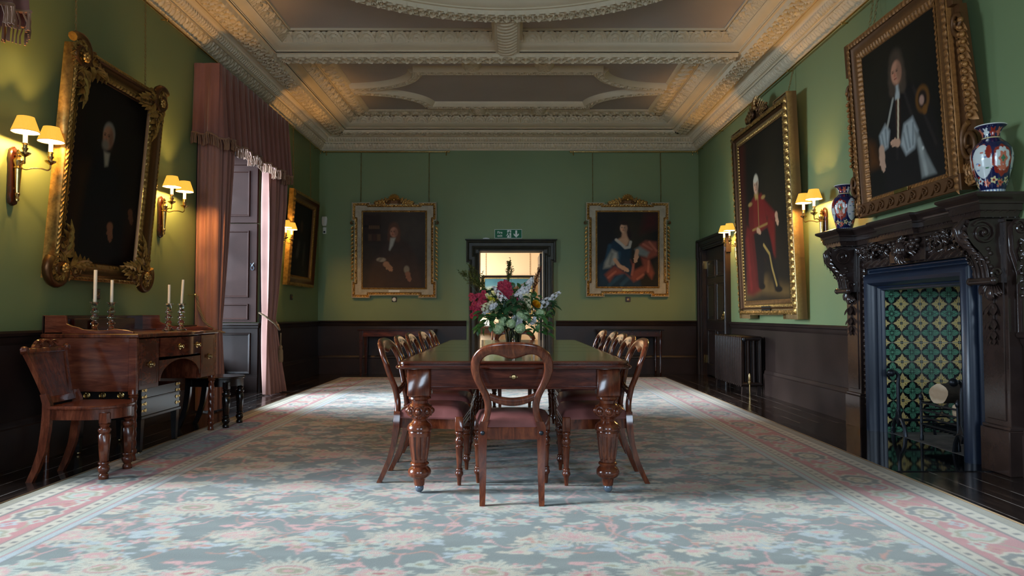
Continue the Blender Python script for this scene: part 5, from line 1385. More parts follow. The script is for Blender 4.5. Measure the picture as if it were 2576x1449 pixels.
def near_curtain(u, t):
    z = 3.55 * t; k = .34 + .66 * min(1, abs(z - .95) / 1.9) ** .8 if z > .95 else .34 + .35 * (1 - z / .95)
    L1, L2, R = .24, .34 * k, .03
    if u < .42:
        q = u / .42; w = .014 * math.sin(q * 2 * PI * 2.4 + .5 + .6 * math.sin(3 * t)) * min(1, 4 * (1 - q)); return (XL + .02 + q * (L1 - R), 7.52 + w)
    if u < .5:
        a = (u - .42) / .08 * PI / 2; return (XL + .02 + L1 - R + R * math.sin(a), 7.52 + R - R * math.cos(a))
    q = (u - .5) / .5; w = .05 * (.35 + .65 * k) * math.sin(q * 2 * PI * 3.3) * min(1, 6 * q)
    return (XL + .02 + L1 - .015 * q + w - .02 * abs(math.sin(q * PI * 3.3)), 7.52 + R + q * L2)
r = thing('curtain', 'dusky pink curtain on the near side of the window, behind the sideboard', 'curtain', (0, .03, 0), group='pink window curtains')
mb = MB(); thick(mb, curtain_sheet(near_curtain, .02, 3.55, 44, 150), .005); mb.build('drape', M['curtain'], r, ang=75)
def rope_tie(r, pts, tassel, hook):
    mb = MB(); 
    for ph in (0, 2 * PI / 3, 4 * PI / 3):
        P = []
        for i in range(len(pts) - 1):
            for k in range(10):
                t = k / 10; p = np.array(pts[i]) * (1 - t) + np.array(pts[i + 1]) * t; a = ph + (i * 10 + k) * .55
                P.append((p[0] + .008 * math.cos(a), p[1] + .008 * math.sin(a), p[2] + .004 * math.sin(a)))
        mb.tube(P, .008, 6)
    mb.build('tie_rope', M['rope'], r, ang=70)
    if tassel:
        k = MB(); x, y, z = tassel
        k.tube([(x, y, z + .2), (x, y, z)], .008, 6); k.blob((x, y, z), (.028, .028, .03), 10, 8); k.lathe([(.02, -.02), (.03, -.04), (.036, -.16), (.034, -.2)], 18, (x, y, z), lambda t_, z_: 1 + .08 * math.sin(9 * t_)); k.build('tassel', M['rope'], r, ang=70)
    k = MB(); k.tube([hook, (hook[0] + .08, hook[1], hook[2])], .006, 6); k.blob((hook[0] + .08, hook[1], hook[2]), .015, 8, 6); k.build('tieback_hook', M['brass'], r)
rope_tie(r, [(XL + .08, 7.44, 1.28), (XL + .10, 7.44, 1.15), (XL + .16, 7.45, 1.0), (XL + .26, 7.49, .9), (XL + .33, 7.6, .87)], None, (XL + .0, 7.40, 1.29))
def far_curtain(u, t):
    z = 3.55 * t; zt = 1.02
    k = .42 + .58 * min(1, max(0, z - zt) / 1.6) ** .75 if z > zt else .42 + .5 * (1 - z / zt) ** .9
    y0 = 9.28 + (.10 * (1 - k)); L = .50 * k
    d = .06 * (.5 + .7 * k); f = d * math.sin(u * 2 * PI * 4.3 + .8 * math.sin(3 * t)) + .25 * d * math.sin(u * 2 * PI * 11 + 2)
    off = .0 + (.12 * (1 - z / zt) ** 1.2 if z < zt else 0)
    x = XL + .15 + f + off + .06 * u * k
    return (x, y0 + u * L - (.26 * (1 - z / zt) if z < zt else 0))
r = thing('curtain', 'pale pink tied-back curtain on the far side of the window, catching the daylight', 'curtain', (0, 0, 0), group='pink window curtains')
mb = MB(); thick(mb, curtain_sheet(far_curtain, .015, 3.55, 46, 150), .005); mb.build('drape', M['curtain'], r, ang=75)
rope_tie(r, [(XL + .10, 9.27, 1.10), (XL + .20, 9.26, 1.04), (XL + .29, 9.34, .95), (XL + .32, 9.44, .86), (XL + .24, 9.60, .93), (XL + .08, 9.7, 1.1)], (XL + .335, 9.45, .62), (XL + .0, 9.72, 1.15))
# ------------------------------------------------------------------ radiator and small wall fittings
r = thing('radiator', 'dark ribbed column radiator with a brass valve, below the dado by the side door', 'radiator', (3.22, 9.2, 0))
N = 16; PT = 1.2 / N
for k in range(N):
    mb = MB(); y = PT * (k + .5)
    for x in (-.115, -.038, .038, .115):
        mb.tube([(x, y, .13), (x, y, .76)], .026, 8, flat=1.0)
    for z in (.135, .745): mb.tube([(-.14, y, z), (.14, y, z)], .034, 8)
    mb.box(-.146, -.115, y - .031, y + .031, .12, .77, .01); mb.box(.115, .146, y - .031, y + .031, .12, .77, .01)
    if k in (0, N - 1):
        for x in (-.1, .1): mb.prism([(x - .03, .0), (x + .03, .0), (x + .02, .12), (x - .02, .12)], lambda a, b, t: (a, t, b), y - .02, y + .02)
    mb.build('radiator_section', M["dado"], r, ang=50)
mb = MB(); mb.tube([(-.04, -.03, .03), (-.04, -.03, .17)], .009, 10); mb.lathe([(.014, .14), (.02, .15), (.02, .185), (.014, .19), (.018, .2), (.015, .27), (.008, .285)], 14, (-.04, -.03, 0)); mb.tube([(-.04, -.03, .165), (-.04, .04, .165)], .014, 10); mb.tube([(-.04, -.03, 0), (-.04, -.03, .05)], .009, 8); mb.build('valve', M['brassold'], r)
mb = MB(); mb.blob((-.1, -.01, .74), (.03, .02, .03), 10, 8); mb.build('end_plug', M['iron'], r)

def small(name, label, cat, parts, loc, rot=(0, 0, 0), group=None):
    r = thing(name, label, cat, loc, rot, group)
    for nm, fn, mat in parts:
        mb = MB(); fn(mb); mb.build(nm, mat, r)
    return r
def swp(mb): mb.box(-.045, .045, -.018, 0, -.045, .045, .006)
def swb(mb): mb.lathe([(.02, .018), (.02, .022), (.008, .024), (.007, .034), (.001, .036)], 12); mb.xf(Matrix.Rotation(PI / 2, 4, 'X'))
def knobw(mb): mb.lathe([(.034, .018), (.036, .026), (.03, .034), (.001, .036)], 18); mb.xf(Matrix.Rotation(PI / 2, 4, 'X'))
G = 'small wooden switch blocks'
small('switch_block', 'small brown switch block with a white dome, below the wigged gentleman', 'switch', (('block', swp, M['darkmahog']), ('dome', knobw, M['white'])), (-2.14, YB, 1.345), group=G)
small('switch_block', 'small brown switch block below the portrait of the lady in blue', 'switch', (('block', swp, M['darkmahog']), ('toggle', swb, M['brassold'])), (2.11, YB, 1.345), group=G)
small('switch_block', 'small brown switch block below the small dark portrait', 'switch', (('block', swp, M['darkmahog']), ('toggle', swb, M['brassold'])), (XL, 10.9, 1.35), (0, 0, PI / 2), G)
small('switch_block', 'small brown switch block behind the candlesticks, below the old man in black', 'switch', (('block', swp, M['darkmahog']), ('toggle', swb, M['brassold'])), (XL, 5.78, 1.25), (0, 0, PI / 2), G)
small('switch_block', 'small brown switch block between the near mantel sconce and the overmantel portrait', 'switch', (('block', swp, M['darkmahog']), ('toggle', swb, M['brassold'])), (XR, 6.72, 2.42), (0, 0, -PI / 2), G)
small('intercom', 'white wall sensor over a white key switch, in the corner beside the small dark portrait', 'sensor', (
    ('sensor_head', lambda m: m.prism([(-.045, .1), (-.03, .06), (.03, .06), (.045, .1), (.05, .2), (.04, .235), (-.04, .235), (-.05, .2)], lambda a, b, t: (a, t, b), -.06, 0, .01), M['white']),
    ('switch_plate', lambda m: m.box(-.032, .032, -.03, 0, -.08, .045, .006), M['white']),
    ('key_hole', lambda m: m.lathe([(.018, -.032), (.018, -.03)], 14, (0, 0, 0)).xf(Matrix.Translation((0, 0, -.045)) @ Matrix.Rotation(-PI / 2, 4, 'X')), M['iron'])), (-3.42, YB, 2.62))
small('door_sensor', 'small white contact sensor lying on the doorway cornice below the exit sign', 'sensor', (('case', lambda m: m.box(-.06, .06, -.04, 0, 0, .018, .006), M['white']), ('cover', lambda m: m.box(-.03, .03, -.043, -.005, .016, .024, .003), M['white'])), (-.47, YB - .03, 2.442))
# exit sign
es = thing('fire_exit_sign', 'green and white fire exit sign above the doorway', 'sign', (-.068, YB, 2.46))
M['signg'] = m_paint('sign green', rgb(0, 100, 62), .6, .02, 5, .01, geo=False); M['signw'] = m_paint('sign white', rgb(228, 232, 222), .4, .02, 5, .01, geo=False); M['signedge'] = m_glass('sign acrylic', (.55, .75, .6, 1), .1)
mb = MB(); mb.box(-.25, .25, -.01, -.001, -.0, .165, .001); mb.build('white_backing', M['signw'], es, smooth=False)
mb = MB(); mb.box(-.243, .243, -.0115, -.009, .007, .158); mb.build('green_face', M['signg'], es, smooth=False)
def text(body, x, z, size, par):
    cu = bpy.data.curves.new('sign_lettering', 'FONT'); cu.body = body; cu.size = size; cu.extrude = .0006; cu.offset = .001
    tmp = bpy.data.objects.new('tmp', cu); COL.objects.link(tmp); me = bpy.data.meshes.new_from_object(tmp.evaluated_get(bpy.context.evaluated_depsgraph_get())); bpy.data.objects.remove(tmp); bpy.data.curves.remove(cu)
    me.materials.clear(); me.materials.append(M['signw']); o = bpy.data.objects.new('sign_lettering', me); COL.objects.link(o); o.parent = par
    o.location = (x, -.0122, z); o.rotation_euler = (PI / 2, 0, 0); return o
text('Fire', -.2, .088, .06, es); text('exit', -.2, .03, .06, es)
fs = lambda a, b, t: (a, t, b)
mb = MB(); mb.prism([(-.02, .012), (.052, .012), (.052, .15), (-.02, .15), (-.02, .075), (-.045, .04), (-.02, .045)], fs, -.013, -.0112); mb.build('white_door_symbol', M['signw'], es, smooth=False)
mb = MB(); Y = -.0135
def seg(pts, rr): mb.tube([(a, Y, b) for a, b in pts], rr, 6, flat=1.0)
mb.blob((.028, Y, .133), (.009, .001, .009), 10, 6)
def flatstroke(p, q, w):
    p = np.array(p); q = np.array(q); d = (q - p) / np.linalg.norm(q - p); n = np.array([-d[1], d[0]]) * w
    mb.prism([tuple(p + n), tuple(p - n), tuple(q - n), tuple(q + n)], fs, -.0142, -.0128)
for p, q, w in (((.02, .122), (.006, .075), .011), ((.018, .118), (-.012, .108), .005), ((-.012, .108), (-.022, .085), .005), ((.022, .118), (.04, .098), .005), ((.04, .098), (.05, .108), .004), ((.006, .08), (.028, .058), .006), ((.028, .058), (.03, .02), .006), ((.006, .078), (-.01, .048), .006), ((-.01, .048), (-.036, .044), .006)): flatstroke(p, q, w)
mb.build('running_figure_symbol', M['signg'], es, smooth=False)
mb = MB(); mb.prism([(.128, .145), (.128, .062), (.098, .092), (.098, .062), (.145, .014), (.192, .062), (.192, .092), (.162, .062), (.162, .145)][::-1], fs, -.013, -.0112); mb.build('white_arrow_symbol', M['signw'], es, smooth=False)

# ------------------------------------------------------------------ chimneypiece on the fireplace wall (world coordinates, origin on the floor)
fp = thing('chimneypiece', 'carved dark oak chimneypiece with scroll brackets and a dark blue moulded surround', 'fireplace', (XR, 5.67, 0))
# local: x negative = into the room, y along the wall (-1.1 .. 1.1)
B0, B1 = -.80, .80     # blue surround outer
fw = lambda y, z, h: (-h, y, z)
mb = MB()
open_mould(mb, [(B0, 0), (B0, 1.505), (B1, 1.505), (B1, 0)], [(0.0, 0), (0.0, 0.035), (0.0102, 0.05), (0.0204, 0.05), (0.0238, 0.04), (0.0306, 0.045), (0.0408, 0.06), (0.051, 0.062), (0.0544, 0.085), (0.068, 0.11), (0.0884, 0.13), (0.1156, 0.14), (0.1428, 0.13), (0.1598, 0.105), (0.17, 0.07), (0.1734, 0.05), (0.1836, 0.055), (0.1904, 0.045), (0.1938, 0.03), (0.204, 0.03), (0.2108, 0.015), (0.2142, 0)], fw)
mb.build('blue_surround', M['blue'], fp, ang=35)
# carved egg strip between surround and oak
mb = MB()
def strip(p, q, w, pat, hg, h0, step=.008, nt=9, out=None):
    p = np.array(p, float); q = np.array(q, float); L = np.linalg.norm(q - p); d = (q - p) / L; n = np.array([-d[1], d[0]])
    u = np.linspace(0, L, int(L / step))[:, None]; v = np.linspace(0, 1, nt)[None]
    r_ = pat(u + 0 * v, v + 0 * u) * hg; Y = p[0] + d[0] * u + n[0] * w * (v - .5); Z = p[1] + d[1] * u + n[1] * w * (v - .5)
    mb.grid(np.stack([-(h0 + r_), Y, Z], -1)); return mb
for y in (B0 - .04, B1 + .04): strip((y, .2), (y, 1.59), .07, pat_acanthus(.055), .028, .06)
strip((B0 - .02, 1.55), (B1 + .02, 1.55), .075, pat_rope(.13, 1.2), .03, .06)
mb.box(-.06, 0, B0 - .09, B0, 0, 1.6); mb.box(-.06, 0, B1, B1 + .09, 0, 1.6); mb.box(-.06, 0, B0 - .09, B1 + .09, 1.507, 1.6)
mb.build('carved_egg_strip', M['mantel'], fp, ang=55)
for s in (-1, 1):     # pilasters
    y0, y1 = sorted((s * .845, s * 1.10)); mb = MB(); mb.box(-.10, 0, y0, y1, 0, 1.72, .004); mb.box(-.125, 0, y0 - .015, y1 + .015, 0, .30, .006); mb.box(-.115, 0, y0 - .008, y1 + .008, .30, .325, .005)
    yi0, yi1 = sorted((s * .88, s * 1.065)); mb.box(-.108, -.09, yi0, yi1, .36, 1.70, .004)
    mb.build('pilaster', M['mantel'], fp)
# frieze board
mb = MB(); mb.box(-.08, 0, -.86, .86, 1.59, 1.74); mb.box(-.10, 0, -.20, .32, 1.52, 1.74, .004); mb.box(-.11, 0, -1.1, 1.1, 1.70, 1.735, .004); mb.build('frieze', M['mantel'], fp)
# scroll brackets (S profile in x-z, extruded in y)
def bracket(yc, s):
    mb = MB(); w = .085
    pts = [(-.10, 1.72), (-.26, 1.72), (-.315, 1.70), (-.335, 1.65), (-.325, 1.595), (-.29, 1.545), (-.245, 1.50), (-.21, 1.45), (-.19, 1.39), (-.18, 1.33), (-.185, 1.30), (-.10, 1.30)]
    mb.prism(pts[::-1], lambda a, z, t: (a, t, z), yc - w, yc + w, .008)
    for sy in (-1, 1):
        for c, R, tn, a0 in (((-.235, 1.63), .085, 2.0, PI * .8), ((-.15, 1.36), .04, 1.3, -PI / 2)):
            P = []; n = 34
            for k in range(n):
                t = k / (n - 1); rr = R * (1 - .9 * t); a = a0 - tn * 2 * PI * t; P.append((c[0] + rr * math.cos(a), yc + sy * (w + .004 + .012 * t), c[1] + rr * math.sin(a)))
            mb.tube(P, [.012 * (1 - .4 * k / n) for k in range(n)], 6)
        mb.blob((-.235, yc + sy * (w + .012), 1.63), .02, 8, 6)
        for k in range(9): t = k / 8; mb.blob((-.31 + .13 * t + .02 * math.sin(k), yc + sy * (w * .55), 1.56 - .2 * t), .009, 6, 4)
        for k in range(5): mb.blob((-.2 + .015 * math.sin(k * 2), yc + sy * (w + .003), 1.52 - .03 * k), (.018, .012, .016), 6, 4)
    # leaf down the front, reeds below
    for k in range(7):
        t = k / 6; x = np.interp(t, [0, .25, .5, .75, 1], [-.30, -.342, -.335, -.30, -.245]); z = 1.72 - .22 * t
        for sy in (-1, 1): mb.leaf((x, yc + sy * .01, z), (-.3, sy * .8, -.5), (-1, 0, .2), .085, .05, .5, 4, .5)
    mb.tube([(-.30, yc, 1.725), (-.352, yc, 1.66), (-.335, yc, 1.59), (-.29, yc, 1.535), (-.255, yc, 1.50)], [.02, .03, .028, .02, .01], 8)
    for o in (-.06, -.022, .022, .06): mb.tube([(-.255, yc + o, 1.505), (-.213, yc + o, 1.45), (-.196, yc + o, 1.39), (-.188, yc + o, 1.32)], .016, 8)
    mb.tube([(-.19, yc - w - .03, 1.305), (-.19, yc + w + .03, 1.305)], [.026, .026], 10); mb.blob((-.19, yc - w - .03, 1.305), .03, 8, 6); mb.blob((-.19, yc + w + .03, 1.305), .03, 8, 6)
    o = mb.build('scroll_bracket', M['mantel'], fp, ang=50)
    d = MB()     # bell-flower drop
    for k in range(9): a = (k - 4) * .3; d.leaf((-.13, yc + .012 * (k - 4), 1.29), (-.35, math.sin(a), -1), (-1, 0, 0), .1, .045, .25, 4, .5)
    d.blob((-.135, yc, 1.22), (.025, .04, .05), 8, 6); z = 1.17
    d.tube([(-.115, yc, 1.2), (-.115, yc, .88)], .006, 5)
    for q, (zz, R) in enumerate(((1.15, .05), (1.04, .042), (.96, .034), (.91, .024))):
        for k in range(6): a = 2 * PI * k / 6; d.leaf((-.12 - .01 * math.cos(a), yc + .01 * math.sin(a), zz), (-.3 * math.cos(a) - .15, .5 * math.sin(a), -1), (-math.cos(a) - .2, math.sin(a), 0), R * 1.9, R * .9, -.1, 4, .4)
        d.blob((-.122, yc, zz - R * .7), (R * .5, R * .6, R * .9), 8, 6)
    d.build('flower_drop', M['mantel'], fp, ang=55)
bracket(-.985, -1); bracket(.985, 1)
# shelf: breaks forward over the brackets and in the middle
def shelf_poly(d):   # plan of the front edge, d = extra projection (into the room) ; counter-clockwise seen from above with x = -proj
    F, C, Rr = .31, .215, .17
    pts = [(0, -1.15), (-F, -1.15), (-F, -.80), (-Rr, -.80), (-Rr, -.22), (-C, -.22), (-C, .34), (-Rr, .34), (-Rr, .80), (-F, .80), (-F, 1.15), (0, 1.15)]
    return pts
SP = [(x, y) for x, y in shelf_poly(0)][::-1]
ar = sum(SP[i][0] * SP[(i + 1) % len(SP)][1] - SP[(i + 1) % len(SP)][0] * SP[i][1] for i in range(len(SP)))
if ar < 0: SP = SP[::-1]
mb = MB(); fz = lambda x, y, h: (x, y, h)
prof = [(-.045, 1.89), (-.05, 1.885), (-.05, 1.872), (-.04, 1.862), (-.02, 1.85), (-.005, 1.838), (.0, 1.83), (.0, 1.82), (.012, 1.815), (.012, 1.775), (.02, 1.77), (.03, 1.735), (.03, 1.73)]
moulding(mb, SP, prof, fz); q = poly_inset(SP, -.045); k = len(mb.v); mb.v.extend([(x, y, 1.89) for x, y in q]); mb.f.append(tuple(range(k, k + len(q))))
q = poly_inset(SP, .03); k = len(mb.v); mb.v.extend([(x, y, 1.73) for x, y in q]); mb.f.append(tuple(range(k, k + len(q)))[::-1])
mb.build('shelf', M['mantel'], fp, ang=30)
mb = MB(); band(mb, SP, (.0, 1.838), (.002, 1.822), pat_bead(.03), .01, .006, fz, 5); band(mb, SP, (.012, 1.772), (.04, 1.728), pat_rope(.05, .8), .02, .006, fz, 7); mb.build('carved_shelf_moulding', M['mantel'], fp, ang=60)
# carved swags: mask in the middle, garlands to each side
rr = random.Random(3)
def garland(y0, y1, zc, sag, R):
    mb = MB(); n = 120
    for k in range(n):
        t = rr.random(); y = y0 + (y1 - y0) * t; prof_ = (math.sin(PI * min(.97, max(.03, t)))) ** .6
        rad = R * (.45 + .6 * prof_); a = rr.random() * 2 * PI; q = rr.random() ** .5 * rad
        c = (-.085 - .05 * prof_ * math.cos(a * .25) - .02 * rr.random(), y, zc - sag * math.sin(PI * t) + q * math.sin(a))
        if k % 3: mb.blob(c, rr.uniform(.010, .021), 8, 5)
        else: mb.leaf(c, (-.3, rr.uniform(-1, 1), rr.uniform(-1, 1)), (-1, 0, 0), .055, .035, .4, 4, .5)
    return mb
for a, b, z in ((.42, .80, 1.665), (-.30, -.70, 1.665)):
    garland(a, b, z, .015, .052).build('garland', M['mantel'], fp, ang=60)
for y in (.82, -.28, .38):
    mb = MB()
    for k in range(10): a = k * 2 * PI / 10; mb.leaf((-.09, y + .01 * math.cos(a), 1.67), (-.4, math.cos(a), math.sin(a)), (-1, 0, 0), .075, .045, .5, 4, .5)
    mb.blob((-.12, y, 1.67), .025, 8, 6); mb.build('rosette', M['mantel'], fp, ang=60)
mb = MB()
mb.blob((-.14, .06, 1.615), (.06, .065, .075), 14, 10); mb.blob((-.19, .06, 1.60), (.02, .018, .03), 8, 6)
for s in (-1, 1):
    mb.blob((-.185, .06 + s * .027, 1.63), (.014, .016, .01), 8, 5); mb.blob((-.17, .06 + s * .035, 1.59), (.025, .022, .02), 8, 5)
    for k in range(7): a = -.9 + k * .38; mb.leaf((-.12, .06 + s * .05, 1.63 - .02 * k + .05), (-.5, s * math.cos(a), math.sin(a)), (-1, 0, .2), .13, .06, .5, 5, .5)
    spiral_scroll(mb, (0, 0), .001, 1, 1, .001) if False else None
    for k in range(6): mb.blob((-.12 - .02 * rr.random(), .06 + s * (.1 + .025 * k), 1.66 + .03 * math.sin(k * 2.1)), rr.uniform(.018, .03), 8, 5)
for k in range(7): a = PI * (k + .5) / 7; mb.leaf((-.14, .06, 1.66), (-.4, math.cos(a), math.sin(a)), (-1, 0, 0), .085, .05, .4, 4, .6)
for k in range(5): mb.leaf((-.15, .06 + .02 * (k - 2), 1.57), (-.4, .3 * (k - 2), -1), (-1, 0, 0), .07, .035, .3, 4, .5)
mb.build('carved_mask', M['mantel'], fp, ang=60)
# side scroll facing the viewer on the near return
mb = MB(); y = -1.105
mb.prism([(-.0, .95), (-.04, .95), (-.04, 1.35), (-.085, 1.5), (-.09, 1.66), (-.05, 1.71), (0, 1.71)], lambda a, z, t: (a, t, z), y - .05, y, .004)
P = [(-.045 + .042 * (1 - .85 * t) * math.cos(2.6 - 9.5 * t), y - .055, 1.655 + .05 * (1 - .85 * t) * math.sin(2.6 - 9.5 * t)) for t in np.linspace(0, 1, 26)]; mb.tube(P, .009, 6)
for k in range(8): mb.leaf((-.05 + .01 * math.sin(k * 2), y - .05, 1.58 - .045 * k), (.3 * (-1) ** k, -.3, -1), (0, -1, 0), .08, .04, .3, 4, .5); mb.blob((-.045, y - .06, 1.55 - .05 * k), .013, 6, 4)
mb.build('side_console', M['mantel'], fp, ang=55)
# tiled cheeks, plaster back and hearth of the opening
def tile_colours(Y, Z, p=.176):
    u = (Y / p) % 1.0 - .5; v = (Z / p) % 1.0 - .5
    bl = np.array(rgb(22, 24, 30)[:3]); gr = np.array(rgb(108, 170, 138)[:3]); gd = np.array(rgb(40, 96, 72)[:3]); ye = np.array(rgb(240, 214, 138)[:3]); wh = np.array(rgb(190, 190, 176)[:3])
    C = np.zeros(u.shape + (3,)) + bl
    au, av = np.abs(u), np.abs(v)
    # yellow corner quatrefoil
    cu, cv = .5 - au, .5 - av; dm = cu + cv; th = np.arctan2(cv, cu)
    yel = (dm < .385 + .035 * np.cos(8 * th)) & ~((np.minimum(cu, cv) < .075) & (np.maximum(cu, cv) < .075)) & ~((np.abs(cu - cv) < .022) & (dm > .26))
    C[yel] = ye
    # green four-petal flower
    for a, b in ((au, v), (av, u)):
        t = np.clip((a - .06) / .42, 0, 1); w = .155 * np.sin(PI * np.clip(t, 0, 1) ** .8) ** .8
        pet = (np.abs(b) < w) & (a > .07) & (a < .47); C[pet] = gr
        C[pet & (np.abs(np.abs(b) - w * .55) < .012)] = gd; C[pet & (np.abs(b) < .010) & (a < .3)] = bl; C[pet & (np.abs(b - .05 * np.sign(b)) < .012) & (a < .17)] = bl
    C[(np.maximum(au, av) < .055)] = gr
    gl = (au > .487) | (av > .487); C[gl] = wh * .8
    return C
def tile_panel(name, yy, flip):
    q = .0027 if not flip else .006; xs = np.arange(.0, .751, q); zs = np.arange(0, 1.401, q); Xg, Zg = np.meshgrid(xs, zs, indexing='ij')
    A = np.stack([Xg, 0 * Xg + yy, Zg], -1); return np_mesh(name, A, M['tile'], fp, tile_colours(Xg + .03, Zg + .06), flip=flip)
tile_panel('tiled_cheek', FY1 - 5.67 - .004, False); tile_panel('tiled_cheek', FY0 - 5.67 + .004, True)
mb = MB().box(.745, .78, FY0 - 5.67, FY1 - 5.67, 0, 1.42); mb.build('firebrick_back', M['plasterwhite'], fp)
mb = MB().box(.0, .75, FY0 - 5.67, FY1 - 5.67, 1.36, 1.42); mb.build('throat', M['iron'], fp)
t = NT('hearth stone'); v = t.obj(geo=True); M['hearth'] = t.bsdf(t.ramp(t.noise(v, 9, 5), [(.3, rgb(86, 84, 86)), (.7, rgb(128, 124, 122))]), .7, bump=t.noise(v, 40, 3), bstr=.2)
mb = MB().box(-.0, .76, FY0 - 5.67, FY1 - 5.67, -.002, .008); mb.build('inner_hearth', M['hearth'], fp)
t = NT('black hearth slab'); v = t.obj(geo=True); M['slab'] = t.bsdf(t.ramp(t.noise(v, 5, 4), [(.3, rgb(10, 11, 14)), (.7, rgb(24, 24, 28))]), .06)
mb = MB().box(2.60, XR, 4.72, 6.78, -.01, .006, .002); h = tag(mb.build('hearth_slab', M['slab']), 'polished black hearth slab in front of the tiled fireplace', 'hearth')
# fire basket, firedogs, logs
G = thing('fire_grate', 'iron fire basket with horizontal bars holding logs in the tiled fireplace', 'grate', (3.62, 5.60, .01))
x0, x1, y0, y1 = -.14, .26, -.24, .24
for z in (.14, .20, .26, .32):
    for nm, a, b in (('bar', (x0, y0, z), (x0, y1, z)), ('bar', (x0, y1, z), (x1, y1, z)), ('bar', (x0, y0, z), (x1, y0, z))):
        mb = MB(); mb.tube([a, b], .008, 6); mb.build(nm, M['iron'], G)
mb = MB()
for k in range(9): y = y0 + (y1 - y0) * k / 8; mb.tube([(x0, y, .12), (x1, y, .12)], .008, 6)
mb.build('grid_floor', M['iron'], G)
for x in (x0, x1):
    for y in (y0, y1): mb = MB(); mb.lathe([(.016, 0), (.016, .04), (.011, .05), (.014, .12), (.011, .13), (.011, .34), (.016, .345), (.02, .36), (.016, .38), (.004, .40)], 10, (x, y, 0)); mb.build('post', M['iron'], G)
mb = MB().box(x1 - .01, x1 + .01, y0, y1, .10, .38); mb.build('back_plate', M['iron'], G)
t = NT('log bark'); v = t.obj(scale=(6, 1, 6)); n = t.noise(v, 4, 5, .7); M['bark'] = t.bsdf(t.ramp(n, [(.3, rgb(44, 36, 32)), (.6, rgb(92, 78, 66)), (.75, rgb(134, 118, 100))]), .9, bump=n, bstr=.8, bdist=.02)
t = NT('cut log end'); v = t.obj(); w = t.n('ShaderNodeTexWave', wave_type='RINGS', i_Scale=14.0, i_Distortion=2.0); t.l(v, w.inputs[0]); M['logend'] = t.bsdf(t.ramp(w.outputs['Fac'], [(.0, rgb(176, 150, 122)), (1, rgb(206, 184, 156))]), .85)
def log(label, loc, rot, R, L):
    r = thing('log', label, 'log', loc, rot, 'logs in the fire basket'); mb = MB(); A = np.zeros((9, 18, 3)); rg = random.Random(int(L * 1000))
    for i in range(9):
        for j in range(18):
            a = 2 * PI * j / 18; q = R * (1 + .07 * math.sin(2 * a + .4) + .04 * math.sin(5 * a + i * .3) + rg.uniform(-.02, .02)); A[i, j] = (q * math.cos(a), -L / 2 + L * i / 8, q * math.sin(a))
    mb.grid(A, closed_v=True); mb.build('bark', M['bark'], r, ang=60)
    for e in (0, 8):
        k = MB(); k.v = [(0, A[e, 0, 1] * 1.001, 0)] + [tuple(p) for p in A[e]]; k.f = [(0, 1 + j, 1 + (j + 1) % 18) if e else (0, 1 + (j + 1) % 18, 1 + j) for j in range(18)]; k.build('cut_end', M['logend'], r, smooth=False)
log('big pale-ended log lying on top in the fire basket', (3.745, 5.785, .415), (0, 0, -1.246), .085, .40)
log('split log below the big one in the fire basket', (3.79, 5.60, .30), (.05, .2, -1.35), .07, .34)
log('darker log at the back of the fire basket', (3.80, 5.55, .22), (0, .4, .1), .065, .36)
def firedog(label, y):
    r = thing('firedog', label, 'firedog', (3.44, y, .008), group='ball-topped firedogs')
    mb = MB(); mb.tube([(0, 0, .16), (0, 0, .46), (.006, 0, .50), (.0, 0, .535), (-.02, 0, .555), (-.045, 0, .555)], [.016, .016, .015, .014, .013, .012], 10); mb.prism([(-.035, .15), (0, .08), (.035, .15), (.022, .2), (0, .25), (-.022, .2)], lambda a, b, t: (t, a, b), -.016, .012, .003); mb.build('upright', M['iron'], r)
    mb = MB(); mb.blob((-.06, 0, .548), .034, 14, 10); mb.build('ball', M['iron'], r)
    for s in (-1, 1):
        mb = MB(); mb.tube([(0, s * .01, .15), (-.0, s * .05, .135), (0, s * .085, .08), (0, s * .10, .0)], [.018, .017, .016, .018], 8); mb.build('foot', M['iron'], r)
    mb = MB(); mb.tube([(0, 0, .13), (.3, 0, .13), (.32, 0, .0)], .013, 8); mb.build('log_bar', M['iron'], r); return r
a = firedog('black ball-topped firedog at the far side of the hearth', 6.11)
firedog('black ball-topped firedog at the near side of the hearth', 5.25)

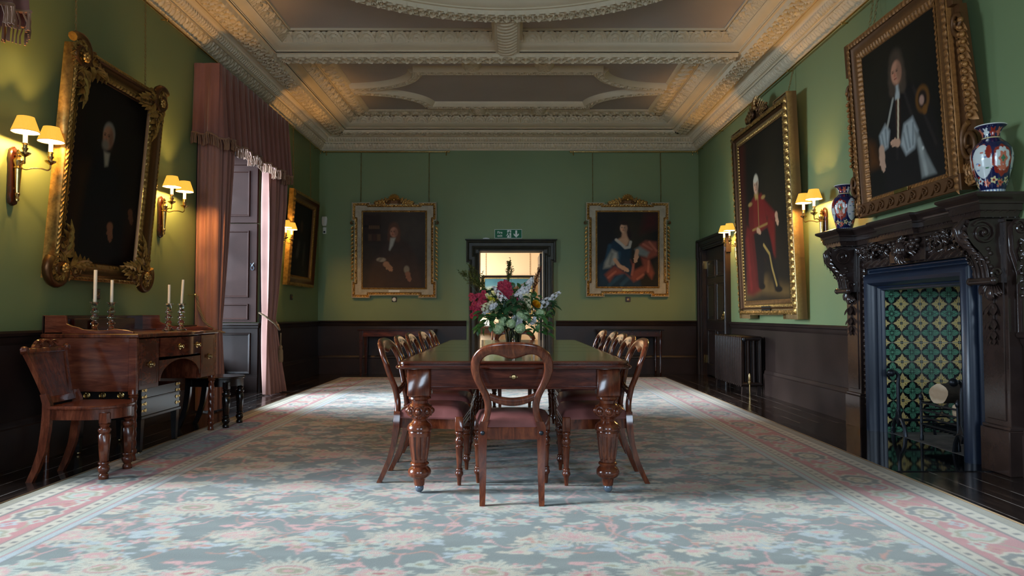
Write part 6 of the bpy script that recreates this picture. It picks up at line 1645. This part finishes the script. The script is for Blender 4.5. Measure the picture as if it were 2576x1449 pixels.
# ------------------------------------------------------------------ porcelain vases on the shelf
VP = [(.0, .0), (.075, .0), (.08, .004), (.078, .02), (.086, .05), (.105, .12), (.124, .19), (.134, .25), (.135, .29), (.126, .335), (.105, .37), (.078, .395), (.06, .415), (.055, .435), (.06, .46), (.08, .49), (.098, .505), (.1, .51), (.096, .512), (.07, .495), (.05, .46), (.045, .43)]
def vase(label, loc, k, ph):
    r = thing('porcelain_vase', label, 'vase', loc, (0, 0, ph), 'pair of patterned vases on the mantelshelf')
    a = np.array(VP); s = np.concatenate([[0], np.cumsum(np.hypot(*np.diff(a, axis=0).T))]); ss = np.linspace(0, s[-1], 150); R = np.interp(ss, s, a[:, 0]); Z = np.interp(ss, s, a[:, 1]); th = np.linspace(0, 2 * PI, 193)
    Rg, T = np.meshgrid(R, th, indexing='ij'); Zg = np.meshgrid(Z, th, indexing='ij')[0]
    A = np.stack([Rg * np.cos(T), Rg * np.sin(T), Zg], -1) * k
    nav, red, org, wh, cre, grn, lb = [np.array(rgb(*c)[:3]) for c in ((26, 30, 72), (150, 44, 30), (206, 110, 84), (214, 218, 216), (222, 202, 150), (60, 120, 84), (110, 130, 176))]
    C = np.zeros(A.shape) + nav; rs = np.random.RandomState(4)
    def disc(t0, z0, rt, rz, c, pet=0, amp=0):
        d = (T - t0 + PI) % (2 * PI) - PI; e = np.hypot(d / rt, (Zg - z0) / rz); an = np.arctan2((Zg - z0) / rz, d / rt); C[(e < 1 + amp * np.cos(pet * an))] = c
    for i in range(34): disc(rs.uniform(0, 2 * PI), rs.uniform(.05, .40), .09, .011, (org, red, wh, org)[i % 4], 5, .25)
    for i in range(14): disc(2 * PI * i / 14, .075 + .02 * (i % 2), .19, .022, (org, cre, wh)[i % 3], 5, .25); disc(2 * PI * i / 14, .075 + .02 * (i % 2), .08, .009, red)
    for i in range(30): t0 = rs.uniform(0, 2 * PI); disc(t0, rs.uniform(.06, .12), .05, .008, grn)
    for i in range(3):
        t0 = i * 2 * PI / 3
        disc(t0, .235, .52, .112, red, 8, .06); disc(t0, .245, .38, .085, cre if i % 2 else wh, 10, .08); disc(t0, .245, .2, .05, org, 6, .2); disc(t0, .245, .1, .022, grn, 4, .3); disc(t0, .18, .25, .02, org, 7, .2)
        t1 = t0 + PI / 3; disc(t1, .235, .50, .128, wh, 2, .04)
        for q in range(9): disc(t1 + rs.uniform(-.3, .3), .16 + .16 * rs.rand(), .1, .006, (lb, grn, lb, org)[q % 4])
        disc(t1 + .36, .30, .14, .05, red)
        for q in range(3): disc(t0 + q * 2 * PI / 9 + .35, .455, .28, .03, (org, wh, red)[q], 6, .25)
    C[(Zg < .028)] = wh; C[(Zg < .028) & (np.cos(T * 24) > .2) & (Zg > .004)] = lb
    C[np.argmax(Z):] = wh; C[(Zg > .507)] = wh
    C[(np.abs(Zg - .415) < .004)] = cre
    np_mesh('body', A, M['porcelain'], r, C, flip=True)
    mb = MB(); mb.tube([(.0985 * k * math.cos(q), .0985 * k * math.sin(q), .51 * k) for q in np.linspace(0, 2 * PI, 33)[:-1]], .004, 6, closed=True); mb.build('rim', M['white'], r)
vase('blue, red and white patterned vase at the far end of the mantelshelf', (3.26, 6.66, 1.89), .88, 2.9 + 1.05)
vase('blue, red and white patterned vase at the near end of the mantelshelf', (3.265, 4.61, 1.89), .92, 3.6 + 1.05)

# ------------------------------------------------------------------ vase of flowers on the table
FV = (.012, 5.95, .7895 + ZF)
fv = thing('flower_vase', 'clear flared glass vase holding the mixed bouquet on the table', 'vase', FV)
mb = MB(); mb.lathe([(.06, 0), (.064, .004), (.063, .02), (.066, .05), (.078, .14), (.10, .225), (.108, .24), (.105, .24), (.096, .225), (.074, .14), (.062, .05), (.058, .02), (.0, .018)], 32); mb.build('glass', M['glass'], fv, ang=60)
mb = MB(); mb.lathe([(.0, .021), (.0575, .022), (.0608, .05), (.0725, .14), (.074, .15), (0, .15)], 28); mb.build('water', M['water'], fv, ang=60)
M['stem'] = m_paint('stem green', rgb(60, 92, 44), .5, .25, 30, .05, geo=False)
M['leafg'] = m_paint('leaf green', rgb(60, 104, 52), .42, .35, 14, .1, geo=False)
M['leafd'] = m_paint('dark leaf green', rgb(40, 78, 44), .42, .3, 14, .1, geo=False)
M['fern'] = m_paint('olive sprig', rgb(92, 96, 42), .6, .3, 30, .1, geo=False); M['russet'] = m_paint('russet sprig', rgb(112, 56, 36), .6, .3, 30, .1, geo=False)
def petalm(n, c, v=.18): return m_paint(n, rgb(*c), .55, v, 40, .05, geo=False)
M['pink'] = petalm('crimson petal', (172, 42, 68), .4); M['hot'] = petalm('magenta petal', (196, 36, 104)); M['wp'] = petalm('white petal', (226, 224, 226), .08); M['vib'] = petalm('pale green floret', (186, 208, 158), .12); M['yel'] = petalm('yellow petal', (234, 172, 24), .15); M['crm'] = petalm('cream petal', (224, 218, 176), .1); M['lime'] = petalm('lime petal', (180, 176, 40), .2)
SX = 5.95 / 1717.0
def fpos(u, v, dy=0.0):   # bouquet measured on its own plane: metres from the table centre
    return Vector(((u - 1290) * SX, dy, (790 - v) * SX + 1.08 - FV[2]))
def stem_curve(p, k=None):
    a = rnd.uniform(0, 2 * PI); b = Vector((.045 * math.cos(a), .045 * math.sin(a), .03)); m = Vector((p.x * .28, p.y * .28, .26)); out = []
    for t in np.linspace(0, 1, 10):
        out.append(b * (1 - t) ** 2 + m * 2 * t * (1 - t) + p * t * t)
    return out
def flower(name, label, p, build_head, hm, leaves=3, lm='leafg', hn='bloom', group=None, cat='flower'):
    r = thing(name, label, cat, FV, group=group); c = stem_curve(p)
    mb = MB(); mb.tube(c, .0016 if 'sprig' in name else .0032, 6); mb.build('stem', M['stem'], r)
    h = MB(); build_head(h, p, (c[-1] - c[-2]).normalized()); h.build(hn, M[hm], r, ang=70)
    if leaves:
        l = MB()
        for k in range(leaves):
            q = c[4 + k % 5]; a = rnd.uniform(0, 2 * PI); l.leaf(q, (math.cos(a), math.sin(a), rnd.uniform(-.2, .5)), (0, 0, 1), rnd.uniform(.06, .10), rnd.uniform(.03, .05), .4, 6, .25)
        l.build('foliage', M[lm], r, ang=70)['kind'] = 'stuff'
    return r
def floret(h, c, R, d, n=5, cup=.4):
    d = Vector(d).normalized(); a = d.orthogonal().normalized(); b = d.cross(a); o = rnd.uniform(0, 6)
    for k in range(n):
        t = o + 2 * PI * k / n; e = a * math.cos(t) + b * math.sin(t); h.leaf(c, e + d * cup, d, R, R * .95, .25, 4, .2)
def h_ball(R, fr, n=60):
    def f(h, p, d):
        for k in range(n):
            z = 1 - 2 * (k + .5) / n; t = k * 2.39996; e = Vector((math.sqrt(1 - z * z) * math.cos(t), math.sqrt(1 - z * z) * math.sin(t), z)); floret(h, p + e * R * rnd.uniform(.74, .95), fr * rnd.uniform(.8, 1.2), e, 5, .5)
        h.blob(p, R * .62, 8, 6)
    return f
def h_spike(p0u, p0v, R, fr, n=22):
    def f(h, p, d):
        q = p0u; 
        for k in range(n):
            t = k / (n - 1); c = q + (p - q) * t; a = k * 2.39996; w = R * (1 - .75 * t ** 1.5); ax = (p - q).normalized(); e1 = ax.orthogonal().normalized(); e2 = ax.cross(e1); e = e1 * math.cos(a) + e2 * math.sin(a)
            floret(h, c + e * w, fr * (1 - .45 * t), e + ax * .2, 5, .55); 
        h.tube([q, p], .003, 5)
    return f
def h_peony(R, n=4):
    def f(h, p, d):
        f_ = Vector((d.x, d.y - .8, d.z + .2)).normalized(); a = f_.orthogonal().normalized(); b = f_.cross(a)
        for ring in range(n):
            m = 5 + ring * 2; tilt = 1.25 - .95 * ring / n
            for k in range(m):
                t = 2 * PI * k / m + ring * .5; e = a * math.cos(t) + b * math.sin(t); h.leaf(p - f_ * R * .25, e * math.sin(1.57 - tilt + .25) + f_ * math.cos(1.57 - tilt + .25), f_ * .6 - e * .6, R * (.95 + .12 * ring / n), R * .7, -.3, 5, .45)
        h.blob(p, R * .38, 8, 6)
    return f
def h_cluster(pts, R):
    def f(h, p, d):
        for (du, dv, dy) in pts:
            c = p + Vector((du, dy, dv)); floret(h, c, R, (rnd.uniform(-.8, .8), -1, rnd.uniform(-.5, .8)), 5, .35); floret(h, c + Vector((0, -.006, .002)), R * .55, (rnd.uniform(-.4, .4), -1, .2), 5, .9)
    return f
def h_sprig(q0, n, spread, leafL, seed):
    def f(h, p, d):
        g = random.Random(seed); ax = (p - q0)
        for k in range(n):
            t0 = g.random() * .75; b = q0 + ax * t0; e = (ax.normalized() + Vector((g.uniform(-1, 1), g.uniform(-1, 1), g.uniform(-.6, .9))) * spread).normalized(); L = ax.length * g.uniform(.3, .5) * (1.15 - t0)
            h.tube([b, b + e * L * .5, b + e * L + Vector((0, 0, -.01))], [.0018, .0014, .0008], 4)
            for j in range(12):
                c = b + e * L * (j + 1) / 12; s = e.orthogonal().normalized() * (1 if j % 2 else -1); s.rotate(Matrix.Rotation(g.uniform(0, 6), 3, e)); h.leaf(c, s + e * .6, e, leafL * g.uniform(.7, 1.2), leafL * .45, .1, 3, .1)
        for j in range(26):
            c = q0 + ax * j / 26; s = ax.normalized().orthogonal(); s.rotate(Matrix.Rotation(j * 2.4, 3, ax.normalized())); h.leaf(c, s + ax.normalized() * .5, ax, leafL * 1.1, leafL * .5, .1, 3, .1)
    return f
gv = 'pale green guelder rose heads low in the bouquet'
for (u, v, dy, R, w) in ((1253, 826, -.14, .05, 'lowest on the left of the bouquet rim'), (1265, 808, -.13, .04, 'second from the left over the vase rim'), (1284, 813, -.17, .038, 'in the middle just above the vase'), (1306, 824, -.15, .045, 'lowest on the right of the vase rim'), (1306, 796, -.13, .045, 'central upper'), (1318, 794, -.10, .04, 'right of the central one'), (1357, 789, -.05, .042, 'farthest out to the right, under the yellow flower')):
    flower('guelder_rose', 'pale green guelder rose head, ' + w, fpos(u, v, dy), h_ball(R, .016, 62), 'vib', 3, 'leafg', 'bloom', gv)
pk = 'crimson flower clusters of the bouquet'
cl = [(rnd.uniform(-.06, .06), rnd.uniform(-.11, .11), rnd.uniform(-.05, .03)) for k in range(52)]
flower('crimson_cluster', 'long crimson flower cluster at the far left of the bouquet', fpos(1202, 765, -.06), h_cluster(cl, .027), 'pink', 4, 'leafd', 'bloom', pk)
cl = [(.062 * math.cos(k * 2.4) * (k / 40) ** .5, .085 * math.sin(k * 2.4) * (k / 40) ** .5, -.03 * (1 - k / 40)) for k in range(40)]
flower('crimson_cluster', 'round crimson flower cluster at the top centre of the bouquet', fpos(1267, 732, -.05), h_cluster(cl, .026), 'pink', 3, 'leafd', 'bloom', pk)
dl = 'white delphinium spires'
flower('delphinium', 'tall white delphinium spire upright right of the bouquet centre', fpos(1337, 702, 0), h_spike(fpos(1303, 752, -.02), 0, .045, .027, 60), 'wp', 2, 'leafg', 'spire', dl)
flower('delphinium', 'white delphinium spire reaching out to the far right', fpos(1408, 734, 0), h_spike(fpos(1355, 772, -.02), 0, .03, .023, 30), 'wp', 2, 'leafg', 'spire', dl)
flower('delphinium', 'short white flower spray leaning left below the round crimson cluster', fpos(1240, 722, -.09), h_spike(fpos(1268, 758, -.11), 0, .025, .02, 26), 'wp', 1, 'leafg', 'spire', dl)
flower('yellow_dahlia', 'golden yellow dahlia right of the bouquet centre', fpos(1346, 767, -.06), h_peony(.046, 6), 'yel', 2)
flower('magenta_bud', 'single magenta bud in the centre of the bouquet', fpos(1296, 755, -.1), h_peony(.026, 3), 'hot', 2)
flower('white_peony', 'white peony low in the centre among the guelder roses', fpos(1298, 806, -.15), h_peony(.055, 5), 'wp', 2)
sw = 'cream and white snapdragons at the left of the bouquet'
for (u, v, u0, v0, m, lab) in ((1240, 758, 1212, 778, 'crm', 'cream snapdragon spray over the lower part of the long crimson cluster'), (1250, 764, 1232, 776, 'wp', 'white snapdragon spray beside the cream one'), (1330, 775, 1322, 742, 'crm', 'cream spray right of the magenta bud')):
    flower('snapdragon', lab, fpos(u, v, -.11), h_spike(fpos(u0, v0, -.12), 0, .026, .019, 26), m, 2, 'leafg', 'spire', sw)
flower('goldenrod', 'small lime yellow spray between the crimson clusters', fpos(1228, 748, -.05), h_spike(fpos(1244, 760, -.06), 0, .02, .018, 18), 'lime', 1)
flower('white_freesia', 'small white blooms low on the right beside the guelder roses', fpos(1336, 803, -.1), h_cluster([(rnd.uniform(-.04, .04), rnd.uniform(-.03, .03), 0) for k in range(7)], .022), 'wp', 3, 'leafd')
flower('white_freesia', 'small white blooms by the far left leaves, low in the bouquet', fpos(1222, 785, -.1), h_cluster([(rnd.uniform(-.02, .02), rnd.uniform(-.02, .02), 0) for k in range(4)], .022), 'wp', 4, 'leafd')
sp = 'feathery foliage sprigs of the bouquet'
flower('foliage_sprig', 'feathery olive sprig fanning out to the upper left', fpos(1146, 676, .05), h_sprig(fpos(1222, 730, .02), 34, .75, .02, 3), 'fern', 0, 'leafg', 'sprig', sp, 'foliage')
flower('foliage_sprig', 'feathery olive sprig fanning to the left over the doorway frame', fpos(1172, 660, .02), h_sprig(fpos(1218, 728, .02), 30, .7, .02, 9), 'fern', 0, 'leafg', 'sprig', sp, 'foliage')
flower('foliage_sprig', 'upright olive sprig, the tallest point of the bouquet', fpos(1282, 646, .03), h_sprig(fpos(1275, 722, .02), 26, .3, .022, 5), 'fern', 0, 'leafg', 'sprig', sp, 'foliage')
flower('foliage_sprig', 'russet sprig rising at the right of the bouquet', fpos(1362, 658, .03), h_sprig(fpos(1338, 738, .02), 22, .3, .018, 7), 'russet', 0, 'leafg', 'sprig', sp, 'foliage')
gl = 'broad green leaf stems of the bouquet'
for k, (u, v, dy, lab) in enumerate(((1228, 800, -.12, 'leafy green stem hanging at the lower left of the bouquet'), (1296, 768, -.13, 'leafy green stem at the middle of the bouquet'), (1348, 812, -.1, 'leafy green stem drooping at the lower right of the bouquet'), (1262, 778, -.1, 'leafy green stem left of the bouquet centre'), (1330, 752, .06, 'leafy green stem behind the tall white spire'), (1240, 745, .06, 'leafy green stem behind the crimson clusters'), (1300, 728, .08, 'leafy green stem at the back of the bouquet'), (1366, 775, .02, 'leafy green stem at the right edge of the bouquet'))):
    def hd(h, p, d, k=k):
        g = random.Random(k + 20)
        for j in range(26):
            c = p + Vector((g.uniform(-.10, .10), g.uniform(-.07, .07), g.uniform(-.09, .07))); h.leaf(c, (g.uniform(-1, 1) + c.x * 2, g.uniform(-1, .3), g.uniform(-.9, .4)), (0, -.6, 1), g.uniform(.045, .085), g.uniform(.028, .05), .35, 6, .3)
            h.tube([p, c], .002, 4)
    flower('leafy_stem', lab, fpos(u, v, dy), hd, 'leafd' if k % 2 else 'leafg', 0, 'leafg', 'foliage_spray', gl, 'foliage')

# ------------------------------------------------------------------ things in the next room
r = thing('writing_table', 'dark side table with turned legs in the next room, seen through the doorway', 'table', (-.95, RB - .45, 0))
mb = MB().box(-.1, .62, -.35, .4, .74, .79, .006); mb.build('top', M['darkmahog'], r); mb = MB().box(-.06, .58, -.31, .36, .62, .74); mb.build('frieze', M['darkmahog'], r)
for x in (-.05, .57):
    for y in (-.3, .33): mb = MB(); mb.lathe([(.015, 0), (.02, .1), (.016, .12), (.026, .2), (.03, .5), (.02, .56), (.03, .6), (.03, .62)], 12, (x, y, 0)); mb.build('leg', M['darkmahog'], r)
tag(MB().box(-.15, .12, -.12, .12, 0, .16, .02).xf(Matrix.Translation((-.62, RB - .45, .79))).build('white_parcel', M['white']), 'white folded cloth lying on the table beyond the doorway', 'cloth')
r = thing('slender_post', 'slender turned brown stand beyond the doorway, left of the vase', 'stand', (-.42, 14.6, 0))
mb = MB(); mb.lathe([(.02, .03), (.025, .06), (.018, .08), (.022, .4), (.016, .5), (.024, .54), (.018, .58), (.02, .95), (.03, 1.0), (.02, 1.02), (.001, 1.06)], 12); mb.build('shaft', M['mahog'], r)
for k in range(3):
    a = 2 * PI * k / 3 + .4; mb = MB(); mb.tube([(0, 0, .08), (.12 * math.cos(a), .12 * math.sin(a), .09), (.2 * math.cos(a), .2 * math.sin(a), .012)], [.016, .014, .012], 8); mb.build('foot', M['mahog'], r)

# ------------------------------------------------------------------ carpet
X0, X1, Y0, Y1 = -2.90, 2.60, .9, 11.62
st = .0085; xs = np.arange(X0, X1 + st, st); ys = np.arange(Y0, Y1 + st, st); X, Y = np.meshgrid(xs, ys, indexing='ij')
CI = lambda *c: np.array(rgb(*c)[:3])
fld, cream, pale, pink, rose, terra, olive, dark, lblue, edge_c = CI(98, 109, 104), CI(188, 178, 156), CI(166, 174, 160), CI(198, 144, 138), CI(166, 76, 76), CI(178, 118, 96), CI(140, 134, 100), CI(84, 80, 74), CI(160, 172, 176), CI(132, 124, 96)
rs = np.random.RandomState(11); C = np.zeros(X.shape + (3,)) + fld
nz = rs.rand(140, 260); RT = rs.rand(64, 64)
def vnoise(X, Y, f):
    a = (X * f) % 138; b = (Y * f) % 258; i = a.astype(int); j = b.astype(int); fx = a - i; fy = b - j; fx = fx * fx * (3 - 2 * fx); fy = fy * fy * (3 - 2 * fy)
    return nz[i, j] * (1 - fx) * (1 - fy) + nz[i + 1, j] * fx * (1 - fy) + nz[i, j + 1] * (1 - fx) * fy + nz[i + 1, j + 1] * fx * fy
C *= (.86 + .28 * vnoise(X + 10, Y * 6 + 3, 2.5))[..., None]
W1_, W2_ = vnoise(X + 10, Y + 5, 11) - .5, vnoise(X + 20, Y + 9, 11) - .5
Xs, Ys = X + 10 + .035 * W1_ + .016 * (vnoise(X + 3, Y + 6, 30) - .5), Y + 5 + .03 * W2_
FJ = vnoise(X + 15, Y + 2, 45) - .5
Px, Py = .81, .95
def setc(m, c): C[m] = c
brk = vnoise(X + 31, Y + 17, 4)
for s, o in ((1, 0), (-1, .9), (1, 2.1)):
    for col, w, am, ph in ((terra, .0062, .15, .1), (pink, .0055, -.12, .33)):
        yy = Ys + s * am * np.sin(2 * PI * Xs / Px + o) + .05 * np.sin(2 * PI * Xs / .27 + o); d = np.abs((yy / Py + ph + o * .2) % 1.0 - .5) * Py; setc((d < w) & (brk > .45), col)
        xx = Xs + am * .8 * np.sin(2 * PI * Ys / Py + o); d = np.abs((xx / Px + ph + o * .15) % 1.0 - .5) * Px; setc((d < w) & (brk < .55), col)
def motif(ox, oy, R, petals, layers, sq=1.0, spike=.2, px=Px, py=Py, var=.18, skip=0.0):
    fx = (Xs - 10 - ox) / px + .5; fy = (Ys - 5 - oy) / py + .5; ix = np.floor(fx).astype(int) % 64; iy = np.floor(fy).astype(int) % 64
    q = RT[ix, iy]; q2 = RT[iy, ix]
    dx = (fx % 1.0 - .5) * px + (q - .5) * .05; dy = ((fy % 1.0 - .5) * py + (q2 - .5) * .05) / sq
    r = np.hypot(dx, dy); a = np.arctan2(dy, dx); tri = np.abs(((a / (2 * PI) * petals + q) % 1.0) - .5) * 2; Rr = R * (1 + var * (q - .5) * 2)
    for f, c, k in layers:
        setc((r < Rr * f * (1 + k * spike * (tri - .5) * 2 + .35 * k * FJ)) & (q2 >= skip), c)
for q in range(14):
    motif(RT[q, 3] * .4, RT[q, 9] * .47, (.05, .036, .06)[q % 3], (3, 5, 2, 4)[q % 4], [(1.0, (pale, lblue, cream, pink, pale)[q % 5] * (.86 + .2 * RT[q, 5]), 1.7), (.4, (fld, olive, terra, cream)[q % 4], 1.2)], (.45, .7, .55)[q % 3], .38, px=Px * (.5, .62, .43)[q % 3], py=Py * (.5, .38, .57)[q % 3], var=.5, skip=.22)
for q, (ox, oy) in enumerate(((.42, .1), (.02, .28), (.42, .38), (.0, .7), (.28, .48), (.55, .92), (.7, .5), (.12, .92), (.6, .3), (.22, .84))):
    motif(ox, oy, .07, 3, [(1.0, (pale, cream, lblue, pale)[q % 4], 1.6), (.4, (olive, pink, fld, terra)[q % 4], 1)], .5, .32, var=.3, skip=.15)
for q, (ox, oy) in enumerate(((.1, .1), (.31, .06), (.5, .15), (.72, .12), (.1, .4), (.3, .33), (.52, .3), (.7, .4), (.12, .62), (.33, .6), (.5, .66), (.72, .64), (.1, .84), (.3, .88), (.5, .8), (.7, .86), (.2, .2), (.62, .7))):
    motif(ox, oy, .026, 4, [(1.0, (pink, pale, pink, cream, terra)[q % 5], 1.5), (.4, (cream, rose, olive, pale)[q % 4], 1)], .7, .3, var=.4, skip=.2)
for q, (ox, oy) in enumerate(((.2, .24), (.62, .2), (.2, .74), (.64, .74))):
    motif(ox, oy, .075, 8, [(1.0, (pale, cream, pale, lblue)[q], .9), (.82, (pink, pale, pink, cream)[q], .6), (.74, (pale, pink, cream, pale)[q], .6), (.4, pink, 1.2), (.22, cream, 1)], .62, .16, skip=.1)
motif(.405 - .12, .475, .175, 30, [(1.0, cream, 1.5), (.7, pale, 1.6), (.58, pink, 1.8), (.36, cream, 1.6), (.22, pink, 1)], .55, .2)
motif(-.12, .03, .19, 34, [(1.0, pale, 1.6), (.86, cream, 1.5), (.55, pale, .4), (.5, rose * .6 + pink * .4, .4), (.41, cream, .3), (.3, olive, .3), (.12, pink, 1)], .68, .2)
motif(.405 - .12, .95, .11, 18, [(1.0, pale, 1.4), (.75, pink, 1.2), (.5, cream, 1), (.25, rose, 1)], .55, .2)
motif(-.12, .51, .10, 16, [(1.0, lblue, 1.4), (.75, pale, 1.2), (.45, pink, 1), (.2, cream, 1)], .55, .2)
# border: distance to the nearest edge
D = np.minimum(np.minimum(X - X0, X1 - X), np.minimum(Y - Y0 + 5, Y1 - Y)); along = np.where((X1 - X < Y1 - Y) | (X - X0 < Y1 - Y), Y, X); onX = (Y1 - Y) < np.minimum(X - X0, X1 - X); along = np.where(onX, X, Y)
dw = D + .012 * (vnoise(X + 30, Y + 20, 9) - .5)
bm = D < .71; setc(bm, cream)
setc(D < .09, edge_c); setc((D > .09) & (D < .205), cream); setc((D > .09) & (D < .10), dark); setc((np.abs(D - .15) < .014) & (np.abs((along / .085) % 1 - .5) < .17), dark); setc((D > .195) & (D < .21), dark)
mbm = (D >= .21) & (D < .52); setc(mbm, pink * .25 + rose * .75)
def bmot(off, per, R, sq, petals, amp, layers, jag=0, doff=.365):
    a_ = ((along - off) / per + .5) % 1.0 - .5; dx = (dw - doff); dy = a_ * per / sq; r = np.hypot(dx, dy); an = np.arctan2(dy, dx)
    for f, c in layers: setc(mbm & (r < R * f * (1 + amp * np.cos(petals * an) + jag * np.cos(9 * an + 1))), c)
w = dw - .365 - .10 * np.sin(2 * PI * along / .74); setc(mbm & (np.abs(w) < .014), cream); w2 = dw - .365 + .09 * np.sin(2 * PI * along / .74 + .6); setc(mbm & (np.abs(w2) < .009), olive)
for o, do, c in ((.12, .29, cream), (.25, .44, pale), (.49, .28, cream), (.60, .45, pale), (.18, .4, terra), (.55, .34, lblue), (.32, .3, olive), (.44, .42, cream)): bmot(o, .74, .036, 1.1, 4, .3, [(1, c), (.45, rose)], 0, do)
bmot(.37, .74, .115, .95, 7, .1, [(1, cream), (.8, olive), (.62, pale), (.35, pink)], .06, .36)
bmot(0, .74, .125, 1.15, 8, .07, [(1, cream), (.86, dark * .5 + fld * .5), (.56, cream), (.38, olive), (.22, cream)], .05)
for a, b, c in ((.52, .535, dark), (.535, .60, cream), (.60, .612, dark), (.612, .65, pale), (.65, .66, rose), (.66, .70, lblue), (.70, .712, dark)): setc((D >= a) & (D < b), c)
setc((np.abs(D - .567) < .012) & (np.abs((along / .08) % 1 - .5) < .18), dark)
# weave soften + streaky wear
for ax in (0, 1):
    C = (np.roll(C, 1, ax) + 5 * C + np.roll(C, -1, ax)) / 7
C = C * (.93 + .14 * vnoise(X * 2 + 12, Y * 9 + 9, 3))[..., None]
H = .012 + .002 * vnoise(X + 40, Y + 12, 8)
H[(D < .02)] = .006
cp = thing('carpet', 'large floral carpet with a pink border, in faded green and cream', 'carpet', (0, 0, 0))
np_mesh('pile', np.stack([X, Y, H], -1), M['carpet'], cp, np.clip(C * .86, 0, 1))
mb = MB()
for a, b in (((X0, Y0), (X0, Y1)), ((X0, Y1), (X1, Y1)), ((X1, Y1), (X1, Y0))): mb.tube([(a[0], a[1], .006), (b[0], b[1], .006)], .0065, 6)
mb.build('bound_edge', M['rope'], cp)

# ------------------------------------------------------------------ light
def area(name, loc, rot, sx, sy, e, col, spread=PI):
    d = bpy.data.lights.new(name, 'AREA'); d.shape = 'RECTANGLE'; d.size = sx; d.size_y = sy; d.energy = e; d.color = col; d.spread = spread
    o = bpy.data.objects.new(name, d); COL.objects.link(o); o.location = loc; o.rotation_euler = rot; o['kind'] = 'helper'; return o
KW = dict(sky=(.64, .81, 1.0), warm=(1, .52, .14))
wl = XL - TH - 4.2
area('daylight_window_far', (wl, sum(W2) / 2, 3.0), (0, -PI / 2, 0), 4.2, 4.0, 2700, KW['sky'])
area('daylight_window_near', (wl, sum(W1) / 2, 3.0), (0, -PI / 2, 0), 4.2, 3.4, 1300, KW['sky'])
for a, b in FW: area('daylight_window_front', ((a + b) / 2, YF - .65, 2.05), (PI / 2, 0, 0), 1.4, 2.2, 110, KW['sky'])
sd = bpy.data.lights.new('hazy_sun', 'SUN'); sd.energy = 6.6; sd.angle = math.radians(9); sd.color = (.84, .92, 1.0); so = bpy.data.objects.new('hazy_sun', sd); COL.objects.link(so); so['kind'] = 'helper'
so.rotation_euler = Vector((1, .03, -.40)).to_track_quat('-Z', 'Y').to_euler()
for k, p in enumerate(LAMPS):
    d = bpy.data.lights.new('sconce_bulb', 'POINT'); d.energy = 32.0; d.color = KW['warm']; d.shadow_soft_size = .02; o = bpy.data.objects.new('sconce_bulb', d); COL.objects.link(o); o.location = p; o['kind'] = 'helper'
area('next_room_added_light', (-2.8, YB + 2.6, 1.75), (0, -PI / 2, 0), 1.9, 1.8, 190, (1, .9, .78))  # added lamp brightening the next room through the added opening; no source is seen
w = bpy.data.worlds.new('sky'); SC.world = w; w.use_nodes = True; nt = w.node_tree; nt.nodes.clear()
bg = nt.nodes.new('ShaderNodeBackground'); sk = nt.nodes.new('ShaderNodeTexSky'); sk.sky_type = 'HOSEK_WILKIE'; sk.turbidity = 6; ou = nt.nodes.new('ShaderNodeOutputWorld')
nt.links.new(sk.outputs[0], bg.inputs[0]); bg.inputs[1].default_value = .25; nt.links.new(bg.outputs[0], ou.inputs[0])

# ------------------------------------------------------------------ camera
F = 1717.0; TH_ = math.atan(65.5 / F)
cd = bpy.data.cameras.new('camera'); co = bpy.data.objects.new('camera', cd); COL.objects.link(co)
cd.sensor_width = 36; cd.lens = 36 * F / 2576; cd.clip_start = .05; cd.clip_end = 100
co.location = (0, 0, 1.08); co.rotation_euler = (PI / 2 + TH_, 0, 0); SC.camera = co
SC.view_settings.view_transform = 'Standard'; SC.view_settings.look = 'None'; SC.view_settings.exposure = 0.35; SC.view_settings.gamma = 1.0
SC.view_settings.use_curve_mapping = False
c = SC.cycles; c.max_bounces = 8; c.diffuse_bounces = 5; c.glossy_bounces = 4; c.transmission_bounces = 8; c.transparent_max_bounces = 8; c.caustics_reflective = False; c.caustics_refractive = False
c.sample_clamp_indirect = 4.0; c.use_denoising = True; c.use_adaptive_sampling = True; c.adaptive_threshold = .03
